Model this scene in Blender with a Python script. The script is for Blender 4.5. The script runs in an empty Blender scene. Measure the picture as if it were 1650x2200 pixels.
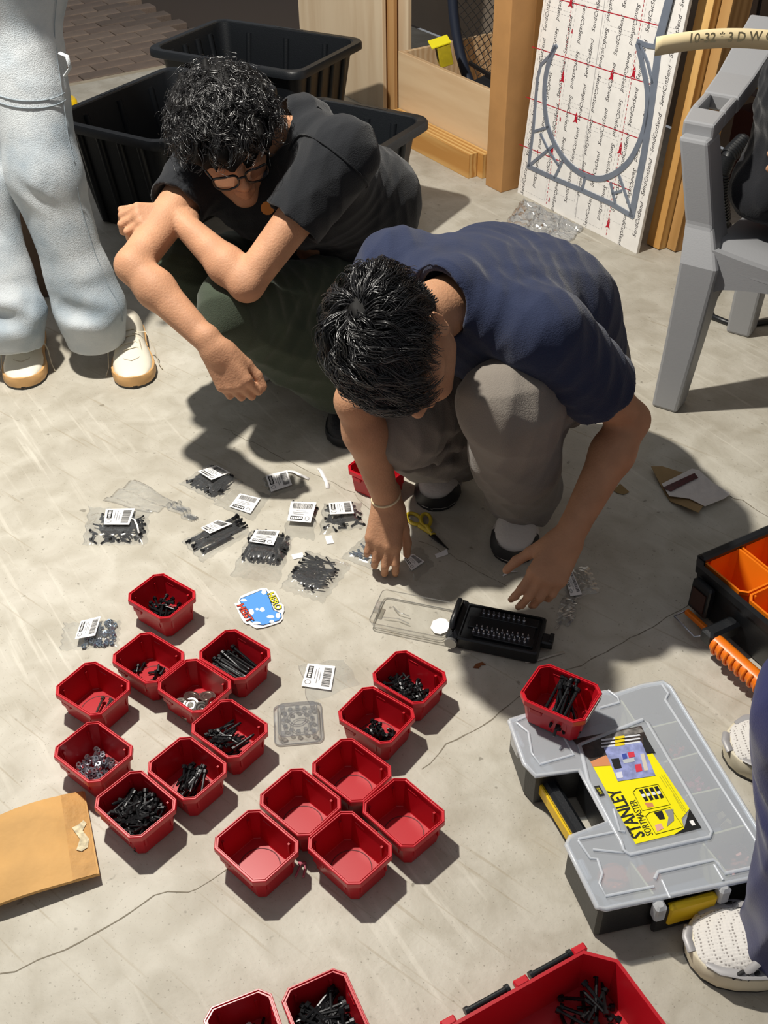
import bpy, bmesh, math, random
import numpy as np
from mathutils import Vector, Matrix
random.seed(7)
rng = np.random.default_rng(7)
scene = bpy.context.scene
COL = scene.collection

# ------------------------------------------------------------------ camera
FPX, PITCH, ROLL, CAMH = 2300.0, math.radians(38.946), math.radians(-1.0), 1.5194
_fw = np.array([0, math.cos(PITCH), -math.sin(PITCH)])
_r0 = np.array([1.0, 0, 0]); _u0 = np.cross(_r0, _fw)
_r = math.cos(ROLL) * _r0 + math.sin(ROLL) * _u0
_u = -math.sin(ROLL) * _r0 + math.cos(ROLL) * _u0
_b = -_fw
CAMP = np.array([0, 0, CAMH])
cam = bpy.data.objects.new('camera', bpy.data.cameras.new('camera'))
COL.objects.link(cam)
cam.matrix_world = Matrix(((_r[0], _u[0], _b[0], 0), (_r[1], _u[1], _b[1], 0), (_r[2], _u[2], _b[2], CAMH), (0, 0, 0, 1)))
cam.data.sensor_fit = 'VERTICAL'; cam.data.sensor_height = 24.0; cam.data.lens = FPX / 2200 * 24.0
cam.data.clip_start = 0.02
scene.camera = cam

# ------------------------------------------------------------------ world, lamps, exposure
world = bpy.data.worlds.new('night_ambient'); scene.world = world; world.use_nodes = True
bgn = world.node_tree.nodes['Background']
bgn.inputs['Color'].default_value = (0.92, 0.95, 1.0, 1); bgn.inputs['Strength'].default_value = 0.25

def lamp(name, loc, power, radius, color=(1, 0.95, 0.86)):
    l = bpy.data.lights.new(name, 'POINT'); l.energy = power; l.shadow_soft_size = radius; l.color = color
    o = bpy.data.objects.new(name, l); o.location = loc; COL.objects.link(o); return o
lamp('ceiling_lamp_light', (-0.88, 2.0, 2.6), 405, 0.045)
vs = scene.view_settings
vs.view_transform = 'Standard'; vs.look = 'None'; vs.exposure = 0.0; vs.gamma = 1.0; vs.use_curve_mapping = False

# ------------------------------------------------------------------ helpers
def ray(px, py): return _fw + _r * (px - 825) / FPX - _u * (py - 1100) / FPX
def at(px, py, z=0.0):
    d = ray(px, py); return CAMP + d * ((z - CAMH) / d[2])
def aty(px, py, y):
    d = ray(px, py); return CAMP + d * (y / d[1])
E1 = np.array([.843, .538, 0]); E2 = np.array([.538, -.843, 0])    # garage axes: into the side wall, along it
def G(s, t, z=0.0): return E2 * s + E1 * t + np.array([0, 0, z])
GROT = math.atan2(E2[1], E2[0])

def srgb(c):
    if isinstance(c, str): c = tuple(int(c[i:i+2], 16) / 255 for i in (0, 2, 4))
    return tuple((x / 12.92 if x <= 0.04045 else ((x + 0.055) / 1.055) ** 2.4) for x in c)

MATS = {}
def mat(name, col, rough=0.5, metal=0.0, spec=0.5, var=0.0, vscale=20.0, bump=0.0, bscale=60.0, col2=None, trans=0.0, alpha=1.0, sheen=0.0, sss=0.0, coat=0.0, detail=4.0, stretch=None, emis=0.0):
    if name in MATS: return MATS[name]
    m = bpy.data.materials.new(name); m.use_nodes = True; nt = m.node_tree; p = nt.nodes['Principled BSDF']
    c = srgb(col); p.inputs['Base Color'].default_value = (*c, 1)
    p.inputs['Roughness'].default_value = rough; p.inputs['Metallic'].default_value = metal
    p.inputs['Specular IOR Level'].default_value = spec
    if trans: p.inputs['Transmission Weight'].default_value = trans
    if alpha < 1: p.inputs['Alpha'].default_value = alpha
    if sheen: p.inputs['Sheen Weight'].default_value = sheen
    if coat: p.inputs['Coat Weight'].default_value = coat; p.inputs['Coat Roughness'].default_value = 0.15
    if sss:
        p.inputs['Subsurface Weight'].default_value = sss; p.inputs['Subsurface Radius'].default_value = (0.012, 0.005, 0.003); p.inputs['Subsurface Scale'].default_value = 1.0
    if emis:
        p.inputs['Emission Color'].default_value = (*c, 1); p.inputs['Emission Strength'].default_value = emis
    if var or bump:
        tc = nt.nodes.new('ShaderNodeTexCoord'); src = tc.outputs['Object']
        if stretch:
            mp = nt.nodes.new('ShaderNodeMapping'); mp.inputs['Scale'].default_value = stretch; nt.links.new(src, mp.inputs['Vector']); src = mp.outputs['Vector']
    if var or col2:
        n = nt.nodes.new('ShaderNodeTexNoise'); n.inputs['Scale'].default_value = vscale; n.inputs['Detail'].default_value = detail
        if var or bump: nt.links.new(src, n.inputs['Vector'])
        r = nt.nodes.new('ShaderNodeValToRGB'); r.color_ramp.elements[0].position = 0.35; r.color_ramp.elements[1].position = 0.65
        ca = tuple(max(0, x * (1 - var)) for x in c); cb = srgb(col2) if col2 else tuple(min(1, x * (1 + var)) for x in c)
        r.color_ramp.elements[0].color = (*ca, 1); r.color_ramp.elements[1].color = (*cb, 1)
        nt.links.new(n.outputs['Fac'], r.inputs['Fac']); nt.links.new(r.outputs['Color'], p.inputs['Base Color'])
    if bump:
        n2 = nt.nodes.new('ShaderNodeTexNoise'); n2.inputs['Scale'].default_value = bscale; n2.inputs['Detail'].default_value = 3
        nt.links.new(src, n2.inputs['Vector'])
        bn = nt.nodes.new('ShaderNodeBump'); bn.inputs['Strength'].default_value = bump; bn.inputs['Distance'].default_value = 0.01
        nt.links.new(n2.outputs['Fac'], bn.inputs['Height']); nt.links.new(bn.outputs['Normal'], p.inputs['Normal'])
    MATS[name] = m; return m

def film(name, tint=(1, 1, 1), gloss=0.18, rough=0.08, white=0.0, bump=0.0, bscale=80):
    """thin clear plastic: mostly see-through with a glossy skin and a little milkiness"""
    if name in MATS: return MATS[name]
    m = bpy.data.materials.new(name); m.use_nodes = True; nt = m.node_tree; nt.nodes.clear()
    o = nt.nodes.new('ShaderNodeOutputMaterial'); t = nt.nodes.new('ShaderNodeBsdfTransparent'); t.inputs['Color'].default_value = (*tint, 1)
    g = nt.nodes.new('ShaderNodeBsdfGlossy'); g.inputs['Roughness'].default_value = rough
    d = nt.nodes.new('ShaderNodeBsdfDiffuse'); d.inputs['Color'].default_value = (0.9, 0.92, 0.95, 1)
    lw = nt.nodes.new('ShaderNodeLayerWeight'); lw.inputs['Blend'].default_value = gloss
    m1 = nt.nodes.new('ShaderNodeMixShader'); m1.inputs['Fac'].default_value = white
    m2 = nt.nodes.new('ShaderNodeMixShader')
    nt.links.new(t.outputs[0], m1.inputs[1]); nt.links.new(d.outputs[0], m1.inputs[2])
    nt.links.new(m1.outputs[0], m2.inputs[1]); nt.links.new(g.outputs[0], m2.inputs[2]); nt.links.new(lw.outputs['Facing'], m2.inputs['Fac'])
    nt.links.new(m2.outputs[0], o.inputs['Surface'])
    if bump:
        tc = nt.nodes.new('ShaderNodeTexCoord'); n2 = nt.nodes.new('ShaderNodeTexNoise'); n2.inputs['Scale'].default_value = bscale
        nt.links.new(tc.outputs['Object'], n2.inputs['Vector']); bn = nt.nodes.new('ShaderNodeBump'); bn.inputs['Strength'].default_value = bump; bn.inputs['Distance'].default_value = 0.01
        nt.links.new(n2.outputs['Fac'], bn.inputs['Height']); nt.links.new(bn.outputs['Normal'], g.inputs['Normal']); nt.links.new(bn.outputs['Normal'], lw.inputs['Normal'])
    MATS[name] = m; return m

def rotz(a): return np.array([[math.cos(a), -math.sin(a), 0], [math.sin(a), math.cos(a), 0], [0, 0, 1]])
def euler(x=0, y=0, z=0):
    return np.array(Matrix.Rotation(z, 3, 'Z') @ Matrix.Rotation(y, 3, 'Y') @ Matrix.Rotation(x, 3, 'X'))
def norm(v): v = np.asarray(v, float); return v / (np.linalg.norm(v) + 1e-12)
def frame(d, up=(0, 0, 1)):
    """3x3 with columns x,y,z where z is d"""
    z = norm(d); up = np.asarray(up, float)
    if abs(z @ norm(up)) > 0.98: up = np.array([1.0, 0, 0])
    x = norm(np.cross(up, z)); y = np.cross(z, x); return np.stack([x, y, z], 1)

class MB:
    """collects shapes; build() links them as ONE mesh object"""
    def __init__(s): s.v = []; s.f = []; s.m = []; s.n = 0
    def add(s, v, f, mi=0):
        v = np.asarray(v, float); s.v.append(v); s.f += [tuple(int(i) + s.n for i in q) for q in f]; s.m += [mi] * len(f); s.n += len(v); return s
    def box(s, c, size, R=None, mi=0, bev=0.0):
        hx, hy, hz = np.asarray(size, float) / 2
        if bev <= 0:
            v = np.array([[x, y, z] for z in (-hz, hz) for y in (-hy, hy) for x in (-hx, hx)])
            f = [(0, 2, 3, 1), (4, 5, 7, 6), (0, 1, 5, 4), (2, 6, 7, 3), (0, 4, 6, 2), (1, 3, 7, 5)]
        else:
            b = min(bev, hx * .95, hy * .95, hz * .95); L = []
            for z, i in ((-hz, b), (-hz + b, 0), (hz - b, 0), (hz, b)):
                x, y = hx - i, hy - i; k = b * 0.7
                L.append([(-x, -y + k, z), (-x + k, -y, z), (x - k, -y, z), (x, -y + k, z), (x, y - k, z), (x - k, y, z), (-x + k, y, z), (-x, y - k, z)])
            v = np.array(sum(L, [])); f = [tuple(range(7, -1, -1)), tuple(range(24, 32))]
            for l in range(3):
                for i in range(8): j = (i + 1) % 8; f.append((l*8+i, l*8+j, l*8+8+j, l*8+8+i))
        if R is not None: v = v @ np.asarray(R).T
        return s.add(v + np.asarray(c, float), f, mi)
    def tube(s, pts, rad, n=8, mi=0, caps=True, flat=1.0, up=(0, 0, 1)):
        pts = np.asarray(pts, float); k = len(pts); rad = np.broadcast_to(np.asarray(rad, float), (k,)); V = []; px = None
        for i in range(k):
            d = pts[min(i+1, k-1)] - pts[max(i-1, 0)]
            F = frame(d, up); x, y = F[:, 0], F[:, 1]
            if px is not None:
                x = norm(px - norm(d) * (px @ norm(d))); y = np.cross(norm(d), x)
            px = x
            a = np.arange(n) * 2 * math.pi / n
            V.append(pts[i] + rad[i] * (np.cos(a)[:, None] * x + flat * np.sin(a)[:, None] * y))
        f = [(i*n+j, i*n+(j+1) % n, (i+1)*n+(j+1) % n, (i+1)*n+j) for i in range(k-1) for j in range(n)]
        if caps: f += [tuple(range(n-1, -1, -1)), tuple(range((k-1)*n, k*n))]
        return s.add(np.concatenate(V), f, mi)
    def cyl(s, a, b, r, n=16, mi=0, r2=None): return s.tube([a, b], [r, r if r2 is None else r2], n, mi)
    def loft(s, loops, mi=0, cap0=True, cap1=True, closed=True):
        n = len(loops[0]); v = np.concatenate([np.asarray(l, float) for l in loops]); f = []
        for i in range(len(loops)-1):
            for j in range(n if closed else n-1): k = (j+1) % n; f.append((i*n+j, i*n+k, (i+1)*n+k, (i+1)*n+j))
        if cap0: f.append(tuple(range(n-1, -1, -1)))
        if cap1: f.append(tuple(range((len(loops)-1)*n, len(loops)*n)))
        return s.add(v, f, mi)
    def prism(s, poly, z0, z1, M=None, mi=0):
        """poly: 2D outline (ccw); M maps local xyz to world (4x4 or callable)"""
        p = np.asarray(poly, float); n = len(p)
        lo = np.c_[p, np.full(n, z0)]; hi = np.c_[p, np.full(n, z1)]
        if M is not None: lo, hi = xf(M, lo), xf(M, hi)
        v = np.concatenate([lo, hi])
        f = [(i, (i+1) % n, n+(i+1) % n, n+i) for i in range(n)]
        tri = tess(p); f += [tuple(n + i for i in t) for t in tri] + [tuple(reversed(t)) for t in tri]
        return s.add(v, f, mi)
    def lathe(s, prof, c=(0, 0, 0), n=24, mi=0, R=None):
        a = np.arange(n) * 2 * math.pi / n; L = []
        for r, z in prof:
            l = np.c_[r*np.cos(a), r*np.sin(a), np.full(n, z)]
            if R is not None: l = l @ np.asarray(R).T
            L.append(l + np.asarray(c, float))
        return s.loft(L, mi, prof[0][0] > 1e-6, prof[-1][0] > 1e-6)
    def sphere(s, c, r, n=12, mi=0, sc=(1, 1, 1), R=None):
        L = []
        for i in range(n+1):
            t = math.pi * i / n; a = np.arange(2*n) * math.pi / n
            l = np.c_[math.sin(t)*np.cos(a), math.sin(t)*np.sin(a), np.full(2*n, -math.cos(t))] * r * np.asarray(sc)
            if R is not None: l = l @ np.asarray(R).T
            L.append(l + np.asarray(c, float))
        return s.loft(L, mi, False, False)
    def build(s, name, m, parent=None, smooth=False, bevel=0.0, origin=None):
        v = np.concatenate(s.v) if s.v else np.zeros((0, 3))
        if origin is not None: v = v - np.asarray(origin, float)
        me = bpy.data.meshes.new(name); me.from_pydata(v.tolist(), [], s.f)
        ms = m if isinstance(m, (list, tuple)) else [m]
        for q in ms: me.materials.append(q)
        if len(ms) > 1: me.polygons.foreach_set('material_index', np.array(s.m, dtype=np.int32))
        fix_normals(me)
        if smooth: shade(me, smooth)
        o = bpy.data.objects.new(name, me); COL.objects.link(o)
        if origin is not None and parent is None: o.location = origin
        if parent is not None: o.parent = parent
        if bevel:
            b = o.modifiers.new('bevel', 'BEVEL'); b.width = bevel; b.segments = 2; b.limit_method = 'ANGLE'
        return o
def fix_normals(me):
    bm = bmesh.new(); bm.from_mesh(me); bmesh.ops.remove_doubles(bm, verts=bm.verts, dist=1e-7); bmesh.ops.recalc_face_normals(bm, faces=bm.faces); bm.to_mesh(me); bm.free(); me.update()
def shade(me, ang=35):
    if ang is True: ang = 40
    me.polygons.foreach_set('use_smooth', np.ones(len(me.polygons), dtype=bool))
    try: me.set_sharp_from_angle(angle=math.radians(ang))
    except Exception: pass
def xf(M, v):
    v = np.asarray(v, float)
    if callable(M): return np.array([M(*q) for q in v])
    M = np.asarray(M); return v @ M[:3, :3].T + M[:3, 3]
def mk(R, o):
    M = np.eye(4); M[:3, :3] = R; M[:3, 3] = o; return M
def tess(p):
    from mathutils.geometry import tessellate_polygon
    return [tuple(t) for t in tessellate_polygon([[Vector((x, y, 0)) for x, y in p]])]
def rrect(w, d, r, n=4, cx=0, cy=0):
    o = []
    for sx, sy, a0 in ((1, 1, 0), (-1, 1, 90), (-1, -1, 180), (1, -1, 270)):
        for i in range(n+1):
            a = math.radians(a0 + 90 * i / n); o.append((cx + sx*(w/2-r) + r*math.cos(a), cy + sy*(d/2-r) + r*math.sin(a)))
    return o
def octo(w, d, c): 
    x, y = w/2, d/2
    return [(x, -y+c), (x, y-c), (x-c, y), (-x+c, y), (-x, y-c), (-x, -y+c), (-x+c, -y), (x-c, -y)]
def lz(poly, z): return [(x, y, z) for x, y in poly]
def tag(o, label=None, cat=None, group=None, kind=None):
    if label: o['label'] = label
    if cat: o['category'] = cat
    if group: o['group'] = group
    if kind: o['kind'] = kind
    return o
def thing(name, label, cat, loc=(0, 0, 0), rz=0.0, group=None):
    o = bpy.data.objects.new(name, None); COL.objects.link(o); o.empty_display_size = 0.05
    o.location = tuple(loc); o.rotation_euler = (0, 0, rz)
    return tag(o, label, cat, group)
def copy_tree(o, parent=None):
    c = o.copy(); COL.objects.link(c)
    if parent is not None: c.parent = parent
    for ch in list(o.children): copy_tree(ch, c)
    return c
def text_mesh(txt, size=0.02, shear=0.0, bold=0.0, extrude=0.0):
    cu = bpy.data.curves.new('txt', 'FONT'); cu.body = txt; cu.size = size; cu.shear = shear; cu.offset = bold; cu.extrude = extrude
    cu.align_x = 'CENTER'; cu.align_y = 'CENTER'; cu.resolution_u = 2
    o = bpy.data.objects.new('txt', cu); COL.objects.link(o)
    dg = bpy.context.evaluated_depsgraph_get(); me = bpy.data.meshes.new_from_object(o.evaluated_get(dg))
    bpy.data.objects.remove(o); return me
def text_obj(name, txt, size, M, m, parent=None, width=None, **k):
    me = text_mesh(txt, size, **k)
    co = np.array([v.co for v in me.vertices])
    if width: co[:, 0] *= width / max(1e-6, co[:, 0].max() - co[:, 0].min())
    co = xf(M, co); me.vertices.foreach_set('co', co.ravel()); me.update(); me.materials.clear(); me.materials.append(m)
    o = bpy.data.objects.new(name, me); COL.objects.link(o)
    if parent is not None: o.parent = parent
    return o
# ------------------------------------------------------------------ setting materials
def concrete():
    m = bpy.data.materials.new('concrete'); m.use_nodes = True; nt = m.node_tree; p = nt.nodes['Principled BSDF']; L = nt.links.new
    tc = nt.nodes.new('ShaderNodeTexCoord')
    def noise(sc, det=6, rot=None, scale=None, dist=0.0):
        n = nt.nodes.new('ShaderNodeTexNoise'); n.inputs['Scale'].default_value = sc; n.inputs['Detail'].default_value = det; n.inputs['Distortion'].default_value = dist
        if scale:
            mp = nt.nodes.new('ShaderNodeMapping'); mp.vector_type = 'TEXTURE'; mp.inputs['Scale'].default_value = tuple(1/q for q in scale); mp.inputs['Rotation'].default_value = (0, 0, rot); L(tc.outputs['Object'], mp.inputs['Vector']); L(mp.outputs['Vector'], n.inputs['Vector'])
        else: L(tc.outputs['Object'], n.inputs['Vector'])
        return n
    def ramp(src, stops):
        r = nt.nodes.new('ShaderNodeValToRGB'); e = r.color_ramp.elements
        e[0].position, e[1].position = stops[0][0], stops[-1][0]; e[0].color = (*srgb(stops[0][1]), 1); e[1].color = (*srgb(stops[-1][1]), 1)
        for q, c in stops[1:-1]: x = e.new(q); x.color = (*srgb(c), 1)
        L(src, r.inputs['Fac']); return r
    def mix(a, b, fac, mode='MULTIPLY'):
        x = nt.nodes.new('ShaderNodeMix'); x.data_type = 'RGBA'; x.blend_type = mode
        if isinstance(fac, float): x.inputs[0].default_value = fac
        else: L(fac, x.inputs[0])
        L(a, x.inputs[6]); L(b, x.inputs[7]); return x.outputs[2]
    base = ramp(noise(2.2, 8).outputs['Fac'], [(0.3, 'b4aea1'), (0.55, 'c3beb1'), (0.75, 'cfcabf')])
    mid = ramp(noise(14, 8, dist=.6).outputs['Fac'], [(0.3, 'dedbd5'), (0.65, 'ffffff')])
    c = mix(base.outputs['Color'], mid.outputs['Color'], 0.8)
    speck = ramp(noise(210, 3).outputs['Fac'], [(0.27, '8c867c'), (0.36, 'ffffff')])
    c = mix(c, speck.outputs['Color'], 0.55)
    pit = ramp(noise(46, 2).outputs['Fac'], [(0.24, '6a6358'), (0.30, 'ffffff')])
    c = mix(c, pit.outputs['Color'], 0.5)
    # trowel / tyre scuffs running along one direction
    sc = ramp(noise(3.0, 7, rot=math.radians(-58), scale=(1.1, 22, 1), dist=.25).outputs['Fac'], [(0.56, '000000'), (0.68, 'ffffff')])
    msk = ramp(noise(1.7, 3).outputs['Fac'], [(0.45, '000000'), (0.62, 'ffffff')])
    f = mix(sc.outputs['Color'], msk.outputs['Color'], 1.0)
    white = nt.nodes.new('ShaderNodeRGB'); white.outputs[0].default_value = (*srgb('e4dfd2'), 1)
    x = nt.nodes.new('ShaderNodeMath'); x.operation = 'MULTIPLY'; x.inputs[1].default_value = 0.38; L(f, x.inputs[0])
    c = mix(c, white.outputs[0], x.outputs[0], 'MIX')
    sc2 = ramp(noise(3.3, 6, rot=math.radians(-40), scale=(1.0, 30, 1), dist=.2).outputs['Fac'], [(0.62, '000000'), (0.70, 'ffffff')])
    br = nt.nodes.new('ShaderNodeRGB'); br.outputs[0].default_value = (*srgb('8f7f63'), 1)
    x2 = nt.nodes.new('ShaderNodeMath'); x2.operation = 'MULTIPLY'; x2.inputs[1].default_value = 0.35; L(sc2.outputs['Color'], x2.inputs[0])
    c = mix(c, br.outputs[0], x2.outputs[0], 'MIX')
    stain = ramp(noise(5.5, 4, dist=.8).outputs['Fac'], [(0.70, '000000'), (0.80, 'ffffff')])
    x3 = nt.nodes.new('ShaderNodeMath'); x3.operation = 'MULTIPLY'; x3.inputs[1].default_value = 0.4; L(stain.outputs['Color'], x3.inputs[0])
    c = mix(c, br.outputs[0], x3.outputs[0], 'MIX')
    L(c, p.inputs['Base Color']); p.inputs['Roughness'].default_value = 0.55; p.inputs['Specular IOR Level'].default_value = 0.35
    bn = nt.nodes.new('ShaderNodeBump'); bn.inputs['Strength'].default_value = 0.25; bn.inputs['Distance'].default_value = 0.004
    L(noise(70, 6).outputs['Fac'], bn.inputs['Height']); L(bn.outputs['Normal'], p.inputs['Normal'])
    return m
def wood(name, a, b, scale=(1, 14, 14), rings=9.0, rough=0.6, dist=3.0):
    if name in MATS: return MATS[name]
    m = bpy.data.materials.new(name); m.use_nodes = True; nt = m.node_tree; p = nt.nodes['Principled BSDF']; L = nt.links.new
    tc = nt.nodes.new('ShaderNodeTexCoord'); mp = nt.nodes.new('ShaderNodeMapping'); mp.inputs['Scale'].default_value = scale; L(tc.outputs['Object'], mp.inputs['Vector'])
    w = nt.nodes.new('ShaderNodeTexWave'); w.inputs['Scale'].default_value = rings * .2; w.inputs['Distortion'].default_value = dist; w.inputs['Detail'].default_value = 3; w.bands_direction = 'Y'; L(mp.outputs['Vector'], w.inputs['Vector'])
    n = nt.nodes.new('ShaderNodeTexNoise'); n.inputs['Scale'].default_value = 3; n.inputs['Detail'].default_value = 6; L(mp.outputs['Vector'], n.inputs['Vector'])
    mx = nt.nodes.new('ShaderNodeMath'); mx.operation = 'MULTIPLY_ADD'; mx.inputs[1].default_value = .5; L(n.outputs['Fac'], mx.inputs[0])
    h = nt.nodes.new('ShaderNodeMath'); h.operation = 'MULTIPLY'; h.inputs[1].default_value = .5; L(w.outputs['Fac'], h.inputs[0]); L(h.outputs[0], mx.inputs[2])
    r = nt.nodes.new('ShaderNodeValToRGB'); r.color_ramp.elements[0].position = .25; r.color_ramp.elements[1].position = .75
    r.color_ramp.elements[0].color = (*srgb(a), 1); r.color_ramp.elements[1].color = (*srgb(b), 1); L(mx.outputs[0], r.inputs['Fac']); L(r.outputs['Color'], p.inputs['Base Color'])
    p.inputs['Roughness'].default_value = rough; MATS[name] = m; return m

M_CONC = concrete()
M_BLACKP = mat('black_plastic', '17191c', .38, spec=.5, bump=.05, bscale=300)
M_TOTE = mat('black_tote_plastic', '15181c', .42, spec=.4, bump=.08, bscale=250)
M_PLY = wood('birch_plywood', 'c8a57c', 'dcc09a', (1.2, 9, 9), 7)
M_PLYE = wood('plywood_edge', 'a97c4a', 'd9b57d', (1, 1, 60), 30, dist=1)
M_PINE = wood('pine_lumber', 'b98442', 'dfb673', (.6, 9, 9), 9, dist=4)
M_PINED = mat('pine_end_grain', 'c29a62', .7, var=.25, vscale=60, stretch=(1, 6, 1))
M_CARD = mat('cardboard', 'b38450', .75, var=.06, vscale=12, bump=.05, bscale=40)
M_WHITE = mat('white_print_film', 'e9e6e2', .35, var=.03, vscale=30)
M_PAPER = mat('white_paper', 'f2f0ee', .6)
M_INK = mat('black_ink', '141414', .5)
M_GREY_INK = mat('grey_ink', '8a8a8c', .6)

# ------------------------------------------------------------------ floor slab with its hairline cracks, and the brick paving outside
SE = -4.933   # slab edge, garage axis s
mb = MB()
poly = [G(SE, -4.0), G(SE, 3.3), G(1.5, 3.3), G(1.5, -4.0)]
v = [p for p in poly] + [p + np.array([0, 0, -.12]) for p in poly]
mb.add(v, [(0, 1, 2, 3), (7, 6, 5, 4), (0, 4, 5, 1), (1, 5, 6, 2), (2, 6, 7, 3), (3, 7, 4, 0)])
floor = tag(mb.build('floor', M_CONC), 'worn pale concrete garage floor', kind='structure')
M_CRACK = mat('crack_shadow', '7d7566', .9)
def crack(pts, w=.0016, seed=0):
    """a hairline crack: a thin dark ragged line let into the slab"""
    r = np.random.default_rng(seed); P = [at(*p) for p in pts]; Q = []
    for a, b in zip(P[:-1], P[1:]):
        n = max(2, int(np.linalg.norm(b - a) / .02))
        for i in range(n): Q.append(a + (b - a) * i / n + np.array([*(r.normal(0, .0028, 2)), 0]))
    Q.append(P[-1]); mb = MB()
    for i in range(len(Q) - 1):
        d = norm(Q[i+1] - Q[i]); n = np.array([-d[1], d[0], 0]) * w * r.uniform(.35, .8)
        z = np.array([0, 0, .0003]); mb.add([Q[i] - n + z, Q[i+1] - n + z, Q[i+1] + n + z, Q[i] + n + z], [(0, 1, 2, 3)])
    return mb.build('floor_crack', M_CRACK, floor)
crack([(905, 1655), (960, 1600), (1040, 1560), (1110, 1500), (1215, 1445), (1320, 1390), (1480, 1300)], .0018, 1)
crack([(0, 2090), (110, 2055), (230, 1990), (330, 1925), (430, 1905), (500, 1860)], .0018, 2)
crack([(1530, 1045), (1600, 1080), (1650, 1110)], .002, 3)
crack([(480, 920), (600, 980), (760, 1060), (800, 1100)], .0012, 4)
crack([(900, 1160), (1000, 1210), (1090, 1260)], .0012, 5)

pave = thing('pavement', 'brown brick paving outside the garage', None, (0, 0, 0)); tag(pave, kind='structure'); 
mb = MB(); q = [G(SE - .001, -4.0, -.05), G(SE - .001, 3.6, -.05), G(SE - 6, 3.6, -.05), G(SE - 6, -4.0, -.05)]
mb.add(q, [(0, 1, 2, 3)]); mb.build('mortar_bed', mat('paving_sand', '4d4138', .95), pave)
M_BRICK = [mat('paver_brown', '7a6a5f', .85, var=.12, vscale=9, bump=.3, bscale=90), mat('paver_tan', '827266', .85, var=.12, vscale=9, bump=.3, bscale=90), mat('paver_dark', '6f6157', .85, var=.12, vscale=9, bump=.3, bscale=90)]
BL, BW = .20, .10
bms = []
for m in M_BRICK:
    b = MB(); b.box((0, 0, 0), (BL - .006, BW - .006, .05), bev=.004); o = b.build('brick', m); bms.append(o.data); bpy.data.objects.remove(o)
def infr(P, mx=60):
    d = np.asarray(P) - CAMP; z = d @ _fw
    if z <= 0.05: return False
    x = 825 + FPX * (d @ _r) / z; y = 1100 - FPX * (d @ _u) / z
    return -mx < x < 1650 + mx and -mx < y < 2200 + mx
cand = []
for i in range(0, 60):
    for j in range(-26, 14):
        s = SE - .06 - BW/2 - i * BW; t = .3 + j * BL + (i % 2) * BL/2
        P = G(s, t, -.03)
        if infr(P, 10) and t < 2.35: cand.append((np.linalg.norm(P - CAMP), s, t))
cand.sort()
rest = MB()
for k, (d, s, t) in enumerate(cand):
    P = G(s, t, -.027 + random.uniform(-.002, .002)); a = GROT + math.pi/2 + random.uniform(-.012, .012)
    if k < 290:
        o = bpy.data.objects.new('brick', random.choice(bms)); COL.objects.link(o); o.parent = pave; o.location = P; o.rotation_euler = (0, 0, a)
    else: rest.box(P, (BL - .006, BW - .006, .05), rotz(a))
if rest.n: tag(rest.build('far_bricks', M_BRICK[0], pave), kind='stuff')
mb = MB(); c = G(SE - .03, -.5, -.03); mb.box(c, (.055, 7.0, .05), rotz(GROT), bev=.004); mb.build('soldier_edge', mat('paver_edge', 'b0a48f', .85, var=.1, vscale=20), pave)

# side wall behind the stored boards
mb = MB(); mb.box(G(-1.9, 3.38, 1.3), (6.0, .12, 2.6), rotz(GROT))
tag(mb.build('wall_right', mat('wall_paint', '8d8072', .85, var=.06, vscale=4)), 'dim beige garage side wall behind the stored boards', kind='structure')

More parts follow.
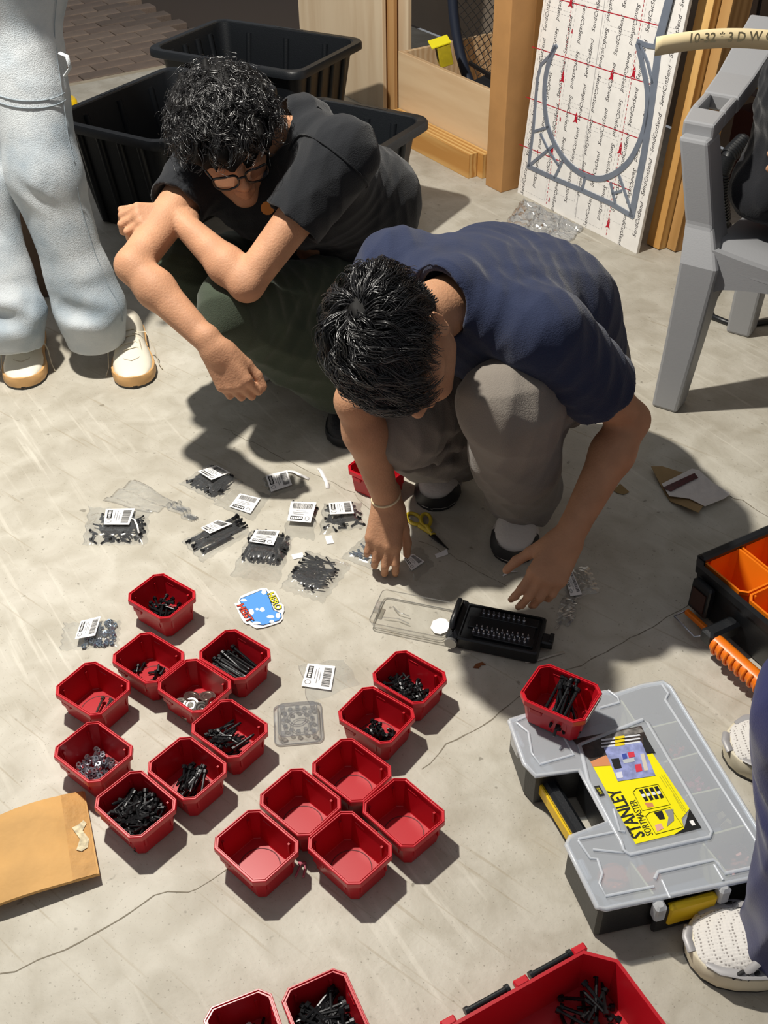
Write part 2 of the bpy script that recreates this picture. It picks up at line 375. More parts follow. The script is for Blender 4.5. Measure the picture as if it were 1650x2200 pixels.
# ------------------------------------------------------------------ black totes
def make_tote(label, corner, a_dir, W, L, Hh, lipw=.03):
    """corner: rim corner (world xy); a_dir: unit vector along W; the other side runs 90 deg clockwise from it"""
    a = norm(np.array([*a_dir, 0])); b = np.array([a[1], -a[0], 0]) if label[1] == 'cw' else np.array([-a[1], a[0], 0])
    c = np.array([*corner, 0]) + a * W/2 + b * L/2
    ang = math.atan2(a[1], a[0])
    root = thing('storage_tote', label[0], 'tote', c, ang, 'black storage totes')
    def ring(inset, z, r=.06): return lz(rrect(W - 2*inset, L - 2*inset, max(.012, r - inset*.4), 6), z)
    tp = .055; e = .03
    mb = MB()
    ins = lambda z: e + tp * (1 - z / Hh)
    mb.loft([ring(ins(0) + .006, 0), ring(ins(.006), .006), ring(ins(Hh*.5), Hh*.5), ring(ins(Hh - .03), Hh - .03), ring(ins(Hh - .03) - .004, Hh - .028), ring(e - .006, Hh - .004), ring(e + .002, Hh - .003),
             ring(ins(Hh*.5) + .004, Hh*.5), ring(ins(.008) + .004, .008)], 0, True, True)
    mb.build('tub', M_TOTE, root, 45)
    mb = MB()
    mb.loft([ring(.004, Hh - .028), ring(0, Hh - .026), ring(0, Hh - .006), ring(.004, Hh), ring(e - .004, Hh), ring(e, Hh - .004), ring(e, Hh - .012), ring(.005, Hh - .012)], 0, False, False)
    mb.build('rim', M_TOTE, root, 40)
    # vertical stiffening ribs, outside and in
    for side in range(4):
        n = 3 if side % 2 == 0 else 4
        for i in range(n):
            f = (i + .5) / n - .5; mbx = MB()
            for z0, z1 in ((.01, Hh - .03),):
                pts = []
                for z in (z0, z1):
                    o = ins(z)
                    if side == 0: p = (f * (W - .16), -(L/2 - o), z)
                    elif side == 2: p = (f * (W - .16), (L/2 - o), z)
                    elif side == 1: p = ((W/2 - o), f * (L - .16), z)
                    else: p = (-(W/2 - o), f * (L - .16), z)
                    pts.append(p)
                R = frame(np.array(pts[1]) - np.array(pts[0]), (1, 0, 0) if side % 2 == 0 else (0, 1, 0))
                wd = .034
                mbx.tube(pts, .013, 8, flat=1.0)
            mbx.build('rib', M_TOTE, root, 60)
    # handles: recessed pockets under the rim of the short ends
    for sx in (-1, 1):
        mbx = MB(); mbx.box((0, sx * (L/2 - .001), Hh - .04), (.15, .028, .034), bev=.006); mbx.box((0, sx * (L/2 - .014), Hh - .0005), (.12, .012, .003))
        mbx.build('handle', M_BLACKP, root)
    return root
make_tote(('black tote behind the curly-haired person, its right side turned to the pine lumber', 'ccw'), (.183, 3.416), (-.85, .525), .46, .62, .36)
make_tote(('rearmost black tote, wide open beside the tall plywood sheets', 'ccw'), (-.03, 4.262), (-.868, .497), .69, .48, .37)
make_tote(('black tote beside the light jeans, tilted edge running behind the curly head', 'ccw'), (-.652, 3.211), (.525, .851), .64, .50, .36)

# ------------------------------------------------------------------ boards, crate and lumber along the side wall
def plank(name, s0, s1, t0, t1, z0, z1, m, label=None, cat=None, parent=None, lean=0.0, bevel=.0015, group=None, rz=0.0):
    w = abs(s1 - s0); d = abs(t1 - t0); h = z1 - z0
    mb = MB(); mb.box((0, 0, h/2), (w, d, h))
    o = mb.build(name, m, parent, bevel=bevel)
    o.location = G((s0 + s1)/2, (t0 + t1)/2, z0); o.rotation_euler = Matrix.Rotation(GROT + rz, 3, 'Z').to_euler() if not lean else (Matrix.Rotation(GROT + rz, 3, 'Z') @ Matrix.Rotation(-lean, 3, 'X')).to_euler()
    if label: tag(o, label, cat, group)
    return o
M_PLYV = wood('upright_plywood', 'cdb391', 'dfcaab', (9, 9, 1.2), 7)
plank('plywood_sheet', -4.47, -3.79, 2.45, 2.468, 0, 1.5, M_PLYV, 'broad pale upright plywood sheet, frontmost of its stack', 'plywood', group='upright plywood sheets')
plank('plywood_sheet', -4.40, -3.755, 2.480, 2.498, 0, 1.5, wood('upright_plywood_dark', 'a5794a', 'c59a66', (9, 9, 1.2), 7), 'narrow visible edge of plywood sheet in the middle of the upright stack', 'plywood', group='upright plywood sheets')
plank('plywood_sheet', -4.30, -3.70, 2.512, 2.53, 0, 1.5, M_PLYV, 'hindmost plywood sheet of the upright stack, nearest the crate', 'plywood', group='upright plywood sheets')
crate = thing('plywood_crate', 'low open plywood crate holding a black net behind the pine lumber', 'crate', (0, 0, 0))
for nm, a in (('front_panel', (-3.613, -2.965, 2.408, 2.426, 0, .302)), ('side_panel', (-3.613, -3.595, 2.426, 3.0, 0, .30)), ('back_panel', (-3.613, -2.965, 3.0, 3.018, 0, .45)), ('base_panel', (-3.595, -2.965, 2.426, 3.0, .002, .02))):
    plank(nm, *a, M_PLY, parent=crate)
lf = plank('pine_beam', -3.62, -3.035, 2.328, 2.366, 0, .089, M_PINE, 'front pine lumber board lying on the floor before the plywood crate', 'lumber', group='pine boards on the floor')
plank('pine_beam', -3.60, -3.005, 2.368, 2.405, 0, .089, M_PINE, 'rear pine lumber board lying against the plywood crate', 'lumber', group='pine boards on the floor')
cb = plank('cardboard_box', -2.955, -2.864, 2.345, 2.80, 0, 1.25, M_CARD, 'tall narrow brown cardboard box standing beside the white printed board', 'box', bevel=.003)
mb = MB(); mb.box((.0463, -.1, .62), (.0006, .05, 1.24)); mb.build('packing_tape', mat('tan_tape', 'a97b49', .35), cb)

# studs leaning beside the printed board
LEAN = math.radians(5.0)
plank('pine_stud', -2.262, -2.206, 2.47, 2.545, 0, 1.6, wood('pine_stud_wood', 'c08c49', 'e2bb79', (6, 6, .5), 9, dist=5), 'upright pine stud leaning right behind the edge of the printed board', 'lumber', lean=LEAN, group='upright pine studs')
plank('pine_stud', -2.203, -2.165, 2.50, 2.585, 0, 1.6, wood('pine_stud_dark', '9a713c', 'b98f58', (6, 6, .5), 9, dist=5), 'darker pine stud standing between the first stud and the grey chair', 'lumber', lean=LEAN, group='upright pine studs')
plank('wood_offcut', -2.16, -2.12, 2.56, 2.63, 0, .14, M_PINE, 'short pine offcut on the floor behind the grey chair leg', 'lumber')

# things in the crate: the net with its hoop, a small yellow carton, a dark case
net = thing('hoop_net', 'black netting on a dark blue hoop standing in the plywood crate', 'net', G(-3.25, 2.7, .02))
o0 = np.array(net.location)
def hoop_pt(a, r=1.0): return G(-3.27 + .28 * math.cos(a) * r, 2.66 + .05 * math.cos(a), .58 + .50 * math.sin(a) * r)
mb = MB(); mb.tube([hoop_pt(a) for a in np.linspace(0, 2*math.pi, 41)], .02, 10, caps=False); mb.build('hoop', mat('dark_blue_foam', '1b2436', .6), net, 60, origin=o0)
mb = MB(); nn = 26
def netpt(u, w):
    r = max(1e-6, math.hypot(u, w)); k = 1.0
    return G(-3.27 + .28*u, 2.66 + .05*u + .16*(1 - min(1, r)**2), .58 + .50*w)
for fam in (0, 1):
    for i in range(-nn, nn + 1):
        c = i / nn * 1.35; pts = []
        for j in np.linspace(-1.5, 1.5, 30):
            u, w = ((j + c) * .72, (j - c) * .62) if fam == 0 else ((j + c) * .72, (c - j) * .62)
            if u*u + w*w <= 1.0: pts.append(netpt(u, w))
        if len(pts) > 1: mb.tube(pts, .0016, 4)
tag(mb.build('netting', mat('black_cord', '1d1a18', .8), net, origin=o0), kind='stuff')
yb = thing('yellow_carton', 'small bright yellow carton propped on the crate edge', 'carton', G(-3.40, 2.47, .29), GROT - .35)
Rt = euler(.25, .18, 0)
mb = MB(); mb.box((0, 0, .045), (.055, .05, .085), Rt, bev=.002); mb.build('carton_body', mat('dull_yellow_card', 'c8b524', .6, var=.08, vscale=60), yb)
mb = MB(); mb.box(Rt @ np.array([0, -.008, .045]) + np.array([0, 0, .045]), (.06, .075, .004), Rt); mb.build('carton_flap', mat('bright_yellow_card', 'f4e51c', .5), yb)
mb = MB(); mb.box(Rt @ np.array([.0, -.0265, .0]) + np.array([0, 0, .045]), (.022, .002, .045), Rt); mb.build('carton_print', M_INK, yb)
dk = thing('dark_case', 'dark case with a white printed corner lying in the crate', 'case', G(-3.10, 2.55, .25), GROT)
mb = MB(); mb.box((-.06, .02, -.02), (.28, .16, .05), euler(.2, 0, 0), bev=.006); mb.build('case_body', mat('dark_case_plastic', '1c1e22', .45), dk)
mb = MB(); mb.box((-.12, .02, .02), (.3, .012, .012), euler(0, .12, 0)); mb.build('case_handle', M_BLACKP, dk)
text_obj('case_print', 'no', .035, mk(euler(.2, 0, 0), (.05, -.03, .0085)), M_PAPER, dk)
mb = MB(); mb.box(G(-3.55, 2.93, .86), (.5, .10, .25), rotz(GROT), bev=.03)
tag(mb.build('dark_blue_bag', mat('dark_blue_cloth', '202a3a', .8, bump=.4, bscale=15)), 'dark blue bag above the crate beside the plywood', 'bag')
yt = thing('tape_measure', 'yellow tape measure on the floor beside the black tote and jeans', 'tape measure', at(146, 232, .02) , .5)
mb = MB(); mb.loft([lz(rrect(.075, .07, .02, 5), 0), lz(rrect(.08, .075, .022, 5), .008), lz(rrect(.08, .075, .022, 5), .032), lz(rrect(.07, .065, .02, 5), .04)]); mb.build('case_body', mat('tape_yellow', 'f0c50c', .4), yt, 40)
mb = MB(); mb.box((.0, .0, .041), (.03, .012, .002)); mb.build('case_print', M_INK, yt)

bx_ = thing('brown_chest', 'dark brown wooden chest in shadow behind the standing legs', 'chest', (-1.27, 3.04, 0), .12)
mb = MB(); mb.box((0, 0, .175), (.62, .26, .35), bev=.006); mb.build('chest_body', wood('dark_stained_wood', '4a382a', '5e4837', (2, 8, 8), 7), bx_)
mb = MB(); mb.box((0, 0, .362), (.66, .30, .022), bev=.004); mb.build('chest_lid', wood('tan_wood', '8a6540', 'a37a50', (2, 8, 8), 7), bx_)
# ------------------------------------------------------------------ implicit-surface modeller for the people (smooth unions, one continuous skin)
def V3(*a): return np.array(a, float)
def rc(a, b, ra, rb, k=.015, flat=False, op='u', flat0=False): return dict(t='rc', a=np.asarray(a, float), b=np.asarray(b, float), ra=ra, rb=rb, k=k, flat=flat, flat0=flat0, op=op)
def el(c, r, R=None, k=.015, op='u'): return dict(t='el', c=np.asarray(c, float), r=np.asarray(r, float), R=np.eye(3) if R is None else np.asarray(R), k=k, op=op)
def hs(c, n, k=.004): return dict(t='hs', c=np.asarray(c, float), n=norm(n), k=k, op='i')
def prim_bb(p):
    if p['t'] == 'rc':
        r = max(p['ra'], p['rb']); return np.minimum(p['a'], p['b']) - r, np.maximum(p['a'], p['b']) + r
    if p['t'] == 'el':
        e = np.sqrt(((p['R'] * p['r']) ** 2).sum(1)); return p['c'] - e, p['c'] + e
    return V3(-9, -9, -9), V3(9, 9, 9)
def prim_d(p, P):
    if p['t'] == 'rc':
        ba = p['b'] - p['a']; L2 = ba @ ba + 1e-12; pa = P - p['a'].astype(np.float32)
        h = pa @ (ba / L2).astype(np.float32); t = np.clip(h, 0, 1)
        d = np.sqrt(np.maximum(((pa - t[..., None] * ba.astype(np.float32)) ** 2).sum(-1), 0)) - (p['ra'] + (p['rb'] - p['ra']) * t)
        L = math.sqrt(L2)
        if p['flat']: d = np.maximum(d, (h - 1) * L)
        if p['flat0']: d = np.maximum(d, -h * L)
        return d
    if p['t'] == 'el':
        q = (P - p['c'].astype(np.float32)) @ p['R'].astype(np.float32); r = p['r'].astype(np.float32)
        k0 = np.sqrt(((q / r) ** 2).sum(-1)) + 1e-9; k1 = np.sqrt(((q / (r * r)) ** 2).sum(-1)) + 1e-9
        return k0 * (k0 - 1) / k1
    return (P - p['c'].astype(np.float32)) @ p['n'].astype(np.float32)
def field(prims, P, lo=None, hi=None, far=.5):
    if any(p.get('g') for p in prims):
        ds = [field([dict(p, g=0) for p in prims if p.get('g', 0) == g], P, lo, hi, far) for g in sorted({p.get('g', 0) for p in prims})]; d = ds[0]
        for e in ds[1:]: h = np.maximum(.003 - np.abs(d - e), 0) / .003; d = np.minimum(d, e) - h * h * .00075
        return d
    d = np.full(P.shape[:-1], far, np.float32)
    for p in prims:
        if lo is not None and p['op'] != 'i':
            a, b = p['bb']; m = p['k'] + .01
            if (a - m > hi).any() or (b + m < lo).any(): continue
        e = prim_d(p, P).astype(np.float32); k = p['k']
        if p['op'] == 'u':
            h = np.maximum(k - np.abs(d - e), 0) / k; d = np.minimum(d, e) - h * h * (k * .25)
        elif p['op'] == 's':
            e = -e; h = np.maximum(k - np.abs(d - e), 0) / k; d = np.maximum(d, e) + h * h * (k * .25)
        else: d = np.maximum(d, e)
    return d
def sdf_mesh(prims, h=.004, disp=None, n=20):
    for p in prims: p['bb'] = prim_bb(p)
    U = [p for p in prims if p['op'] == 'u']
    lo = np.min([p['bb'][0] for p in U], 0) - .02; hi = np.max([p['bb'][1] for p in U], 0) + .02
    N = np.ceil((hi - lo) / (h * n)).astype(int) + 1
    idx = np.stack(np.meshgrid(*[np.arange(k) for k in N], indexing='ij'), -1).reshape(-1, 3)
    cen = lo + (idx + .5) * n * h + h * .5
    dc = field(prims, cen.astype(np.float32)); act = idx[np.abs(dc) < n * h * .87 + .03]
    dims = N * n + 3
    gid = lambda i: (i[..., 0].astype(np.int64) * dims[1] + i[..., 1]) * dims[2] + i[..., 2]
    VI, VP, Q = [], [], []
    loc = np.stack(np.meshgrid(*[np.arange(n + 2)] * 3, indexing='ij'), -1)
    C8 = [(0, 0, 0), (1, 0, 0), (0, 1, 0), (1, 1, 0), (0, 0, 1), (1, 0, 1), (0, 1, 1), (1, 1, 1)]
    E12 = [(0, 1), (2, 3), (4, 5), (6, 7), (0, 2), (1, 3), (4, 6), (5, 7), (0, 4), (1, 5), (2, 6), (3, 7)]
    for b in act:
        i0 = b * n; P = (lo + (i0 + loc) * h).astype(np.float32)
        pl, ph = P[0, 0, 0], P[-1, -1, -1]
        F = field(prims, P, pl, ph)
        if disp is not None: F = F + disp(P)
        S = F < 0
        if S.all() or not S.any(): continue
        cs = np.stack([S[x:x + n + 1, y:y + n + 1, z:z + n + 1] for x, y, z in C8], -1)
        cnt = cs.sum(-1); ci = np.argwhere((cnt > 0) & (cnt < 8))
        cf = np.stack([F[ci[:, 0] + x, ci[:, 1] + y, ci[:, 2] + z] for x, y, z in C8], 1)
        acc = np.zeros((len(ci), 3)); num = np.zeros(len(ci))
        for a, c in E12:
            fa, fb = cf[:, a], cf[:, c]; mk_ = (fa < 0) != (fb < 0); t = np.where(mk_, fa / (fa - fb + 1e-20), 0)
            pa, pb = np.array(C8[a]), np.array(C8[c]); acc += mk_[:, None] * (pa + t[:, None] * (pb - pa)); num += mk_
        VI.append(gid(ci + i0)); VP.append(lo + (i0 + ci + acc / num[:, None]) * h)
        for ax in range(3):
            o1, o2 = [(1, 2), (2, 0), (0, 1)][ax]
            sl = [slice(1, n + 1)] * 3; s2 = list(sl); s2[ax] = slice(2, n + 2)
            A, B = S[tuple(sl)], S[tuple(s2)]; e = np.argwhere(A != B) + 1
            if not len(e): continue
            flip = ~S[e[:, 0], e[:, 1], e[:, 2]]
            d1 = np.zeros(3, int); d1[o1] = 1; d2 = np.zeros(3, int); d2[o2] = 1
            q = np.stack([gid(e - d1 - d2 + i0), gid(e - d2 + i0), gid(e + i0), gid(e - d1 + i0)], 1)
            q[flip] = q[flip][:, ::-1]; Q.append(q)
    VI = np.concatenate(VI); VP = np.concatenate(VP); Q = np.concatenate(Q)
    u, first = np.unique(VI, return_index=True); VP = VP[first]
    f = np.searchsorted(u, Q); f = np.clip(f, 0, len(u) - 1); ok = (u[f] == Q).all(1)
    return VP, f[ok]
def np_mesh(name, v, f, m, parent=None, origin=None, loop_smooth=True):
    v = np.asarray(v, float)
    if origin is not None: v = v - np.asarray(origin)
    me = bpy.data.meshes.new(name); me.vertices.add(len(v)); me.vertices.foreach_set('co', v.astype(np.float32).ravel())
    k = f.shape[1]; me.loops.add(len(f) * k); me.loops.foreach_set('vertex_index', f.astype(np.int32).ravel())
    me.polygons.add(len(f)); me.polygons.foreach_set('loop_start', np.arange(0, len(f) * k, k, dtype=np.int32)); me.polygons.foreach_set('loop_total', np.full(len(f), k, dtype=np.int32))
    me.update(calc_edges=True); me.validate()
    if loop_smooth: me.polygons.foreach_set('use_smooth', np.ones(len(me.polygons), dtype=bool))
    for q in (m if isinstance(m, (list, tuple)) else [m]): me.materials.append(q)
    o = bpy.data.objects.new(name, me); COL.objects.link(o)
    if parent is not None: o.parent = parent
    elif origin is not None: o.location = origin
    return o
def folds(amp, wl, seed, ridged=True, stretch=(1, 1, 1)):
    """cloth relief: a few warped ridged waves"""
    r = np.random.default_rng(seed); K = []
    for i in range(4):
        d = norm(r.normal(size=3) * np.asarray(stretch)) * 2 * math.pi / (wl * r.uniform(.7, 1.5)); w = norm(r.normal(size=3)) * 2 * math.pi / (wl * 2.6)
        K.append((d.astype(np.float32), w.astype(np.float32), r.uniform(0, 6), r.uniform(0, 6)))
    def f(P):
        o = 0
        for d, w, a, b in K:
            s = np.sin(P @ d + a + 2.0 * np.sin(P @ w + b)); o = o + (np.abs(s) - .6 if ridged else s)
        return (o * (amp / 2.2)).astype(np.float32)
    return f
def rot_about(v, ax, a):
    ax = norm(ax); return v * math.cos(a) + np.cross(ax, v) * math.sin(a) + ax * (ax @ v) * (1 - math.cos(a))
def hand_prims(W, d, n, s, curls, spread=.16, thumb=(.5, .75, -.35), tb=(.25, .3), sc=1.0, roll_tip=None):
    """W wrist, d towards the fingers, n out of the back of the hand, s towards the thumb"""
    d = norm(d); n = norm(n - d * (n @ d)); s = norm(s - d * (s @ d) - n * (s @ n)); P = []
    offs = (.030, .010, -.010, -.028); lens = ((.044, .027, .021), (.048, .031, .022), (.044, .029, .021), (.035, .022, .019)); kn = (.088, .092, .087, .078)
    for i in range(4):
        o, root = offs[i] * sc, W + d * kn[i] * sc + s * offs[i] * sc
        P.append(rc(W + s * o * .62 + d * .004, root, .0185 * sc, .0130 * sc, .012 * sc))
        a0 = 0.0; p = root; fd0 = rot_about(d, n, 0); side = offs[i] / .03 * spread
        dirb = norm(d + s * side)
        ax = norm(np.cross(dirb, -n))
        for j in range(3):
            a0 += curls[i][j]; fd = rot_about(dirb, ax, a0); q = p + fd * lens[i][j] * sc
            r0 = (.0098, .0088, .0080)[j] * sc * (1 if i < 3 else .88); r1 = (.0090, .0082, .0068)[j] * sc * (1 if i < 3 else .88)
            P.append(rc(p, q, r0, r1, .0035 if j else .008)); p = q
    tdir = norm(d * thumb[0] + s * thumb[1] + n * thumb[2]); p = W + d * .018 * sc + s * .024 * sc - n * .006 * sc
    q = p + tdir * .048 * sc; P.append(rc(p, q, .0185 * sc, .0125 * sc, .014 * sc))
    ax = norm(np.cross(tdir, d)); a = 0
    for j, L in enumerate((.034, .027)):
        a += tb[j]; fd = rot_about(tdir, ax, a); q2 = q + fd * L * sc; P.append(rc(q, q2, (.0115, .0105)[j] * sc, (.0105, .0085)[j] * sc, .005)); q = q2
    P.append(rc(W - d * .03 * sc, W + d * .02 * sc, .024 * sc, .022 * sc, .015))
    return P
def head_prims(c, F, U, beard=False):
    F = norm(F); U = norm(U - F * (U @ F)); L = np.cross(U, F); R = np.stack([L, F, U], 1); q = lambda l, f, u: c + L * l + F * f + U * u
    P = [el(q(0, -.012, .022), (.076, .098, .092), R, .02), el(q(0, .03, -.045), (.058, .060, .070), R, .03), rc(q(0, .070, -.098), q(0, .066, -.094), .021, .021, .02),
         rc(q(.045, .01, -.075), q(.012, .068, -.1), .022, .018, .02), rc(q(-.045, .01, -.075), q(-.012, .068, -.1), .022, .018, .02)]
    for s in (-1, 1):
        P += [rc(q(s * .014, .085, .026), q(s * .045, .070, .024), .012, .011, .014), rc(q(s * .040, .066, -.022), q(s * .05, .045, -.018), .02, .02, .02)]      # brow, cheekbone
    for s in (-1, 1): P.append(el(q(s * .031, .092, .006), (.017, .014, .012), R, .010, 's'))
    for s in (-1, 1): P.append(el(q(s * .031, .076, .006), (.0145, .0125, .0115), R, .004))
    P += [rc(q(0, .088, .012), q(0, .110, -.026), .0085, .0110, .010), el(q(0, .112, -.030), (.0115, .0115, .0100), R, .006)]
    for s in (-1, 1): P.append(el(q(s * .0115, .104, -.033), (.0075, .0095, .0075), R, .005))
    for s in (-1, 1): P.append(el(q(s * .006, .112, -.0405), (.0035, .005, .003), R, .003, 's'))
    P += [rc(q(-.018, .088, -.062), q(0, .0985, -.0575), .0062, .0075, .006), rc(q(.018, .088, -.062), q(0, .0985, -.0575), .0062, .0075, .006),
          rc(q(-.016, .087, -.069), q(0, .0965, -.0715), .0065, .0085, .005), rc(q(.016, .087, -.069), q(0, .0965, -.0715), .0065, .0085, .005)]
    for s in (-1, 1):
        Re = np.stack([norm(L + F * (-.35) * s), norm(F + L * .35 * s), U], 1)
        P += [el(q(s * .083, -.014, -.004), (.0095, .020, .034), Re, .008), el(q(s * .092, -.010, -.002), (.006, .011, .020), Re, .006, 's'), rc(q(s * .088, -.022, .022), q(s * .088, -.003, .027), .0045, .0045, .004), rc(q(s * .090, -.031, .014), q(s * .087, -.027, -.014), .0045, .0042, .004)]
    return P
M_SKIN_A = mat('skin_tan', 'b98a6b', .58, spec=.25, var=.09, vscale=22, bump=.16, bscale=230, sss=.10)
M_SKIN_B = mat('skin_warm', 'b28566', .58, spec=.25, var=.09, vscale=22, bump=.16, bscale=230, sss=.10)
M_HAIR = mat('black_hair', '131214', .30, spec=.9)
M_HAIR_BASE = mat('black_hair_base', '0a0909', .7, spec=.2)
M_LIP = mat('lip', '9a5a4c', .5)

def strands(paths, rad, sides=4):
    """all strands as one mesh: each a tapered tube. paths: (n,k,3)"""
    P = np.asarray(paths, float); n, k, _ = P.shape
    T = np.gradient(P, axis=1); T /= np.linalg.norm(T, axis=2, keepdims=True) + 1e-9
    ref = np.where(np.abs(T[..., 2:3]) > .9, np.array([1., 0, 0]), np.array([0, 0, 1.]))
    X = np.cross(ref, T); X /= np.linalg.norm(X, axis=2, keepdims=True) + 1e-9; Y = np.cross(T, X)
    tap = np.linspace(1, .25, k) ** .7; rad = np.broadcast_to(np.asarray(rad), (n,))
    a = np.arange(sides) * 2 * math.pi / sides
    V = P[:, :, None, :] + (rad[:, None, None, None] * tap[None, :, None, None]) * (np.cos(a)[None, None, :, None] * X[:, :, None, :] + np.sin(a)[None, None, :, None] * Y[:, :, None, :])
    base = (np.arange(n) * k * sides)[:, None, None] + (np.arange(k - 1) * sides)[None, :, None] + np.arange(sides)[None, None, :]
    nx = (np.arange(n) * k * sides)[:, None, None] + (np.arange(k - 1) * sides)[None, :, None] + ((np.arange(sides) + 1) % sides)[None, None, :]
    f = np.stack([base, nx, nx + sides, base + sides], -1).reshape(-1, 4)
    return V.reshape(-1, 3), f
def grp(prims, g):
    for p in prims: p['g'] = g
    return prims
def surface_hit(prims, px, py, t0, t1):
    """where the line of sight through a pixel meets a modelled surface"""
    for p in prims: p['bb'] = prim_bb(p)
    d = ray(px, py); t = t0
    while t < t1:
        e = float(field(prims, (CAMP + d * t)[None].astype(np.float32))[0])
        if e < .0008: return CAMP + d * t
        t += max(.0008, e * .7)
    return None
def cloth_patch(name, poly, prims, m, parent, origin, t0, t1, lift=.006):
    pts = [surface_hit(prims, *p, t0, t1) for p in poly]; c = surface_hit(prims, *np.mean(poly, 0), t0, t1)
    if any(p is None for p in pts) or c is None: return None
    up = lambda p: p + norm(CAMP - p) * lift
    n = len(pts); mid = [surface_hit(prims, *(np.array(p) * .5 + np.mean(poly, 0) * .5), t0, t1) for p in poly]
    mb = MB(); mb.add([up(p) for p in pts] + [up(p) for p in mid] + [up(c)], [(i, (i+1) % n, n + (i+1) % n, n + i) for i in range(n)] + [(n + i, n + (i+1) % n, 2*n) for i in range(n)])
    return mb.build(name, m, parent, 60, origin=origin)
def surf_seam(name, pts, m, parent, prims, rad=.0022, origin=None, lift=.001):
    """a sewn seam: points pushed out to the cloth surface"""
    for p in prims: p['bb'] = prim_bb(p)
    Q = []
    for p in pts:
        p = np.asarray(p, float)
        for _ in range(8):
            e = 1e-3; d0 = field(prims, p[None].astype(np.float32))[0]
            g = np.array([field(prims, (p + e * np.eye(3)[i])[None].astype(np.float32))[0] - d0 for i in range(3)]) / e; p = p - norm(g) * d0 * .9
        Q.append(p + norm(g) * lift)
    mb = MB(); mb.tube(Q, rad, 6); return mb.build(name, m, parent, 60, origin=origin)
def limb_skin(sh, elb, wr, sc=1.0):
    m = elb + (wr - elb) * .28
    return [rc(sh, elb, .047 * sc, .037 * sc, .02), rc(elb, m, .036 * sc, .040 * sc, .015), rc(m, wr, .040 * sc, .0255 * sc, .02)]
# ------------------------------------------------------------------ people
def torso(Hm, N, lsh, rsh, back, r=(.125, .118, .12), wide=.055, k=.06):
    """two parallel chains give the trunk its breadth; back: offset of the mid spine"""
    lat = norm(lsh - rsh); C = (lsh + rsh) / 2 * .55 + (N * .2 + Hm * .25); mid = (Hm + C) / 2 + back; P = []
    for s in (-1, 1):
        P += [rc(Hm + lat * s * wide, mid + lat * s * wide * 1.05, r[0], r[1], k), rc(mid + lat * s * wide * 1.05, C + lat * s * wide * 1.2, r[1], r[2] * .93, k)]
    P += [rc(C + lat * .05, lsh - lat * .02, .105, .066, k), rc(C - lat * .05, rsh + lat * .02, .105, .066, k), rc(C, N, .11, .072, k), rc((lsh + N) / 2, lsh, .062, .06, .03), rc((rsh + N) / 2, rsh, .062, .06, .03)]
    return P
def sleeve(sh, elb, t, r0, r1, lat):
    e = sh + (elb - sh) * t; d = norm(elb - sh)
    return [rc(sh - d * .01, e, r0, r1, .03, True)], [rc(e - d * .03, e + d * .03, r1 - .014, r1 - .006, .006, op='s')]
def trousers(hip, kn, an, rt=.098, rk=.078, ra=.078, rb=.088, drop=.0):
    m = kn + (an - kn) * .5
    return [rc(hip, kn, rt, rk, .05), rc(kn, m, rk, ra, .03), rc(m, an, ra, rb, .04, True)]
def shoe(name, toe, heel, parent, origin, upper, sole, sole2=None, laces=None, width=1.0, tongue=True, solez=.026, tread=None):
    """sneaker built as lofted sections between heel and toe points on the floor"""
    toe = np.asarray(toe, float); heel = np.asarray(heel, float); L = np.linalg.norm((toe - heel)[:2]); d = norm(V3(*(toe - heel)[:2], 0)); s = np.array([-d[1], d[0], 0])
    M = mk(np.stack([d, s, V3(0, 0, 1)], 1), V3(heel[0], heel[1], min(toe[2], heel[2]))); 
    dz = lambda u: (heel[2] - toe[2]) * (1 - u) if heel[2] > toe[2] else 0
    st = [0, .015, .05, .12, .25, .4, .55, .68, .78, .87, .94, .98, 1.0]
    wd = [.004, .018, .027, .0325, .034, .034, .039, .0455, .047, .0435, .034, .021, .005]
    def outline(g, z): 
        a = [(u * L, w * width * g, z + dz(u)) for u, w in zip(st, wd)]; b = [(u * L, -w * width * g, z + dz(u)) for u, w in reversed(list(zip(st, wd)))]
        return xf(M, a + b)
    root = bpy.data.objects.new(name, None); 
    mb = MB(); mb.loft([outline(1.02, .004), outline(1.10, .008), outline(1.12, solez * .6), outline(1.09, solez), outline(1.0, solez + .002)])
    up = MB(); hts = [.060, .070, .082, .092, .098, .098, .088, .072, .060, .052, .044, .036, .028]; secs = []
    for u, w, hh in zip(st, wd, hts):
        ring = []
        for i in range(15):
            a = math.pi * i / 14; c, sn = math.cos(a), math.sin(a)
            x = math.copysign(abs(c) ** .75, c) * w * width * (1.0 - .18 * sn * (1 if u < .62 else .5)); z = solez + (hh - solez) * (abs(sn) ** .72)
            ring.append((u * L, x, z + dz(u)))
        secs.append(xf(M, ring))
    up.loft(secs, closed=False, cap0=False, cap1=False)
    o = up.build(name, upper, parent, 60, origin=origin)
    mb.build('sole', sole, o, 50, origin=origin)
    if tread is not None:
        t = MB(); t.loft([outline(.98, .0), outline(1.06, .001), outline(1.09, .009), outline(1.05, .010)]); t.build('outsole', tread, o, 50, origin=origin)
    if laces is not None:
        for i, u in enumerate((.50, .57, .64, .70)):
            hh = np.interp(u, st, hts) + .002; w = np.interp(u, st, wd) * width * .62; lb = MB()
            lb.tube(xf(M, [(u * L, -w, hh - .012 + dz(u)), (u * L + .004, -w * .5, hh + dz(u)), (u * L - .004, w * .5, hh + dz(u)), (u * L, w, hh - .012 + dz(u))]), .0028, 6, flat=.6)
            lb.build('lace', laces, o, 60, origin=origin)
    return o, M, L
M_DENIM = None
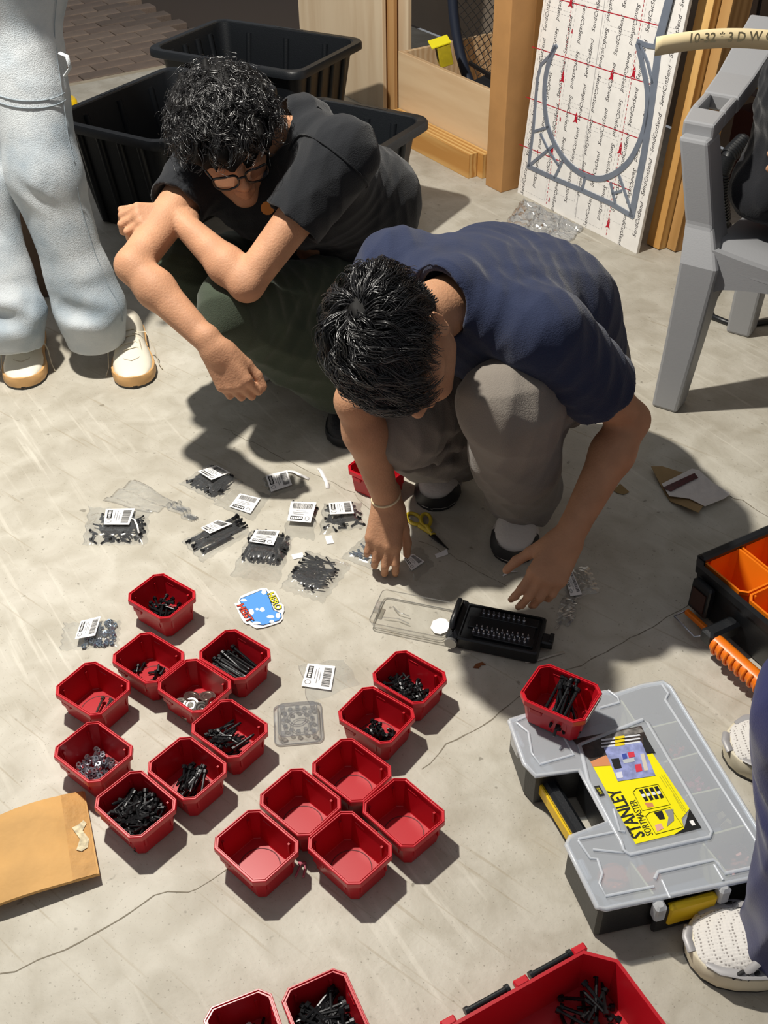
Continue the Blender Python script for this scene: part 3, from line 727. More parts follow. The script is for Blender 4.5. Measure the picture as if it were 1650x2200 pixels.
def cloth(name, col, var=.08, rough=.9, weave=.12, vscale=6, bump=.25, sheen=.15):
    return mat(name, col, rough, spec=.2, var=var, vscale=vscale, bump=bump, bscale=420, sheen=sheen)

# ================================================= curly-haired person crouching in a black T-shirt
J = dict(head=(-.318, 2.300, .697), neck=(-.172, 2.391, .69), lsh=(-.075, 2.237, .682), rsh=(-.402, 2.358, .600), lel=(-.286, 2.093, .462), lwr=(-.440, 2.225, .556), rel=(-.525, 2.106, .503),
         rwr=(-.351, 1.98, .37), lhip=(-.05, 2.46, .25), rhip=(-.17, 2.63, .26), lkn=(-.325, 2.150, .375), rkn=(-.472, 2.30, .383), lan=(-.088, 2.27, .10), ran=(-.245, 2.50, .10))
J = {k: V3(*v) for k, v in J.items()}
O = V3(-.2, 2.35, 0)
BF = norm(-_u * .80 + _r * .27 + _b * .42); BU = norm(_b * .80 + _u * .45 - _r * .10)
hc = J['head']
HF, HU = BF, norm(BU - BF * (BU @ BF)); HL = np.cross(HU, HF)
sk = head_prims(hc, HF, HU)
sk += [rc(J['neck'] + (J['lhip'] * .5 + J['rhip'] * .5 - J['neck']) * .08, hc - HF * .035 - HU * .03, .054, .052, .03)]
nd = norm(hc - HF * .035 - HU * .03 - J['neck']); mS = (J['lsh'] + J['rsh']) / 2; mH = (J['lhip'] + J['rhip']) / 2; ci = mS * .7 + mH * .3
sk += [rc(J['neck'] + (ci - J['neck']) * .3, ci, .035, .05, .03), rc(ci, mH, .05, .07, .05), rc(ci, J['lsh'], .045, .040, .03), rc(ci, J['rsh'], .045, .040, .03)]
sk += grp(limb_skin(J['lsh'], J['lel'], J['lwr'], 1.0), 1) + limb_skin(J['rsh'], J['rel'], J['rwr'], 1.0)
# left hand closes over the right upper arm, right hand hangs loose
ua = norm(J['rel'] - J['rsh'])
sk += grp(hand_prims(J['lwr'], norm(V3(-.62, -.30, .12)), norm(V3(-.25, -.62, .74)), norm(V3(.0, .60, .75)), [(.75, 1.0, .6), (.8, 1.05, .6), (.85, 1.05, .6), (.9, 1.05, .6)], .08, (.75, .35, -.35), (.3, .3), .92), 1)
sk += hand_prims(J['rwr'], norm(V3(.055, -.04, -.11)), norm(V3(-.25, -.75, .45)), norm(V3(1, .25, .25)), [(.55, .95, .6), (.65, 1.0, .6), (.65, 1.0, .6), (.55, .95, .6)], .08, (.85, .32, -.3), (.2, .25), .98)
v, f = sdf_mesh(sk, .0032)
p1 = np_mesh('person', v, f, M_SKIN_A, None, O)
tag(p1, 'person crouching in black T-shirt with curly black hair and glasses, arms folded over knees', 'person')
p1['label'] = 'curly-haired person in black T-shirt and glasses, crouching with arms folded on knees'
Hm = (J['lhip'] + J['rhip']) / 2
M_BT = cloth('black_cotton', '191b1f', .10, .88)
sh = torso(Hm + V3(0, 0, .01), J['neck'] - nd * .005, J['lsh'] + V3(0, 0, -.005), J['rsh'] + V3(0, 0, -.005), V3(.07, .06, .045), (.125, .120, .120), .055)
a, b = sleeve(J['lsh'], J['lel'], .52, .074, .071, None); c, d_ = sleeve(J['rsh'], J['rel'], .36, .068, .066, None)
neckhole = [rc(J['neck'] + nd * .004, hc - HF * .035 - HU * .02, .059, .075, .006, op='s')]
v, f = sdf_mesh(sh + a + c + b + d_ + neckhole, .0042, folds(.0042, .10, 3))
np_mesh('t_shirt', v, f, M_BT, p1, O)
Fr = frame(nd); mb = MB()
mb.tube([J['neck'] + nd * .006 + .062 * (math.cos(t) * Fr[:, 0] + math.sin(t) * Fr[:, 1]) for t in np.linspace(0, 2*math.pi, 33)], .0075, 8, caps=False, flat=1.6); mb.build('collar', M_BT, p1, 60, origin=O)
a_ = sh + a + c + b + d_ + neckhole
ch_ = sh + neckhole
cloth_patch('chest_badge', [(575 + 15*math.cos(t), 447 + 15*math.sin(t)) for t in np.linspace(0, 2*math.pi, 15)[:-1]], ch_, mat('orange_print', 'b8742c', .7), p1, O, 1.8, 2.9, .012)
cloth_patch('chest_print', [(505, 462), (535, 452), (560, 466), (580, 482), (556, 516), (535, 520), (520, 495)], ch_, mat('green_print', '587a4c', .7, var=.3, vscale=120), p1, O, 1.8, 2.9, .012)
for t0_, t1_ in (('lsh', 'lel'),): 
    dd = norm(J[t1_] - J[t0_]); Fq = frame(dd); cq_ = J[t0_] + dd * .015
    surf_seam('sleeve_seam', [cq_ + .09 * (math.cos(q) * Fq[:, 0] + math.sin(q) * Fq[:, 1]) for q in np.linspace(0, 6.28, 25)], M_BT, p1, sh + a, .0022, O, .003)
M_OL = cloth('olive_trousers', '3c4538', .12, .85)
tr = trousers(J['lhip'], J['lkn'], J['lan'], .105, .080, .085, .095) + trousers(J['rhip'], J['rkn'], J['ran'], .105, .080, .085, .095) + [el(Hm + V3(.02, .04, -.02), (.17, .14, .13), rotz(.5), .05)]
v, f = sdf_mesh(tr, .0045, folds(.0085, .13, 5))
np_mesh('trousers', v, f, M_OL, p1, O)
M_SHB = mat('black_shoe', '121214', .6, bump=.2, bscale=120); M_SOLEB = mat('black_rubber', '1b1b1d', .5)
shoe('shoe', (-.085, 2.125, 0), (-.095, 2.40, 0), p1, O, M_SHB, M_SOLEB, laces=M_SHB, width=1.05)
shoe('shoe', (-.38, 2.46, 0), (-.13, 2.58, 0), p1, O, M_SHB, mat('white_midsole', 'd8d4cc', .5), laces=M_SHB, width=1.05)
# hair: curls growing all over the cranium
def scalp_roots(n, c, F, U, seed, front=.62, low=-.25):
    r = np.random.default_rng(seed); L = np.cross(U, F); out = []
    while len(out) < n:
        x = r.normal(size=3); x /= np.linalg.norm(x); l, f_, u = x
        if u < low - .15 * (f_ < -.3): continue
        if f_ > .35 and u < front - .25 * (1 - f_): continue
        if abs(l) > .75 and f_ > -.15 and u < .18: continue
        if abs(l) > .62 and -.42 < f_ < .6 and u < .30: continue
        out.append(x)
    X = np.array(out); P = c + L * (X[:, :1] * .076) + F * (X[:, 1:2] * .098 - .012) + U * (X[:, 2:] * .092 + .022)
    N = L * (X[:, :1] / .076) + F * (X[:, 1:2] / .098) + U * (X[:, 2:] / .092); N /= np.linalg.norm(N, axis=1, keepdims=True)
    return P, N, X
R_ = np.stack([HL, HF, HU], 1)
hb = [el(hc - HF * .020 + HU * .054, (.106, .116, .094), R_, .03), el(hc + HF * .060 + HU * .070, (.086, .058, .045), R_, .03), el(hc - HF * .06 + HU * .0, (.078, .055, .075), R_, .03)]
v, f = sdf_mesh(hb, .005, folds(.012, .045, 8, False))
hair1 = np_mesh('hair', v, f, M_HAIR_BASE, p1, O)
P, N, X = scalp_roots(760, hc, HF, HU, 11)
r = np.random.default_rng(12); n = len(P); k = 22; t = np.linspace(0, 1, k); per = 6
tang = r.normal(size=(n, 3)) + (HF * .5 - V3(0, 0, .7)) * .8; tang -= N * (tang * N).sum(1, keepdims=True); tang /= np.linalg.norm(tang, axis=1, keepdims=True)
ax0 = N * .75 + tang * .55; out = []
for q in range(per):
    ln = r.uniform(.060, .095, n) * (1 + .12 * X[:, 2]) * r.uniform(.75, 1.1, n); bt = np.cross(N, tang)
    if q == 0: cr = r.uniform(.007, .0145, n); tw = r.uniform(1.3, 2.3, n) * 2 * math.pi * r.choice([-1, 1], n); ph = r.uniform(0, 6.28, n)
    c_ = cr * r.uniform(.8, 1.2, n); p_ = ph + r.normal(0, .28, n); off = r.normal(0, .0022, (n, 3))
    axis = P[:, None] + off[:, None] + N[:, None] * (ln[:, None] * (.95 * t - .42 * t ** 2))[..., None] + tang[:, None] * (ln[:, None] * .62 * t ** 1.6)[..., None] + (HF * .6 - V3(0, 0, .6))[None, None] * (.016 * t ** 2)[None, :, None]
    env = np.minimum(1, t * 2.0)
    u1 = bt; u2 = N * .55 - tang * .75; u2 /= np.linalg.norm(u2, axis=1, keepdims=True)
    out.append(axis + (c_[:, None] * env * np.cos(tw[:, None] * t + p_[:, None]))[..., None] * u1[:, None] + (c_[:, None] * env * np.sin(tw[:, None] * t + p_[:, None]))[..., None] * u2[:, None])
path = np.concatenate(out); n = len(path)
v, f = strands(path, r.uniform(.0007, .0013, n), 3); tag(np_mesh('curls', v, f, M_HAIR, hair1, O), kind='stuff')
# eyebrows and glasses
q1 = lambda l, f_, u: hc + HL * l + HF * f_ + HU * u
for s in (-1, 1):
    mb = MB(); mb.tube([q1(s*.012, .100, .022), q1(s*.03, .097, .028), q1(s*.05, .078, .024)], [.003, .004, .002], 6, flat=1.2); mb.build('eyebrow', M_HAIR_BASE, p1, 60, origin=O)
gl = bpy.data.objects.new('glasses', None); COL.objects.link(gl); gl.parent = p1
M_FR = mat('black_acetate', '0f0f11', .3, spec=.6); M_LENS = film('lens_glass', (.96, .97, .98), .35, .03)
for s in (-1, 1):
    ring = [(s*(.034 + .026*math.copysign(abs(math.cos(a))**.6, math.cos(a))), .118 - .012*abs(math.cos(a))*(1 if math.cos(a) > 0 else .1), .000 + .018*math.copysign(abs(math.sin(a))**.7, math.sin(a))) for a in np.linspace(0, 2*math.pi, 25)]
    pts = [q1(*p) for p in ring]
    mb = MB(); mb.tube(pts, .0026, 6, caps=False); mb.build('lens_rim', M_FR, gl, 60, origin=O)
    mb = MB(); mb.add(pts[:-1], [tuple(range(24))]); mb.build('lens', M_LENS, gl, origin=O)
    mb = MB(); mb.tube([q1(s*.06, .106, .012), q1(s*.077, .05, .014), q1(s*.083, -.01, .018), q1(s*.082, -.035, .0)], .0028, 6); mb.build('temple', M_FR, gl, 60, origin=O)
mb = MB(); mb.tube([q1(-.009, .118, .004), q1(0, .121, .008), q1(.009, .118, .004)], .0026, 6); mb.build('bridge', M_FR, gl, 60, origin=O)

# ================================================= person crouching in a navy T-shirt
J = dict(head=(.026, 1.572, .606), neck=(.121, 1.70, .631), lsh=(.290, 1.640, .581), rsh=(.030, 1.850, .600), lel=(.478, 1.717, .350), lwr=(.348, 1.551, .190), rel=(-.050, 1.686, .425), rwr=(.008, 1.713, .156),
         lhip=(.415, 1.96, .315), rhip=(.274, 2.065, .370), lkn=(.220, 1.605, .462), rkn=(.030, 1.765, .318), lan=(.305, 1.84, .09), ran=(.165, 2.04, .09))
J = {k: V3(*v) for k, v in J.items()}
O = V3(.2, 1.75, 0); hc = J['head']
HF = norm(-_u * .96 + _r * .17 + _b * .02); U_ = norm(_b * .80 - _r * .58); HU = norm(U_ - HF * (U_ @ HF)); HL = np.cross(HU, HF)
sk = head_prims(hc, HF, HU)
sk += [rc(J['neck'] + (J['lhip'] * .5 + J['rhip'] * .5 - J['neck']) * .08, hc - HF * .035 - HU * .03, .055, .053, .03)]
nd = norm(hc - HF * .035 - HU * .03 - J['neck']); mS = (J['lsh'] + J['rsh']) / 2; mH = (J['lhip'] + J['rhip']) / 2; ci = mS * .7 + mH * .3
sk += [rc(J['neck'] + (ci - J['neck']) * .3, ci, .035, .05, .03), rc(ci, mH, .05, .07, .05), rc(ci, J['lsh'], .045, .040, .03), rc(ci, J['rsh'], .045, .040, .03)]
sk += limb_skin(J['lsh'], J['lel'], J['lwr'], 1.02) + limb_skin(J['rsh'], J['rel'], J['rwr'], 1.02)
sk += hand_prims(J['rwr'], norm(V3(-.015, -.060, -.085)), norm(V3(0, -.75, .6)), norm(V3(1, 0, .1)), [(.25, .5, .4), (.3, .6, .4), (.35, .7, .45), (.3, .9, .5)], .10, (.75, .40, -.5), (.2, .3), .93)
sk += hand_prims(J['lwr'], norm(V3(-.06, -.075, -.075)), norm(V3(.15, -.65, .75)), norm(V3(-1, .35, .1)), [(.35, .45, .4), (.4, .5, .4), (.45, .55, .4), (.5, .6, .4)], .05, (.75, .5, -.35), (.1, .2), .95)
v, f = sdf_mesh(sk, .0032)
p2 = np_mesh('person', v, f, M_SKIN_B, None, O)
tag(p2, 'person in navy T-shirt and grey trousers crouching over the black bit case', 'person')
Hm = (J['lhip'] + J['rhip']) / 2
M_NV = cloth('navy_cotton', '222a43', .10, .88)
sh = torso(Hm + V3(-.01, -.02, .04), J['neck'] - nd * .005, J['lsh'], J['rsh'], V3(.012, .015, .035), (.130, .126, .122), .06)
a, b = sleeve(J['lsh'], J['lel'], .62, .078, .075, None); c, d_ = sleeve(J['rsh'], J['rel'], .62, .078, .075, None)
neckhole = [rc(J['neck'] + nd * .004, hc - HF * .035 - HU * .02, .060, .076, .006, op='s')]
v, f = sdf_mesh(sh + a + c + b + d_ + neckhole, .0042, folds(.0040, .11, 23))
np_mesh('t_shirt', v, f, M_NV, p2, O)
Fr = frame(nd); mb = MB()
mb.tube([J['neck'] + nd * .006 + .063 * (math.cos(t) * Fr[:, 0] + math.sin(t) * Fr[:, 1]) for t in np.linspace(0, 2*math.pi, 33)], .0075, 8, caps=False, flat=1.6); mb.build('collar', M_NV, p2, 60, origin=O)
M_GY = cloth('grey_trousers', '7a736b', .08, .9)
tr = trousers(J['lhip'], J['lkn'], J['lan'] + V3(0, 0, -.01), .108, .082, .085, .085) + trousers(J['rhip'], J['rkn'], J['ran'] + V3(0, 0, -.02), .108, .085, .095, .092) + [el(Hm + V3(.02, .03, -.02), (.16, .145, .13), rotz(-.5), .05)]
kc = J['lkn']   # creases wrapping below the raised knee and along the shins
for dz, w_, r_ in ((-.075, .10, .010), (-.125, .09, .009), (-.19, .09, .008)):
    tr += [rc(kc + V3(-.09, -.04, dz + .015), kc + V3(.02 + .1*w_, -.09, dz - .02), .004, r_, .02, op='s'), rc(kc + V3(.02, -.085, dz - .035), kc + V3(.11, -.02, dz + .01), r_, .004, .02, op='s')]
tr += [rc(J['rkn'] + V3(-.07, -.06, -.03), J['rkn'] + V3(.10, .02, -.06), .005, .009, .02, op='s'), rc(J['rkn'] + V3(-.03, -.05, -.10), J['rkn'] + V3(.13, .06, -.12), .005, .009, .02, op='s'), rc(kc + V3(.03, .03, .085), kc + V3(.13, .14, .05), .004, .012, .02, op='s')]
v, f = sdf_mesh(tr, .0045, folds(.0075, .14, 15))
np_mesh('trousers', v, f, M_GY, p2, O)
M_WSH = mat('white_shoe_canvas', 'd3ccc4', .7, bump=.15, bscale=150); M_LACE = mat('white_lace', 'd8d2c6', .8)
for tp, hp in (((.268, 1.695, 0), (.325, 1.96, 0)), ((.105, 1.88, 0), (.19, 2.14, 0))):
    o, M, L = shoe('shoe', tp, hp, p2, O, M_WSH, mat('pale_midsole', 'c9c2ba', .5), laces=M_LACE, width=1.0, tread=M_SOLEB)
    tc = MB(); ring = []
    for zz, g, u0 in ((.012, 1.14, .78), (.03, 1.10, .80), (.04, .92, .84)):
        rr = []
        for u, w in ((.74, .0465), (.80, .0465), (.87, .0435), (.94, .034), (.98, .021), (1.0, .005)): rr.append((u * L + (.004 if u > .9 else 0), w * g, zz))
        rr += [(x, -y, z) for x, y, z in reversed(rr)]; ring.append(xf(M, rr))
    tc.loft(ring, cap0=False, cap1=False, closed=False); tc.build('toe_bumper', M_SOLEB, o, 60, origin=O)
mb = MB(); wd_ = norm(J['rwr'] - J['rel']); Fr = frame(wd_); bc = J['rwr'] - wd_ * .02
mb.tube([bc + .029 * (math.cos(t) * Fr[:, 0] + math.sin(t) * Fr[:, 1]) for t in np.linspace(0, 2*math.pi, 25)], .0024, 6, caps=False); mb.build('bracelet', mat('cream_cord', 'd9c6a2', .8), p2, 60, origin=O)
R_ = np.stack([HL, HF, HU], 1)
hb = [el(hc - HF * .016 + HU * .027, (.0775, .0975, .0920), R_, .03), el(hc + HF * .05 + HU * .056, (.066, .050, .040), R_, .03), el(hc - HF * .06 - HU * .012, (.064, .043, .060), R_, .03)]
v, f = sdf_mesh(hb, .005, folds(.0025, .05, 9, False))
hair2 = np_mesh('hair', v, f, M_HAIR_BASE, p2, O)
P, N, X = scalp_roots(900, hc, HF, HU, 21, front=.55, low=-.35)
r = np.random.default_rng(22); n = len(P); k = 18; t = np.linspace(0, 1, k); per = 7
whorl = norm(V3(0, -.42, .9)); Wd = X - whorl; Wt = HL * Wd[:, :1] + HF * Wd[:, 1:2] + HU * Wd[:, 2:]; Wt -= N * (Wt * N).sum(1, keepdims=True); Wt /= np.linalg.norm(Wt, axis=1, keepdims=True) + 1e-6
sw = np.cross(N, Wt); fl = Wt + .55 * sw + r.normal(0, 1, (n, 3)) * (.18 + 1.1 * np.exp(-5 * np.linalg.norm(Wd, axis=1)))[:, None]; fl -= N * (fl * N).sum(1, keepdims=True); fl /= np.linalg.norm(fl, axis=1, keepdims=True); bt = np.cross(N, fl)
near = np.linalg.norm(Wd, axis=1); top = np.clip((X[:, 2] - .02 + .25 * np.clip(X[:, 1], 0, 1)) / .55, .10, 1); top = np.where(np.abs(X[:, 0]) > .42, np.minimum(top, np.clip((X[:, 2] - .30) / .55, .08, 1)), top); Ln = r.uniform(.060, .105, n) * top
lift = (.010 + .016 * top) * r.uniform(.6, 1.35, n); ph = (P @ V3(70, 55, 60)) % 6.28 + r.normal(0, .6, n); am = r.uniform(.004, .010, n) * top; nw = r.uniform(1.0, 1.9, n); out = []
Rc = .095
for q in range(per):
    ln = Ln * r.uniform(.8, 1.08, n); off = r.normal(0, .0026, (n, 3)); p_ = ph + r.normal(0, .22, n)
    th = (ln[:, None] * t) / Rc
    ax = P[:, None] + off[:, None] + fl[:, None] * (Rc * np.sin(th))[..., None] - N[:, None] * (Rc * (1 - np.cos(th)))[..., None] + (N[:, None] * np.cos(th)[..., None] + fl[:, None] * np.sin(th)[..., None]) * (.005 + lift[:, None] * np.minimum(1, t * 2.5) * (1 - .3 * t))[..., None]
    ax += (am[:, None] * np.minimum(1, t * 2) * np.sin(nw[:, None] * 2 * math.pi * t + p_[:, None]))[..., None] * bt[:, None] + (.45 * am[:, None] * np.sin(nw[:, None] * 2 * math.pi * t + p_[:, None] + 1.4))[..., None] * N[:, None]
    out.append(ax)
path = np.concatenate(out); n = len(path)
v, f = strands(path, r.uniform(.0008, .0014, n), 3); tag(np_mesh('locks', v, f, M_HAIR, hair2, O), kind='stuff')
# ================================================= person standing in light washed jeans (seen up to the hips)
O = V3(-.85, 2.6, 0)
J = dict(lhip=aty(8, -70, 2.66), lkn=aty(96, 372, 2.56), lan=at(206, 705, .11), rhip=aty(-130, -60, 2.70), rkn=aty(-45, 400, 2.62), ran=at(28, 712, .12))
Hm = (J['lhip'] + J['rhip']) / 2; N3 = V3(Hm[0] + .0, Hm[1] + .0, 1.50); ls, rs = N3 + V3(.19, -.02, -.06), N3 + V3(-.19, -.02, -.06)
F3, U3 = norm(V3(.35, -.8, -.45)), norm(V3(.1, -.4, .9)); hc3 = N3 + V3(.02, -.05, .16)
sk = head_prims(hc3, F3, U3) + [rc(N3 - V3(0, 0, .04), hc3 - V3(0, -.02, .05), .054, .052, .03), rc(N3 - V3(0, 0, .1), Hm, .07, .09, .05)]
le, re = ls + V3(.04, -.03, -.30), rs + V3(-.04, -.03, -.30); lw, rw = V3(Hm[0] - .06, Hm[1] - .25, 1.17), V3(Hm[0] + .06, Hm[1] - .22, 1.20)
sk += [rc(N3 - V3(0, 0, .1), ls, .045, .04, .03), rc(N3 - V3(0, 0, .1), rs, .045, .04, .03)] + limb_skin(ls, le, lw) + limb_skin(rs, re, rw)
sk += hand_prims(lw, V3(-1, .1, .1), V3(0, -1, .2), V3(0, .1, 1), [(.4, .5, .4)] * 4) + hand_prims(rw, V3(1, .1, 0), V3(0, -1, .2), V3(0, .1, 1), [(.4, .5, .4)] * 4)
sk += [rc(J[a], J[b], .06, .05, .03) for a, b in (('lhip', 'lkn'), ('rhip', 'rkn'))] + [rc(J[a], J[b], .05, .035, .03) for a, b in (('lkn', 'lan'), ('rkn', 'ran'))] + [rc(Hm, J['lhip'], .08, .06, .04), rc(Hm, J['rhip'], .08, .06, .04)]
v, f = sdf_mesh(sk, .006); p3 = np_mesh('person', v, f, M_SKIN_A, None, O)
tag(p3, 'standing person in light washed baggy jeans and cream sneakers, seen from the thighs down', 'person')
shv = torso(Hm + V3(0, 0, .08), N3, ls, rs, V3(0, .02, 0), (.14, .14, .13), .06); a, b = sleeve(ls, le, .75, .075, .075, None); c, d_ = sleeve(rs, re, .75, .075, .075, None)
v, f = sdf_mesh(shv + a + c + b + d_, .008, folds(.004, .1, 33)); np_mesh('t_shirt', v, f, cloth('grey_cotton', '7f8286', .06, .9), p3, O)
Rh = np.stack([np.cross(U3, F3), F3, U3], 1); v, f = sdf_mesh([el(hc3 - F3 * .02 + U3 * .04, (.088, .106, .09), Rh, .02)], .008, folds(.006, .05, 9, False)); np_mesh('hair', v, f, M_HAIR_BASE, p3, O)
def denim():
    m = cloth('light_denim', 'a9b4bd', .10, .9, vscale=7, bump=.3); nt = m.node_tree; p = nt.nodes['Principled BSDF']
    r = [n for n in nt.nodes if n.type == 'VALTORGB'][0]; r.color_ramp.elements[0].color = (*srgb('93a2ae'), 1); r.color_ramp.elements[1].color = (*srgb('c2c8cc'), 1); r.color_ramp.elements[0].position = .3; r.color_ramp.elements[1].position = .6
    return m
M_DENIM = denim()
def leg3(h, kn, an, up):
    m = kn + (an - kn) * .62; bag = an + (kn - an) * .16
    return [rc(h, kn, .112, .084, .05), rc(kn, m, .084, .078, .04), rc(m, bag, .080, .092, .03), rc(bag + V3(.01, -.02, 0), an + V3(.0, -.01, -.03), .092, .078, .02, True)]
jp = leg3(J['lhip'], J['lkn'], J['lan'], 1) + leg3(J['rhip'], J['rkn'], J['ran'], 1) + [rc(J['lhip'], J['rhip'], .14, .14, .05), rc(Hm, Hm + V3(0, 0, .1), .15, .15, .05, True)]
# deep creases above the hems and behind the knees
for kn, an in ((J['lkn'], J['lan']), (J['rkn'], J['ran'])):
    b0 = an + (kn - an) * .24; jp += [rc(b0 + V3(-.11, -.09, .02), b0 + V3(.07, -.115, -.015), .016, .022, .03, op='s'), rc(b0 + V3(-.02, -.11, .07), b0 + V3(.12, -.08, .055), .008, .010, .02, op='s')]
    jp += [rc(kn + V3(-.06, -.10, .02), kn + V3(.08, -.10, -.10), .009, .006, .025, op='s'), rc(kn + V3(.09, -.08, .12), kn + V3(.02, -.11, -.02), .008, .006, .02, op='s')]
v, f = sdf_mesh(jp, .0055, folds(.0042, .22, 31, True, (1, 1, .5))); jo = np_mesh('jeans', v, f, M_DENIM, p3, O)
M_STITCH = mat('pale_stitching', '8c979f', .9)
kn, hp_, an = J['lkn'], J['lhip'], J['lan']
c0 = kn + (hp_ - kn) * .42
for dz in (0, .016):
    surf_seam('knee_patch_seam', [c0 + V3(.14 * math.cos(t), .14 * math.sin(t), dz - .012 * math.cos(t)) for t in np.linspace(-2.1, -.3, 16)], M_STITCH, jo, jp, .0014, O)
for q0, q1_, s_ in ((hp_, kn, .12), (kn, an, .10)):
    surf_seam('side_seam', [q0 + (q1_ - q0) * u + V3(s_, -.05, 0) for u in np.linspace(.05, .9, 14)], M_STITCH, jo, jp, .0009, O)
mb = MB(); lp = c0 + V3(.108, -.06, .10); mb.tube([lp, lp + V3(.018, -.01, -.004), lp + V3(.020, -.01, -.03), lp + V3(.002, 0, -.05)], .006, 6, flat=.5); mb.build('hammer_loop', M_DENIM, jo, 60, origin=O)
M_CREAM = mat('cream_leather', 'e3dccb', .55, bump=.06, bscale=90); M_GUM = mat('gum_sole', 'cfa26a', .5); M_CREAML = mat('cream_lace', 'e0d8c4', .8)
for tp, hp in ((at(52, 838), V3(-.995, 2.72, 0)), (at(292, 836), V3(-.715, 2.72, 0))):
    o, M, L = shoe('shoe', tp, hp, p3, O, M_CREAM, M_GUM, laces=M_CREAML, width=1.12, solez=.034, tread=M_SOLEB)
    for lx in (-1, 1):
        mb = MB(); mb.tube(xf(M, [(.55*L, lx*.01, .09), (.52*L, lx*.045, .085), (.60*L, lx*.062, .045), (.66*L, lx*.066, .012), (.74*L, lx*.075, .004)]), .0026, 6, flat=.6); mb.build('lace_end', M_CREAML, o, 60, origin=O)
    tb = MB(); tb.tube(xf(M, [(.74*L, -.030, .058), (.80*L, -.018, .057), (.83*L, 0, .056), (.80*L, .018, .057), (.74*L, .030, .058), (.62*L, .026, .080)]), .0014, 6); tb.build('toe_seam', mat('taupe_stitch', 'b3a895', .8), o, 60, origin=O)

def mesh_fabric():
    m = bpy.data.materials.new('white_mesh'); m.use_nodes = True; nt = m.node_tree; pb = nt.nodes['Principled BSDF']; pb.inputs['Roughness'].default_value = .75
    tc = nt.nodes.new('ShaderNodeTexCoord'); vo = nt.nodes.new('ShaderNodeTexVoronoi'); vo.inputs['Scale'].default_value = 190; vo.inputs['Randomness'].default_value = .25
    rp = nt.nodes.new('ShaderNodeValToRGB'); rp.color_ramp.elements[0].position = .22; rp.color_ramp.elements[1].position = .36; rp.color_ramp.elements[0].color = (*srgb('8d8783'), 1); rp.color_ramp.elements[1].color = (*srgb('dad6d1'), 1)
    nt.links.new(tc.outputs['Object'], vo.inputs['Vector']); nt.links.new(vo.outputs['Distance'], rp.inputs['Fac']); nt.links.new(rp.outputs['Color'], pb.inputs['Base Color'])
    bn = nt.nodes.new('ShaderNodeBump'); bn.inputs['Strength'].default_value = .5; bn.inputs['Distance'].default_value = .002; nt.links.new(vo.outputs['Distance'], bn.inputs['Height']); nt.links.new(bn.outputs['Normal'], pb.inputs['Normal']); return m
# ================================================= person standing at the lower right: navy trousers, silver running shoes
O = V3(.75, .95, 0)
M_NP = cloth('navy_nylon', '23295a', .10, .55, bump=.1, vscale=4); M_MESH = mesh_fabric(); M_SILV = mat('silver_overlay', 'a3a1a2', .45, metal=.15); M_MIDS = mat('ivory_midsole', 'd9cfb6', .5)
an_n, an_f = V3(.580, .810, .13), V3(.76, 1.155, .13); kn_n, kn_f = V3(.562, .865, .48), V3(.76, 1.10, .50); hn, hf = V3(.78, .86, .92), V3(.86, 1.03, .92)
Hm = (hn + hf) / 2; N4 = V3(.88, .94, 1.48); ls, rs = N4 + V3(-.03, -.18, -.06), N4 + V3(-.03, .18, -.06); F4, U4 = norm(V3(-.85, .1, -.45)), norm(V3(-.4, 0, .9)); hc4 = N4 + V3(-.05, 0, .15)
sk = head_prims(hc4, F4, U4) + [rc(N4 - V3(0, 0, .04), hc4 - V3(-.02, 0, .05), .054, .052, .03), rc(N4 - V3(0, 0, .1), Hm, .07, .09, .05), rc(Hm, hn, .08, .06, .04), rc(Hm, hf, .08, .06, .04)]
sk += [rc(hn, kn_n, .06, .05, .03), rc(kn_n, an_n, .05, .035, .03), rc(hf, kn_f, .06, .05, .03), rc(kn_f, an_f, .05, .035, .03)]
le, re = ls + V3(.05, -.03, -.29), rs + V3(.05, .03, -.29); lw, rw = le + V3(-.1, .02, -.22), re + V3(-.1, -.02, -.22)
sk += [rc(N4 - V3(0, 0, .1), ls, .045, .04, .03), rc(N4 - V3(0, 0, .1), rs, .045, .04, .03)] + limb_skin(ls, le, lw) + limb_skin(rs, re, rw)
for w_, s_ in ((lw, 1), (rw, -1)): sk += hand_prims(w_, V3(-.2, 0, -1), V3(.2, -s_, 0), V3(-1, 0, 0), [(.3, .4, .3)] * 4)
v, f = sdf_mesh(sk, .007); p4 = np_mesh('person', v, f, M_SKIN_A, None, O)
tag(p4, 'person at the lower right in navy trousers and silver mesh running shoes', 'person')
shv = torso(Hm + V3(0, 0, .06), N4, ls, rs, V3(.02, 0, 0), (.14, .14, .13), .06); a, b = sleeve(ls, le, .75, .075, .075, None); c, d_ = sleeve(rs, re, .75, .075, .075, None)
v, f = sdf_mesh(shv + a + c + b + d_, .009, folds(.004, .1, 43)); np_mesh('t_shirt', v, f, cloth('slate_cotton', '50545c', .06, .9), p4, O)
Rh = np.stack([np.cross(U4, F4), F4, U4], 1); v, f = sdf_mesh([el(hc4 - F4 * .02 + U4 * .04, (.088, .106, .09), Rh, .02)], .008, folds(.006, .05, 9, False)); np_mesh('hair', v, f, M_HAIR_BASE, p4, O)
def leg4(h, k_, a_): return [rc(h, k_, .12, .10, .05), rc(k_, a_ + V3(.02, .0, .06), .10, .098, .04), rc(a_ + V3(.02, 0, .06), a_ + V3(.02, 0, -.085), .098, .092, .03, True)]
v, f = sdf_mesh(leg4(hn, kn_n, an_n) + leg4(hf, kn_f, an_f) + [rc(hn, hf, .13, .13, .05), rc(Hm, Hm + V3(0, 0, .12), .15, .15, .05, True)], .006, folds(.009, .16, 41)); np_mesh('trousers', v, f, M_NP, p4, O)
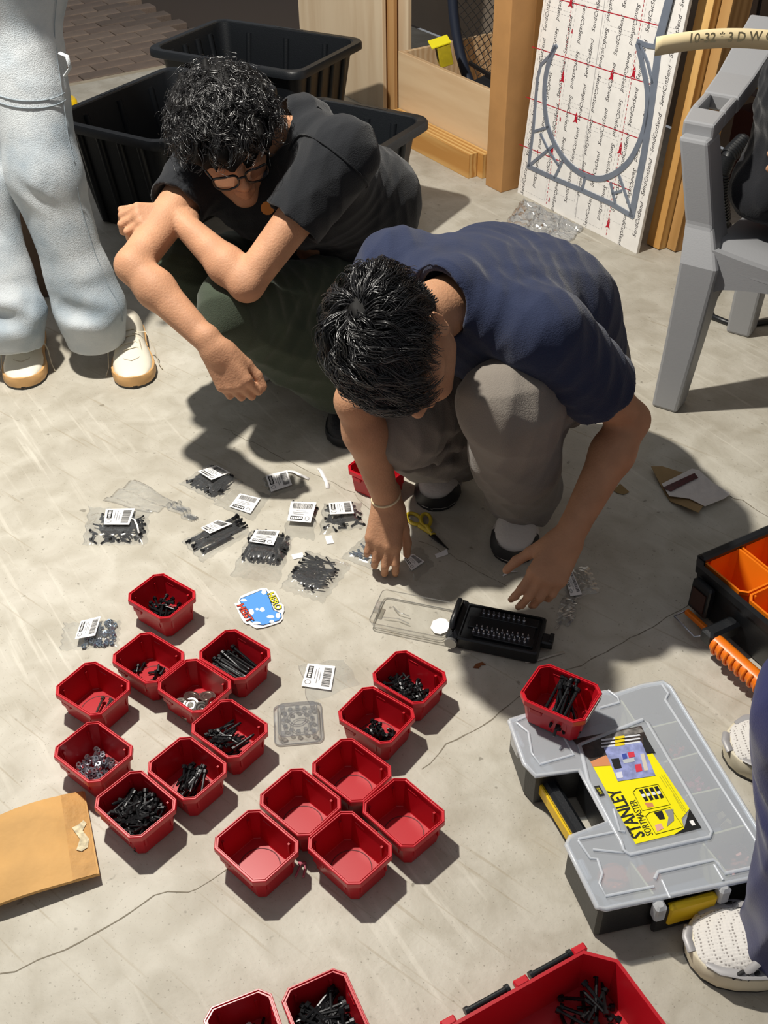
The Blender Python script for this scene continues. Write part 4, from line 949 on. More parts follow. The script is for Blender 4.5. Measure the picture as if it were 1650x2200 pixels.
for tp, hp in ((V3(.435, .825, 0), V3(.735, .795, 0)), (V3(.585, 1.185, 0), V3(.885, 1.155, 0))):
    o, M, L = shoe('shoe', tp, hp, p4, O, M_MESH, M_MIDS, laces=M_LACE, width=1.15, solez=.036, tread=M_SOLEB)
    hts = lambda u, w: (u * L, w, 0)
    for sd in (-1, 1):
        def side(us, zs, ws): return xf(M, [(u * L, sd * w, z) for u, z, w in zip(us, zs, ws)])
        mb = MB(); mb.tube(side([.93, .87, .76, .62, .48, .3], [.041, .044, .047, .05, .052, .05], [.039, .049, .0525, .049, .040, .038]), [.004, .008, .011, .011, .010, .009], 8, flat=.22); mb.build('overlay', M_SILV, o, 60, origin=O)
        mb = MB(); mb.tube(side([.76, .72, .66, .60], [.047, .062, .073, .084], [.054, .0475, .037, .026]), .006, 8, flat=.4); mb.build('overlay', M_SILV, o, 60, origin=O)
        for i in range(3):
            u = .82 - .035 * i; mb = MB(); mb.tube(side([u, u - .05], [.041, .054], [.0585, .0535]), .0032, 6, flat=.5); mb.build('stripe', M_SOLEB, o, 60, origin=O)
    mb = MB(); mb.tube(xf(M, [(.985*L, -.02, .036), (1.005*L, 0, .040), (.985*L, .02, .036)]), .007, 8, flat=.5); mb.build('toe_cap', M_SILV, o, 60, origin=O)
    mb = MB(); mb.loft([xf(M, [(.73*L, -.018, .0665), (.73*L, .018, .0665), (.72*L, .018, .0705), (.72*L, -.018, .0705)]), xf(M, [(.62*L, -.021, .083), (.62*L, .021, .083), (.62*L, .021, .087), (.62*L, -.021, .087)]), xf(M, [(.50*L, -.022, .096), (.50*L, .022, .096), (.50*L, .022, .100), (.50*L, -.022, .100)])]); mb.build('eyestay', mat('white_eyestay', 'd9d6d2', .55), o, 50, origin=O)
    mb = MB(); c0 = (.70*L, -.012, .0775)
    mb.tube(xf(M, [(c0[0] + .006*math.cos(t)*(1 - .06*t), c0[1] + .004*math.sin(t), c0[2]) for t in np.linspace(0, 5.2, 14)]), .0009, 5); mb.build('shoe_logo', M_INK, o, 60, origin=O)

# ================================================= grey moulded chair and the person seated in it
CF = V3(.731, 2.296, 0); ca, cw = norm(V3(.27, .40, 0)), norm(V3(.83, -.56, 0))
def CH(a, w, z): return CF + ca * a + cw * w + V3(0, 0, z)
chair = thing('plastic_chair', 'grey moulded plastic armchair at the right with a seated person', 'chair', CF)
M_CHAIR = mat('grey_chair_plastic', '929396', .42, bump=.04, bscale=260)
def bar(parent, name, secs, m=M_CHAIR):
    """secs: (centre point, half extent along a, half extent along w)"""
    L = []
    for c, ha, hw in secs: L.append([c + ca*ha + cw*hw, c - ca*ha + cw*hw, c - ca*ha - cw*hw, c + ca*ha - cw*hw])
    mb = MB(); mb.loft(L); return mb.build(name, m, parent, origin=CF, bevel=.008)
W_ = .52; D_ = .47
def MIR(q, w): return q if w == 0 else q - CF + CH(0, W_ - 2 * ((q - CF) @ cw), 0)
for w, s in ((0, 1), (W_, -1)):
    bar(chair, 'front_leg', [(CH(.005, w + s*.0, .0), .034, .034), (CH(.012, w + s*.012, .21), .04, .04), (CH(.02, w + s*.02, .40), .05, .045), (MIR(aty(1516, 470, 2.345), w), .045, .034), (MIR(aty(1503, 288, 2.352), w), .040, .034)])
    bar(chair, 'rear_leg', [(CH(D_, w + s*.03, .0), .032, .034), (CH(D_ - .03, w + s*.045, .40), .04, .04)])
    # arm sweeping up into the back
    pv = [aty(1499, 283, 2.345), aty(1520, 252, 2.41), aty(1547, 222, 2.49), aty(1580, 178, 2.57), aty(1618, 120, 2.66), aty(1655, 58, 2.74)]
    pts = pv if w == 0 else [q - CF + CH(0, W_ - 2 * ((q - CF) @ cw), 0) for q in pv]
    wd = [.036, .040, .042, .044, .048, .050]; th = [.02, .02, .020, .022, .03, .03]
    def ring(p, q, hw, ht):
        d = norm(q); n = norm(np.cross(cw, d)); return [p + cw*hw + n*ht, p - cw*hw + n*ht, p - cw*hw - n*ht, p + cw*hw - n*ht]
    rings = [ring(pts[i], pts[min(i+1, 5)] - pts[max(i-1, 0)], wd[i], th[i]) for i in range(6)]
    # split the pad around its rectangular slot
    mb = MB(); mb.loft(rings[:2]); mb.loft(rings[2:])
    for sx in (-1, 1):
        q = []
        for i in (1, 2):
            d = norm(pts[2] - pts[1]); n = norm(np.cross(cw, d)); c = pts[i] + cw*sx*.031; q.append([c + cw*.009 + n*.02, c - cw*.009 + n*.02, c - cw*.009 - n*.02, c + cw*.009 - n*.02])
        mb.loft(q)
    mb.build('armrest', M_CHAIR, chair, origin=CF, bevel=.006)
mb = MB(); sec = []
for a in np.linspace(-.01, D_ - .02, 9):
    zz = .43 + .02 * math.cos(a / D_ * math.pi) - (.03 if a < 0 else 0); sec.append([CH(a, .035 + (W_ - .07) * u, zz - .022 * math.sin(math.pi * u)) for u in np.linspace(0, 1, 9)] + [CH(a, .035 + (W_ - .07) * u, zz - .022 * math.sin(math.pi * u) - .012) for u in np.linspace(1, 0, 9)])
mb.loft(sec); mb.build('seat', M_CHAIR, chair, 40, origin=CF)
mb = MB()
top = [CH(-.012, .04 + (W_ - .08) * u, .44 - .022 * math.sin(math.pi * u)) for u in np.linspace(0, 1, 13)]; bot = [CH(-.008, .04 + (W_ - .08) * u, .325 + .045 * math.sin(math.pi * u) ** .5) for u in np.linspace(0, 1, 13)]
mb.loft([top + bot[::-1], [p + ca * .02 for p in top + bot[::-1]]]); mb.build('front_apron', M_CHAIR, chair, origin=CF)
for w in (.04, W_ - .04):
    mb = MB(); top = [CH(a, w, .43) for a in np.linspace(.03, D_ - .03, 9)]; bot = [CH(a, w, .33 + .05 * math.sin(math.pi * u) ** .5) for a, u in zip(np.linspace(.03, D_ - .03, 9), np.linspace(0, 1, 9))]
    mb.loft([top + bot[::-1], [p + cw * .015 for p in top + bot[::-1]]]); mb.build('side_apron', M_CHAIR, chair, origin=CF)
for i in range(6):
    w = .08 + i * (W_ - .16) / 5; bar(chair, 'back_slat', [(CH(D_ - .02, w, .42), .008, .022), (CH(D_ + .03, w, .65), .008, .022), (CH(D_ + .085, w, .93), .008, .022)])
bar(chair, 'top_rail', [(CH(D_ + .07, W_/2, .90), .012, W_/2 - .01), (CH(D_ + .10, W_/2, .98), .012, W_/2 - .01), (CH(D_ + .115, W_/2, 1.03), .010, W_/2 - .06)])

O = CH(.22, .24, 0)
hipm = CH(.28, .215, .56); rh, lh = hipm - cw * .09, hipm + cw * .09          # their right is towards the left of the photo
rk, lk = rh - ca * .40 + V3(0, 0, .02) + cw * .22, lh - ca * .38 + V3(0, 0, .02) + cw * .26; ra_, la_ = rk + V3(0, 0, -.40) + ca * .12 + cw * .06, lk + V3(0, 0, -.40) + ca * .05
N5 = hipm + V3(0, 0, .46) + ca * .03; rs, ls = N5 - cw * .14 - V3(0, 0, .06), N5 + cw * .19 - V3(0, 0, .06)
re, le = rs + V3(0, 0, -.25) - ca * .10 + cw * .03, ls + V3(0, 0, -.25) - ca * .10; rw = aty(1775, 250, 2.24); lw = le - ca * .22 + V3(0, 0, .02)
F5, U5 = norm(-ca * .8 - V3(0, 0, .5)), norm(V3(0, 0, .9) - ca * .4); hc5 = N5 + V3(0, 0, .15) - ca * .05
sk = head_prims(hc5, F5, U5) + [rc(N5 - V3(0, 0, .04), hc5 - V3(0, 0, .05), .054, .052, .03), rc(N5 - V3(0, 0, .1), hipm, .07, .09, .05), rc(hipm, rh, .08, .06, .04), rc(hipm, lh, .08, .06, .04)]
sk += [rc(rh, rk, .06, .05, .03), rc(rk, ra_, .05, .035, .03), rc(lh, lk, .06, .05, .03), rc(lk, la_, .05, .035, .03), rc(N5 - V3(0, 0, .1), ls, .045, .04, .03), rc(N5 - V3(0, 0, .1), rs, .045, .04, .03)]
sk += limb_skin(ls, le, lw) + limb_skin(rs, re, rw) + hand_prims(rw, norm(V3(-.12, -.05, -.12)), norm(V3(-.3, -.8, .4)), norm(V3(.6, -.3, .4)), [(.5, .7, .5)] * 4) + hand_prims(lw, -ca, V3(0, 0, 1), -cw, [(.4, .5, .4)] * 4)
v, f = sdf_mesh(sk, .006); p5 = np_mesh('person', v, f, M_SKIN_B, None, O)
tag(p5, 'person in black clothes seated in the grey plastic armchair at the right edge', 'person')
shv = torso(hipm + V3(0, 0, .02), N5, ls, rs, V3(0, 0, 0), (.15, .15, .14), .06) + [rc(ls, le, .075, .06, .03), rc(le, lw - norm(lw - le) * .04, .06, .045, .03, True), rc(rs, re, .075, .06, .03), rc(re, rw - norm(rw - re) * .04, .06, .045, .03, True), el(hipm - cw * .12 - ca * .06 + V3(0, 0, -.03), (.10, .16, .08), rotz(math.atan2(cw[1], cw[0])), .05)]
v, f = sdf_mesh(shv, .006, folds(.008, .12, 53)); np_mesh('hoodie', v, f, cloth('black_fleece', '1a1b1f', .10, .9), p5, O)
v, f = sdf_mesh([rc(rh, rk, .095, .08, .04), rc(rk, ra_, .08, .075, .03, True), rc(lh, lk, .095, .08, .04), rc(lk, la_, .08, .075, .03, True), rc(rh, lh, .11, .11, .04)], .007, folds(.006, .12, 54)); np_mesh('trousers', v, f, cloth('charcoal_trousers', '222327', .1, .9), p5, O)
Rh = np.stack([np.cross(U5, F5), F5, U5], 1); v, f = sdf_mesh([el(hc5 - F5 * .02 + U5 * .04, (.088, .106, .09), Rh, .02)], .008, folds(.006, .05, 9, False)); np_mesh('hair', v, f, M_HAIR_BASE, p5, O)
for a_ in (ra_, la_): shoe('shoe', V3(*(a_ - ca * .2)[:2], 0), V3(*(a_ + ca * .07)[:2], 0), p5, O, M_SHB, M_SOLEB, laces=M_SHB)
# ------------------------------------------------------------------ white printed board with the grey cut metal frame on it
BO = G(-2.833, 2.395, 0); bX = E2; bY = norm(V3(0, 0, math.cos(LEAN)) + E1 * math.sin(LEAN)); bN = np.cross(bX, bY)
if bN @ -E1 < 0: bN = -bN
def board_uv(px, py):
    d = ray(px, py); k = ((BO - CAMP) @ bN) / (d @ bN); P = CAMP + d * k - BO; return (P @ bX, P @ bY)
BM4 = mk(np.stack([bX, bY, bN], 1), V3(0, 0, 0)); BWID, BHGT = .604, 1.22
board = thing('printed_board', 'white printed sheet leaning upright with a grey cut metal frame on it', 'board', BO)
mb = MB(); mb.prism([(0, 0), (BWID, 0), (BWID, BHGT), (0, BHGT)], -.012, 0, BM4); mb.build('sheet', M_WHITE, board, bevel=.001)
M_RED = mat('red_ink', 'b01228', .5); M_LGI = mat('pale_grey_ink', 'b4b2b2', .6)
def flat(mb, pts, w, z=.0008, closed=False, h=0.0):
    """a flat strip of width w along uv points on the board"""
    p = np.asarray(pts, float); n = len(p); Ls, Rs = [], []
    for i in range(n):
        d = norm(p[min(i+1, n-1)] - p[max(i-1, 0)]); nn = np.array([-d[1], d[0]]) * w / 2; Ls.append(p[i] + nn); Rs.append(p[i] - nn)
    if h <= 0:
        v = xf(BM4, [(x, y, z) for x, y in Ls + Rs]); mb.add(v, [(i, i+1, n+i+1, n+i) for i in range(n-1)])
    else:
        mb.loft([xf(BM4, [(*Ls[i], 0), (*Rs[i], 0), (*Rs[i], h), (*Ls[i], h)]) for i in range(n)])
zb = lambda x, y: board_uv(800 + x / 1.941, y / 1.941)
def top_of(x0, y0, x1, y1):
    a, b = np.array(zb(x0, y0)), np.array(zb(x1, y1)); d = (a - b) / abs(a[1] - b[1]); return a + d * (BHGT - .005 - a[1])
mb = MB()
for (a, b) in (((835, 0), (725, 850)), ((1135, 0), (975, 980))):      # dashed red uprights
    A, B = np.array(zb(*b)), top_of(*a, *b); n = 95
    for i in range(n): flat(mb, [A + (B - A) * (i / n), A + (B - A) * ((i + .6) / n)], .0022)
for y0 in np.arange(0, 8):                                               # red cross lines
    A = np.array(zb(655, 410)) + [-.02, .0]; B = np.array(zb(1120, 580)); d = B - A; off = np.array([0, (y0 - 1) * (zb(680, 200)[1] - zb(655, 410)[1])])
    if 0 < (A + off)[1] < BHGT - .02:
        flat(mb, [A + off, A + off + d * 1.0], .0028)
mb.build('red_guide_lines', M_RED, board)
mb = MB(); A, B = np.array(zb(845, 915)), top_of(970, 0, 845, 915); flat(mb, [A, B], .002)
cw_, ch_ = .145, .150
for i in range(4):
    for j in range(8):
        x0, y0 = .012 + i * cw_, .02 + j * ch_ + (i % 2) * .045
        if y0 + ch_ > BHGT: continue
        c = [(x0, y0), (x0 + cw_ - .012, y0), (x0 + cw_ - .012, y0 + ch_ - .012), (x0, y0 + ch_ - .012)]
        for k in range(4):
            a, b = np.array(c[k]), np.array(c[(k + 1) % 4])
            for q in range(9): flat(mb, [a + (b - a) * q / 9, a + (b - a) * (q + .6) / 9], .0012, .0006)
mb.build('grey_guide_lines', M_LGI, board)
tm = text_mesh('SendCutSend', .021, shear=.22); tm.materials.clear(); tm.materials.append(mat('charcoal_ink', '4a484a', .6))
cols = 11
for i in range(cols):
    x = .028 + i * (BWID - .05) / (cols - 1)
    for j in range(9):
        y = .06 + j * .135 + (i % 3) * .045
        if y > BHGT - .08: continue
        a = -math.pi/2 - .03 if i % 2 else math.pi/2 - .03
        o = bpy.data.objects.new('printed_name', tm); COL.objects.link(o); o.parent = board
        R = BM4[:3, :3] @ rotz(a); o.matrix_local = Matrix(mk(R, xf(BM4, [(x, y, .001)])[0]).tolist())
def bird(c, s=.02):
    """small red arrow-like emblem"""
    mb = MB(); c = np.asarray(c)
    for poly in ([(0, 1), (.35, .1), (0, .35), (-.35, .1)], [(-.25, .2), (.25, .2), (.30, -.5), (.62, -.95), (0, -.7), (-.62, -.95), (-.30, -.5)]):
        n = len(poly); mb.add(xf(BM4, [(c[0] + x * s, c[1] + y * s, .0012) for x, y in poly]), [t for t in tess(poly)])
    mb.build('red_emblem', M_RED, board)
for z_ in ((795, 320), (1000, 310), (1092, 300), (850, 490), (1035, 620), (985, 930), (750, 625), (830, 5), (690, 632), (738, 832), (785, 497), (834, 130)): bird(zb(*z_), .019 if z_ not in ((690, 632), (738, 832), (785, 497), (834, 130)) else .008)
M_FRAME = mat('grey_blue_metal', '8a93a3', .38, metal=.45, var=.06, vscale=20)
mb = MB()
zs = lambda L: [zb(*p) for p in L]
k = 1 / 1.941 / 2300 * 3.45
ring = [(765, 190), (738, 260), (722, 340), (720, 430), (732, 520), (762, 600), (812, 675), (880, 728), (950, 745), (1015, 722), (1072, 672), (1112, 600), (1138, 520), (1150, 430), (1145, 350), (1128, 270), (1108, 180)]
rp = np.array(zs(ring)); rs_ = []
for i in range(len(rp) - 1):
    p0, p1, p2, p3 = rp[max(i-1, 0)], rp[i], rp[i+1], rp[min(i+2, len(rp)-1)]
    for t in np.linspace(0, 1, 5)[:-1]: rs_.append(.5 * ((2*p1) + (-p0+p2)*t + (2*p0-5*p1+4*p2-p3)*t*t + (-p0+3*p1-3*p2+p3)*t**3))
rs_.append(rp[-1])
flat(mb, rs_, 24 * k, h=.004)
for L, w in (([(748, 226), (705, 270), (690, 330), (672, 545), (653, 696)], 15), ([(648, 692), (770, 748), (880, 795), (1000, 850), (1092, 905)], 20), ([(1198, 180), (1168, 420), (1135, 640), (1082, 905)], 32),
             ([(1105, 172), (1150, 190), (1196, 196)], 18), ([(1115, 180), (1150, 260), (1172, 350)], 14), ([(676, 548), (740, 528)], 12), ([(655, 690), (758, 606)], 14), ([(702, 556), (735, 625), (778, 690)], 12), ([(760, 745), (798, 665)], 13), ([(876, 795), (890, 735)], 13), ([(995, 760), (1015, 852)], 13), ([(1030, 730), (1085, 890)], 13), ([(1000, 808), (1042, 795)], 11), ([(745, 228), (772, 188)], 16)):
    flat(mb, zs(L), w * k, h=.004)
A = np.array(zb(1190, 190)); B = top_of(1240, 0, 1190, 190); flat(mb, [A, B], 38 * k, h=.004)
mb.build('cut_metal_frame', M_FRAME, board, bevel=.0008)
mb = MB(); flat(mb, [np.array(zb(1214, 190)), top_of(1262, 0, 1214, 190)], 5*k, .0045); mb.build('dark_cut_edge', M_INK, board)
def crumple(name, corners, m, label, cat, amp=.012, n=26, seed=0, base=.001, group=None, lift=None):
    r = np.random.default_rng(seed); c = np.array(corners, float); o0 = c.mean(0); o0[2] = 0
    ph = r.uniform(0, 6.28, 12); kx = r.uniform(6, 26, 12); ky = r.uniform(6, 26, 12) * r.choice([-1, 1], 12); V = []
    for i in range(n):
        for j in range(n):
            u, w = i/(n-1), j/(n-1); p = c[0]*(1-u)*(1-w) + c[1]*u*(1-w) + c[2]*u*w + c[3]*(1-u)*w
            hh = sum(abs(math.sin(kx[q]*u + ky[q]*w + ph[q])) for q in range(6)) / 6; e = min(1, 5*min(u, 1-u, w, 1-w) + .25)
            p = p + np.array([.006*math.sin(ky[7]*w + ph[7]), .006*math.sin(kx[8]*u + ph[8]), 0]) ; p[2] += base + amp * max(0, hh - .3) * e
            if lift: p[2] += lift(u, w)
            V.append(p - o0)
    mb = MB(); mb.add(V, [(i*n+j, (i+1)*n+j, (i+1)*n+j+1, i*n+j+1) for i in range(n-1) for j in range(n-1)])
    o = mb.build(name, m, None, True); o.location = o0; md = o.modifiers.new('thick', 'SOLIDIFY'); md.thickness = .0004
    return tag(o, label, cat, group)
M_FILM = film('clear_bag_film', (.99, .99, .985), .16, .12, .05, .12, 40)
M_WRAP = film('clear_wrap_film', (.98, .98, .98), .3, .12, .12, .5, 40)
crumple('plastic_wrap', [at(1085, 478), at(1122, 428), at(1250, 492), at(1195, 548)], M_WRAP, 'crumpled clear plastic wrap on the floor below the printed board', 'plastic wrap', .05, 30, 4)

# ------------------------------------------------------------------ toy display in the far right corner, hose, cord, tape strip
disp = thing('toy_display', 'wire display rack of colourful packages in the far right corner', 'display rack', G(-2.15, 3.05, 0), GROT)
dO = np.array(disp.location)
mb = MB(); mb.box((0, .1, .55), (.52, .02, 1.1)); mb.build('back_panel', mat('mauve_panel', '8a7c92', .6), disp)
mb = MB(); mb.box((0, .0, .155), (.50, .2, .31)); mb.build('plinth', mat('maroon_panel', '3a1418', .5), disp)
for x in (-.25, -.02, .25):
    mb = MB(); mb.cyl((x, -.08, .31), (x, -.08, 1.1), .006, 8); mb.build('wire_post', M_BLACKP, disp)
for z in (.36, .50, .66, .82):
    mb = MB(); mb.box((0, -.0, z), (.50, .18, .006)); mb.build('shelf', mat('grey_wire', '5a565e', .5), disp)
pk = [(-.2, 'd63a34', .5), (-.13, 'e07a3a', .5), (-.05, '202020', .5), (.03, 'c92a2e', .5), (.10, 'd9d3dd', .5), (-.2, 'd64fa8', .66), (-.12, 'e3a7d6', .66), (-.04, '3a3550', .66), (-.2, '6a62c8', .82), (-.12, 'c9c3ee', .82), (.10, 'e6e0ea', .66), (-.2, 'd8b13a', .36), (-.1, '6a62c8', .36), (.05, 'c92a2e', .36), (.15, '2a2a36', .36)]
names_ = {'d63a34': 'red', 'e07a3a': 'orange', '202020': 'black', 'c92a2e': 'scarlet', 'd9d3dd': 'pale grey', 'd64fa8': 'magenta', 'e3a7d6': 'pink', '3a3550': 'indigo', '6a62c8': 'violet', 'c9c3ee': 'lilac', 'e6e0ea': 'white', 'd8b13a': 'yellow', '2a2a36': 'dark'}
SH = {.36: 'lowest', .50: 'second', .66: 'third', .82: 'top'}
for i, (x, c, z) in enumerate(pk):
    mb = MB(); h_ = .10 + .02 * (i % 3); mb.box((0, 0, h_/2), (.055, .05, h_), bev=.004); mb.box((0, -.026, h_*.55), (.03, .002, h_*.4), mi=1)
    o = mb.build('toy_package', [mat('pack_' + c, c, .4), mat('pack_panel', 'e8dcd0', .5)]); P = dO + rotz(GROT) @ V3(x, -.02, z + .003); o.location = P; o.rotation_euler = (0, 0, GROT)
    tag(o, f'{names_[c]} toy package on the {SH[z]} shelf of the wire display rack', 'package', 'toy packages on the rack')
for z, w in ((.868, 'upper'), (.792, 'lower')):
    b = thing('soccer_ball', f'{w} of the two small black and white toy soccer balls on the rack', 'ball', dO + rotz(GROT) @ V3(.03, -.105, z), 0, 'toy soccer balls')
    mb = MB(); mb.sphere((0, 0, 0), .04, 12); mb.build('ball_shell', mat('ball_white', 'e8e4e8', .4), b, 60)
    ico = [norm(V3(*p)) for p in ((0, 1, 1.618), (0, -1, 1.618), (0, 1, -1.618), (0, -1, -1.618), (1, 1.618, 0), (-1, 1.618, 0), (1, -1.618, 0), (-1, -1.618, 0), (1.618, 0, 1), (-1.618, 0, 1), (1.618, 0, -1), (-1.618, 0, -1))]
    for d in ico:
        Fr = frame(d); mb = MB(); rr = [(d * .94 + .30 * (math.cos(a) * Fr[:, 0] + math.sin(a) * Fr[:, 1])) for a in np.arange(5) * 2 * math.pi / 5]
        rr = [norm(q) * .0405 for q in rr]; mb.add(rr + [d * .041], [(i, (i+1) % 5, 5) for i in range(5)]); mb.build('black_patch', M_INK, b)
mb = MB(); mb.tube([at(1530, 640, .008), at(1518, 655, .008), at(1530, 680, .008), at(1580, 700, .008), at(1660, 690, .008), at(1720, 660, .008), at(1720, 610, .008), at(1650, 592, .008), at(1580, 598, .008), at(1545, 615, .008), at(1530, 640, .008)], .009, 8)
tag(mb.build('rubber_cord', M_BLACKP, None, 60, origin=at(1600, 650)), 'loop of thick black cord on the floor around the chair rear leg', 'cord')
hz = thing('corrugated_hose', 'black corrugated hose standing behind the grey chair armrest', 'hose', aty(1545, 560, 2.95) * V3(1, 1, 0))
hp = [aty(1558, 640, 2.95) * V3(1, 1, 0) + V3(0, 0, .012), aty(1552, 470, 2.93), aty(1546, 420, 2.92), aty(1550, 370, 2.92), aty(1565, 335, 2.93), aty(1600, 300, 2.98)]
mb = MB(); mb.tube(hp, .020, 10); mb.build('hose_core', M_BLACKP, hz, 60, origin=np.array(hz.location))
P_ = np.array(hp); 
mb = MB()
for i in range(len(P_) - 1):
    for t in np.linspace(0, 1, 9)[:-1]:
        c = P_[i] + (P_[i+1] - P_[i]) * t; Fr = frame(P_[i+1] - P_[i]); mb.tube([c + .021 * (math.cos(a) * Fr[:, 0] + math.sin(a) * Fr[:, 1]) for a in np.linspace(0, 2*math.pi, 13)], .0045, 5, caps=False)
mb.build('hose_rings', M_BLACKP, hz, 60, origin=np.array(hz.location))
mb = MB(); mb.box(aty(1536, 407, 2.89), (.022, .004, .034), rotz(.5)); mb.build('hose_label', M_PAPER, hz, origin=np.array(hz.location))
ta, tb_ = aty(1408, 100, 2.20), aty(1700, 92, 2.16); tw = norm(np.cross(tb_ - ta, V3(0, .9, .1)));  tw = tw if tw[2] > 0 else -tw
strip = thing('masking_tape', 'cream masking tape strip with handwritten letters held out at the upper right', 'tape', ta)
mb = MB(); n = 20; top, bot = [], []
for i in range(n):
    u = i/(n-1); p = ta + (tb_ - ta) * u + V3(0, 0, .012*math.sin(math.pi*u)); top.append(p + tw*.019 - ta); bot.append(p - tw*.019 - ta)
mb.add(top + bot, [(i, i+1, n+i+1, n+i) for i in range(n-1)]); o = mb.build('tape_band', mat('cream_tape', 'e6d3a8', .7), strip, True); o.modifiers.new('thick', 'SOLIDIFY').thickness = .0004
td = norm(tb_ - ta); tn = np.cross(td, tw); R = np.stack([td, tw, tn], 1)
text_obj('handwriting', '10-32 * 3 D W OHC', .026, mk(R, (tb_ - ta) * .62 + V3(0, 0, .012) - norm(np.cross(tw, td)) * -.002 + (CAMP - ta) / np.linalg.norm(CAMP - ta) * .006), mat('pencil_grey', '8e8468', .7), strip, width=.19, bold=.0006)
# ------------------------------------------------------------------ red parts bins and the hardware in them
M_REDP = mat('red_plastic', 'b3101f', .36, spec=.5)
M_REDR = mat('red_rim_plastic', 'c11424', .32, spec=.6)
M_GROOVE = mat('dark_red_groove', '5e0a12', .6)
BIN_W, BIN_D, BIN_H, BIN_C = .118, .098, .064, .0147
def make_bin(w=BIN_W, d=BIN_D, h=BIN_H, c=BIN_C):
    root = bpy.data.objects.new('parts_bin', None); COL.objects.link(root)
    O8 = lambda i, z: lz(octo(w - 2*i, d - 2*i, max(.003, c - i*.5)), z)
    mb = MB(); mb.loft([O8(.0135, 0), O8(.0115, .003), O8(.0055, h - .013), O8(.0055, h - .0125)], 0, True, False)
    mb.loft([O8(.0042, h - .004), O8(.0125, .0045), O8(.0135, .0035)], 0, False, True); mb.build('bin_body', M_REDP, root, 25)
    mb = MB(); mb.loft([O8(.0055, h - .0130), O8(.0012, h - .0125), O8(.0, h - .011), O8(0, h - .0014), O8(.0010, h), O8(.0024, h), O8(.0028, h - .0022), O8(.0042, h - .0022), O8(.0046, h - .0008), O8(.0056, h - .0008), O8(.0060, h - .004)], 0, False, False)
    mb.build('rim', M_REDR, root, 25)
    R = min(w, d) / 2 - .016; mb = MB(); mb.tube([(R*math.cos(a), R*math.sin(a), .0037) for a in np.linspace(0, 2*math.pi, 33)], .0009, 5, caps=False, flat=.6); mb.build('base_ring', M_GROOVE, root, 60)
    for sx, sy in ((1, -.3), (1, .3), (-1, -.3), (-1, .3)):
        mb = MB(); mb.box((sx*(w/2 - .0075), sy*d*.9, h - .026), (.004, .0035, .024)); mb.build('side_rib', M_REDP, root)
    for sy in (-1, 1):
        mb = MB(); mb.box((-.2*w, sy*(d/2 - .0035), h - .0185), (.022, .006, .012), bev=.002); mb.build('latch_tab', M_REDP, root)
        mb = MB(); mb.box((.25*w, sy*(d/2 - .0085), h - .026), (.0035, .004, .024)); mb.build('side_rib', M_REDP, root)
    return root
PROTO_BIN = make_bin(); first_bin = [True]; LAST = [None]
def place_bin(x, y, deg, label, z=0.0, proto=None, tilt=None):
    global PROTO_BIN
    p = proto or PROTO_BIN
    if proto is None and first_bin[0]: o = p; first_bin[0] = False
    elif proto is not None and not p.get('used'): o = p; p['used'] = 1
    else: o = copy_tree(p)
    o.location = (x, y, z); o.rotation_euler = (0, 0, math.radians(deg)); LAST[0] = o; return tag(o, label, 'bin', 'red parts bins')
def screw_mesh(L, r0, head='cap', hr=None, hh=None, n=8):
    """one fastener lying along +x from its head; threads as small steps"""
    r = r0 * 1.15; hr = hr or r * 1.75; hh = hh or r * 2.0; mb = MB(); X = np.array([[0, 0, 1], [0, 1, 0], [-1, 0, 0]], float)
    R = np.array([[0, 0, 1.], [1, 0, 0], [0, 1, 0]])
    prof = [(hr*.5, hh*.35), (hr*.5, 0), (hr, 0), (hr, hh), (r, hh)] if head == 'cap' else [(hr*.35, 0), (hr, .3*hh), (hr, .6*hh), (r, hh)]
    k = max(4, int(L / (r * 2.2)))
    for i in range(k):
        x0 = hh + (L - hh) * i / k; x1 = hh + (L - hh) * (i + .5) / k; prof += [(r, x0), (r * .84, x1)]
    prof += [(r * .7, L)]
    mb.lathe(prof, (-L/2, 0, 0), n, R=R); o = mb.build('screw', M_INK, None, 40); me = o.data; bpy.data.objects.remove(o); return me
M_BOX = mat('black_oxide_steel', '1b1b1d', .32, metal=.55, spec=.6); M_STEEL = mat('zinc_steel', 'b9bac2', .25, metal=.9); M_BRIGHT = mat('polished_steel', 'b4b0a8', .3, metal=1.0)
def withm(me, m): 
    me.materials.clear(); me.materials.append(m); return me
SC = {'s8': withm(screw_mesh(0.012, 0.0021), M_BOX), 's12': withm(screw_mesh(0.017, 0.0021), M_BOX), 's16': withm(screw_mesh(0.022, 0.0022), M_BOX), 's25': withm(screw_mesh(0.033, 0.0021), M_BOX), 's35': withm(screw_mesh(0.047, 0.0024), M_BOX),
      's40': withm(screw_mesh(0.054, 0.0026), M_BOX), 's60': withm(screw_mesh(0.074, 0.0026), M_BOX), 's75': withm(screw_mesh(0.082, 0.0026), M_BOX), 'z35': withm(screw_mesh(0.05, 0.0021), mat('grey_steel', '6d665f', .3, metal=.8))}
SL = {'s8': .012, 's12': .017, 's16': .022, 's25': .033, 's35': .047, 's40': .054, 's60': .074, 's75': .082, 'z35': .050}
SR = {'s8': .0036, 's12': .0036, 's16': .0038, 's25': .0036, 's35': .0041, 's40': .0045, 's60': .0045, 's75': .0045, 'z35': .0036}
def nut_mesh(r=.0048, h=.0042):
    mb = MB(); hexo = [(r*math.cos(a), r*math.sin(a)) for a in np.arange(6)*math.pi/3]; hi = [(r*.5*math.cos(a), r*.5*math.sin(a)) for a in np.arange(6)*math.pi/3]
    mb.loft([lz(hi, 0), lz(hexo, 0), lz(hexo, h), lz(hi, h), lz(hi, 0)], 0, False, False); o = mb.build('nut', M_STEEL, None); me = o.data; bpy.data.objects.remove(o); return me
NUT = nut_mesh()
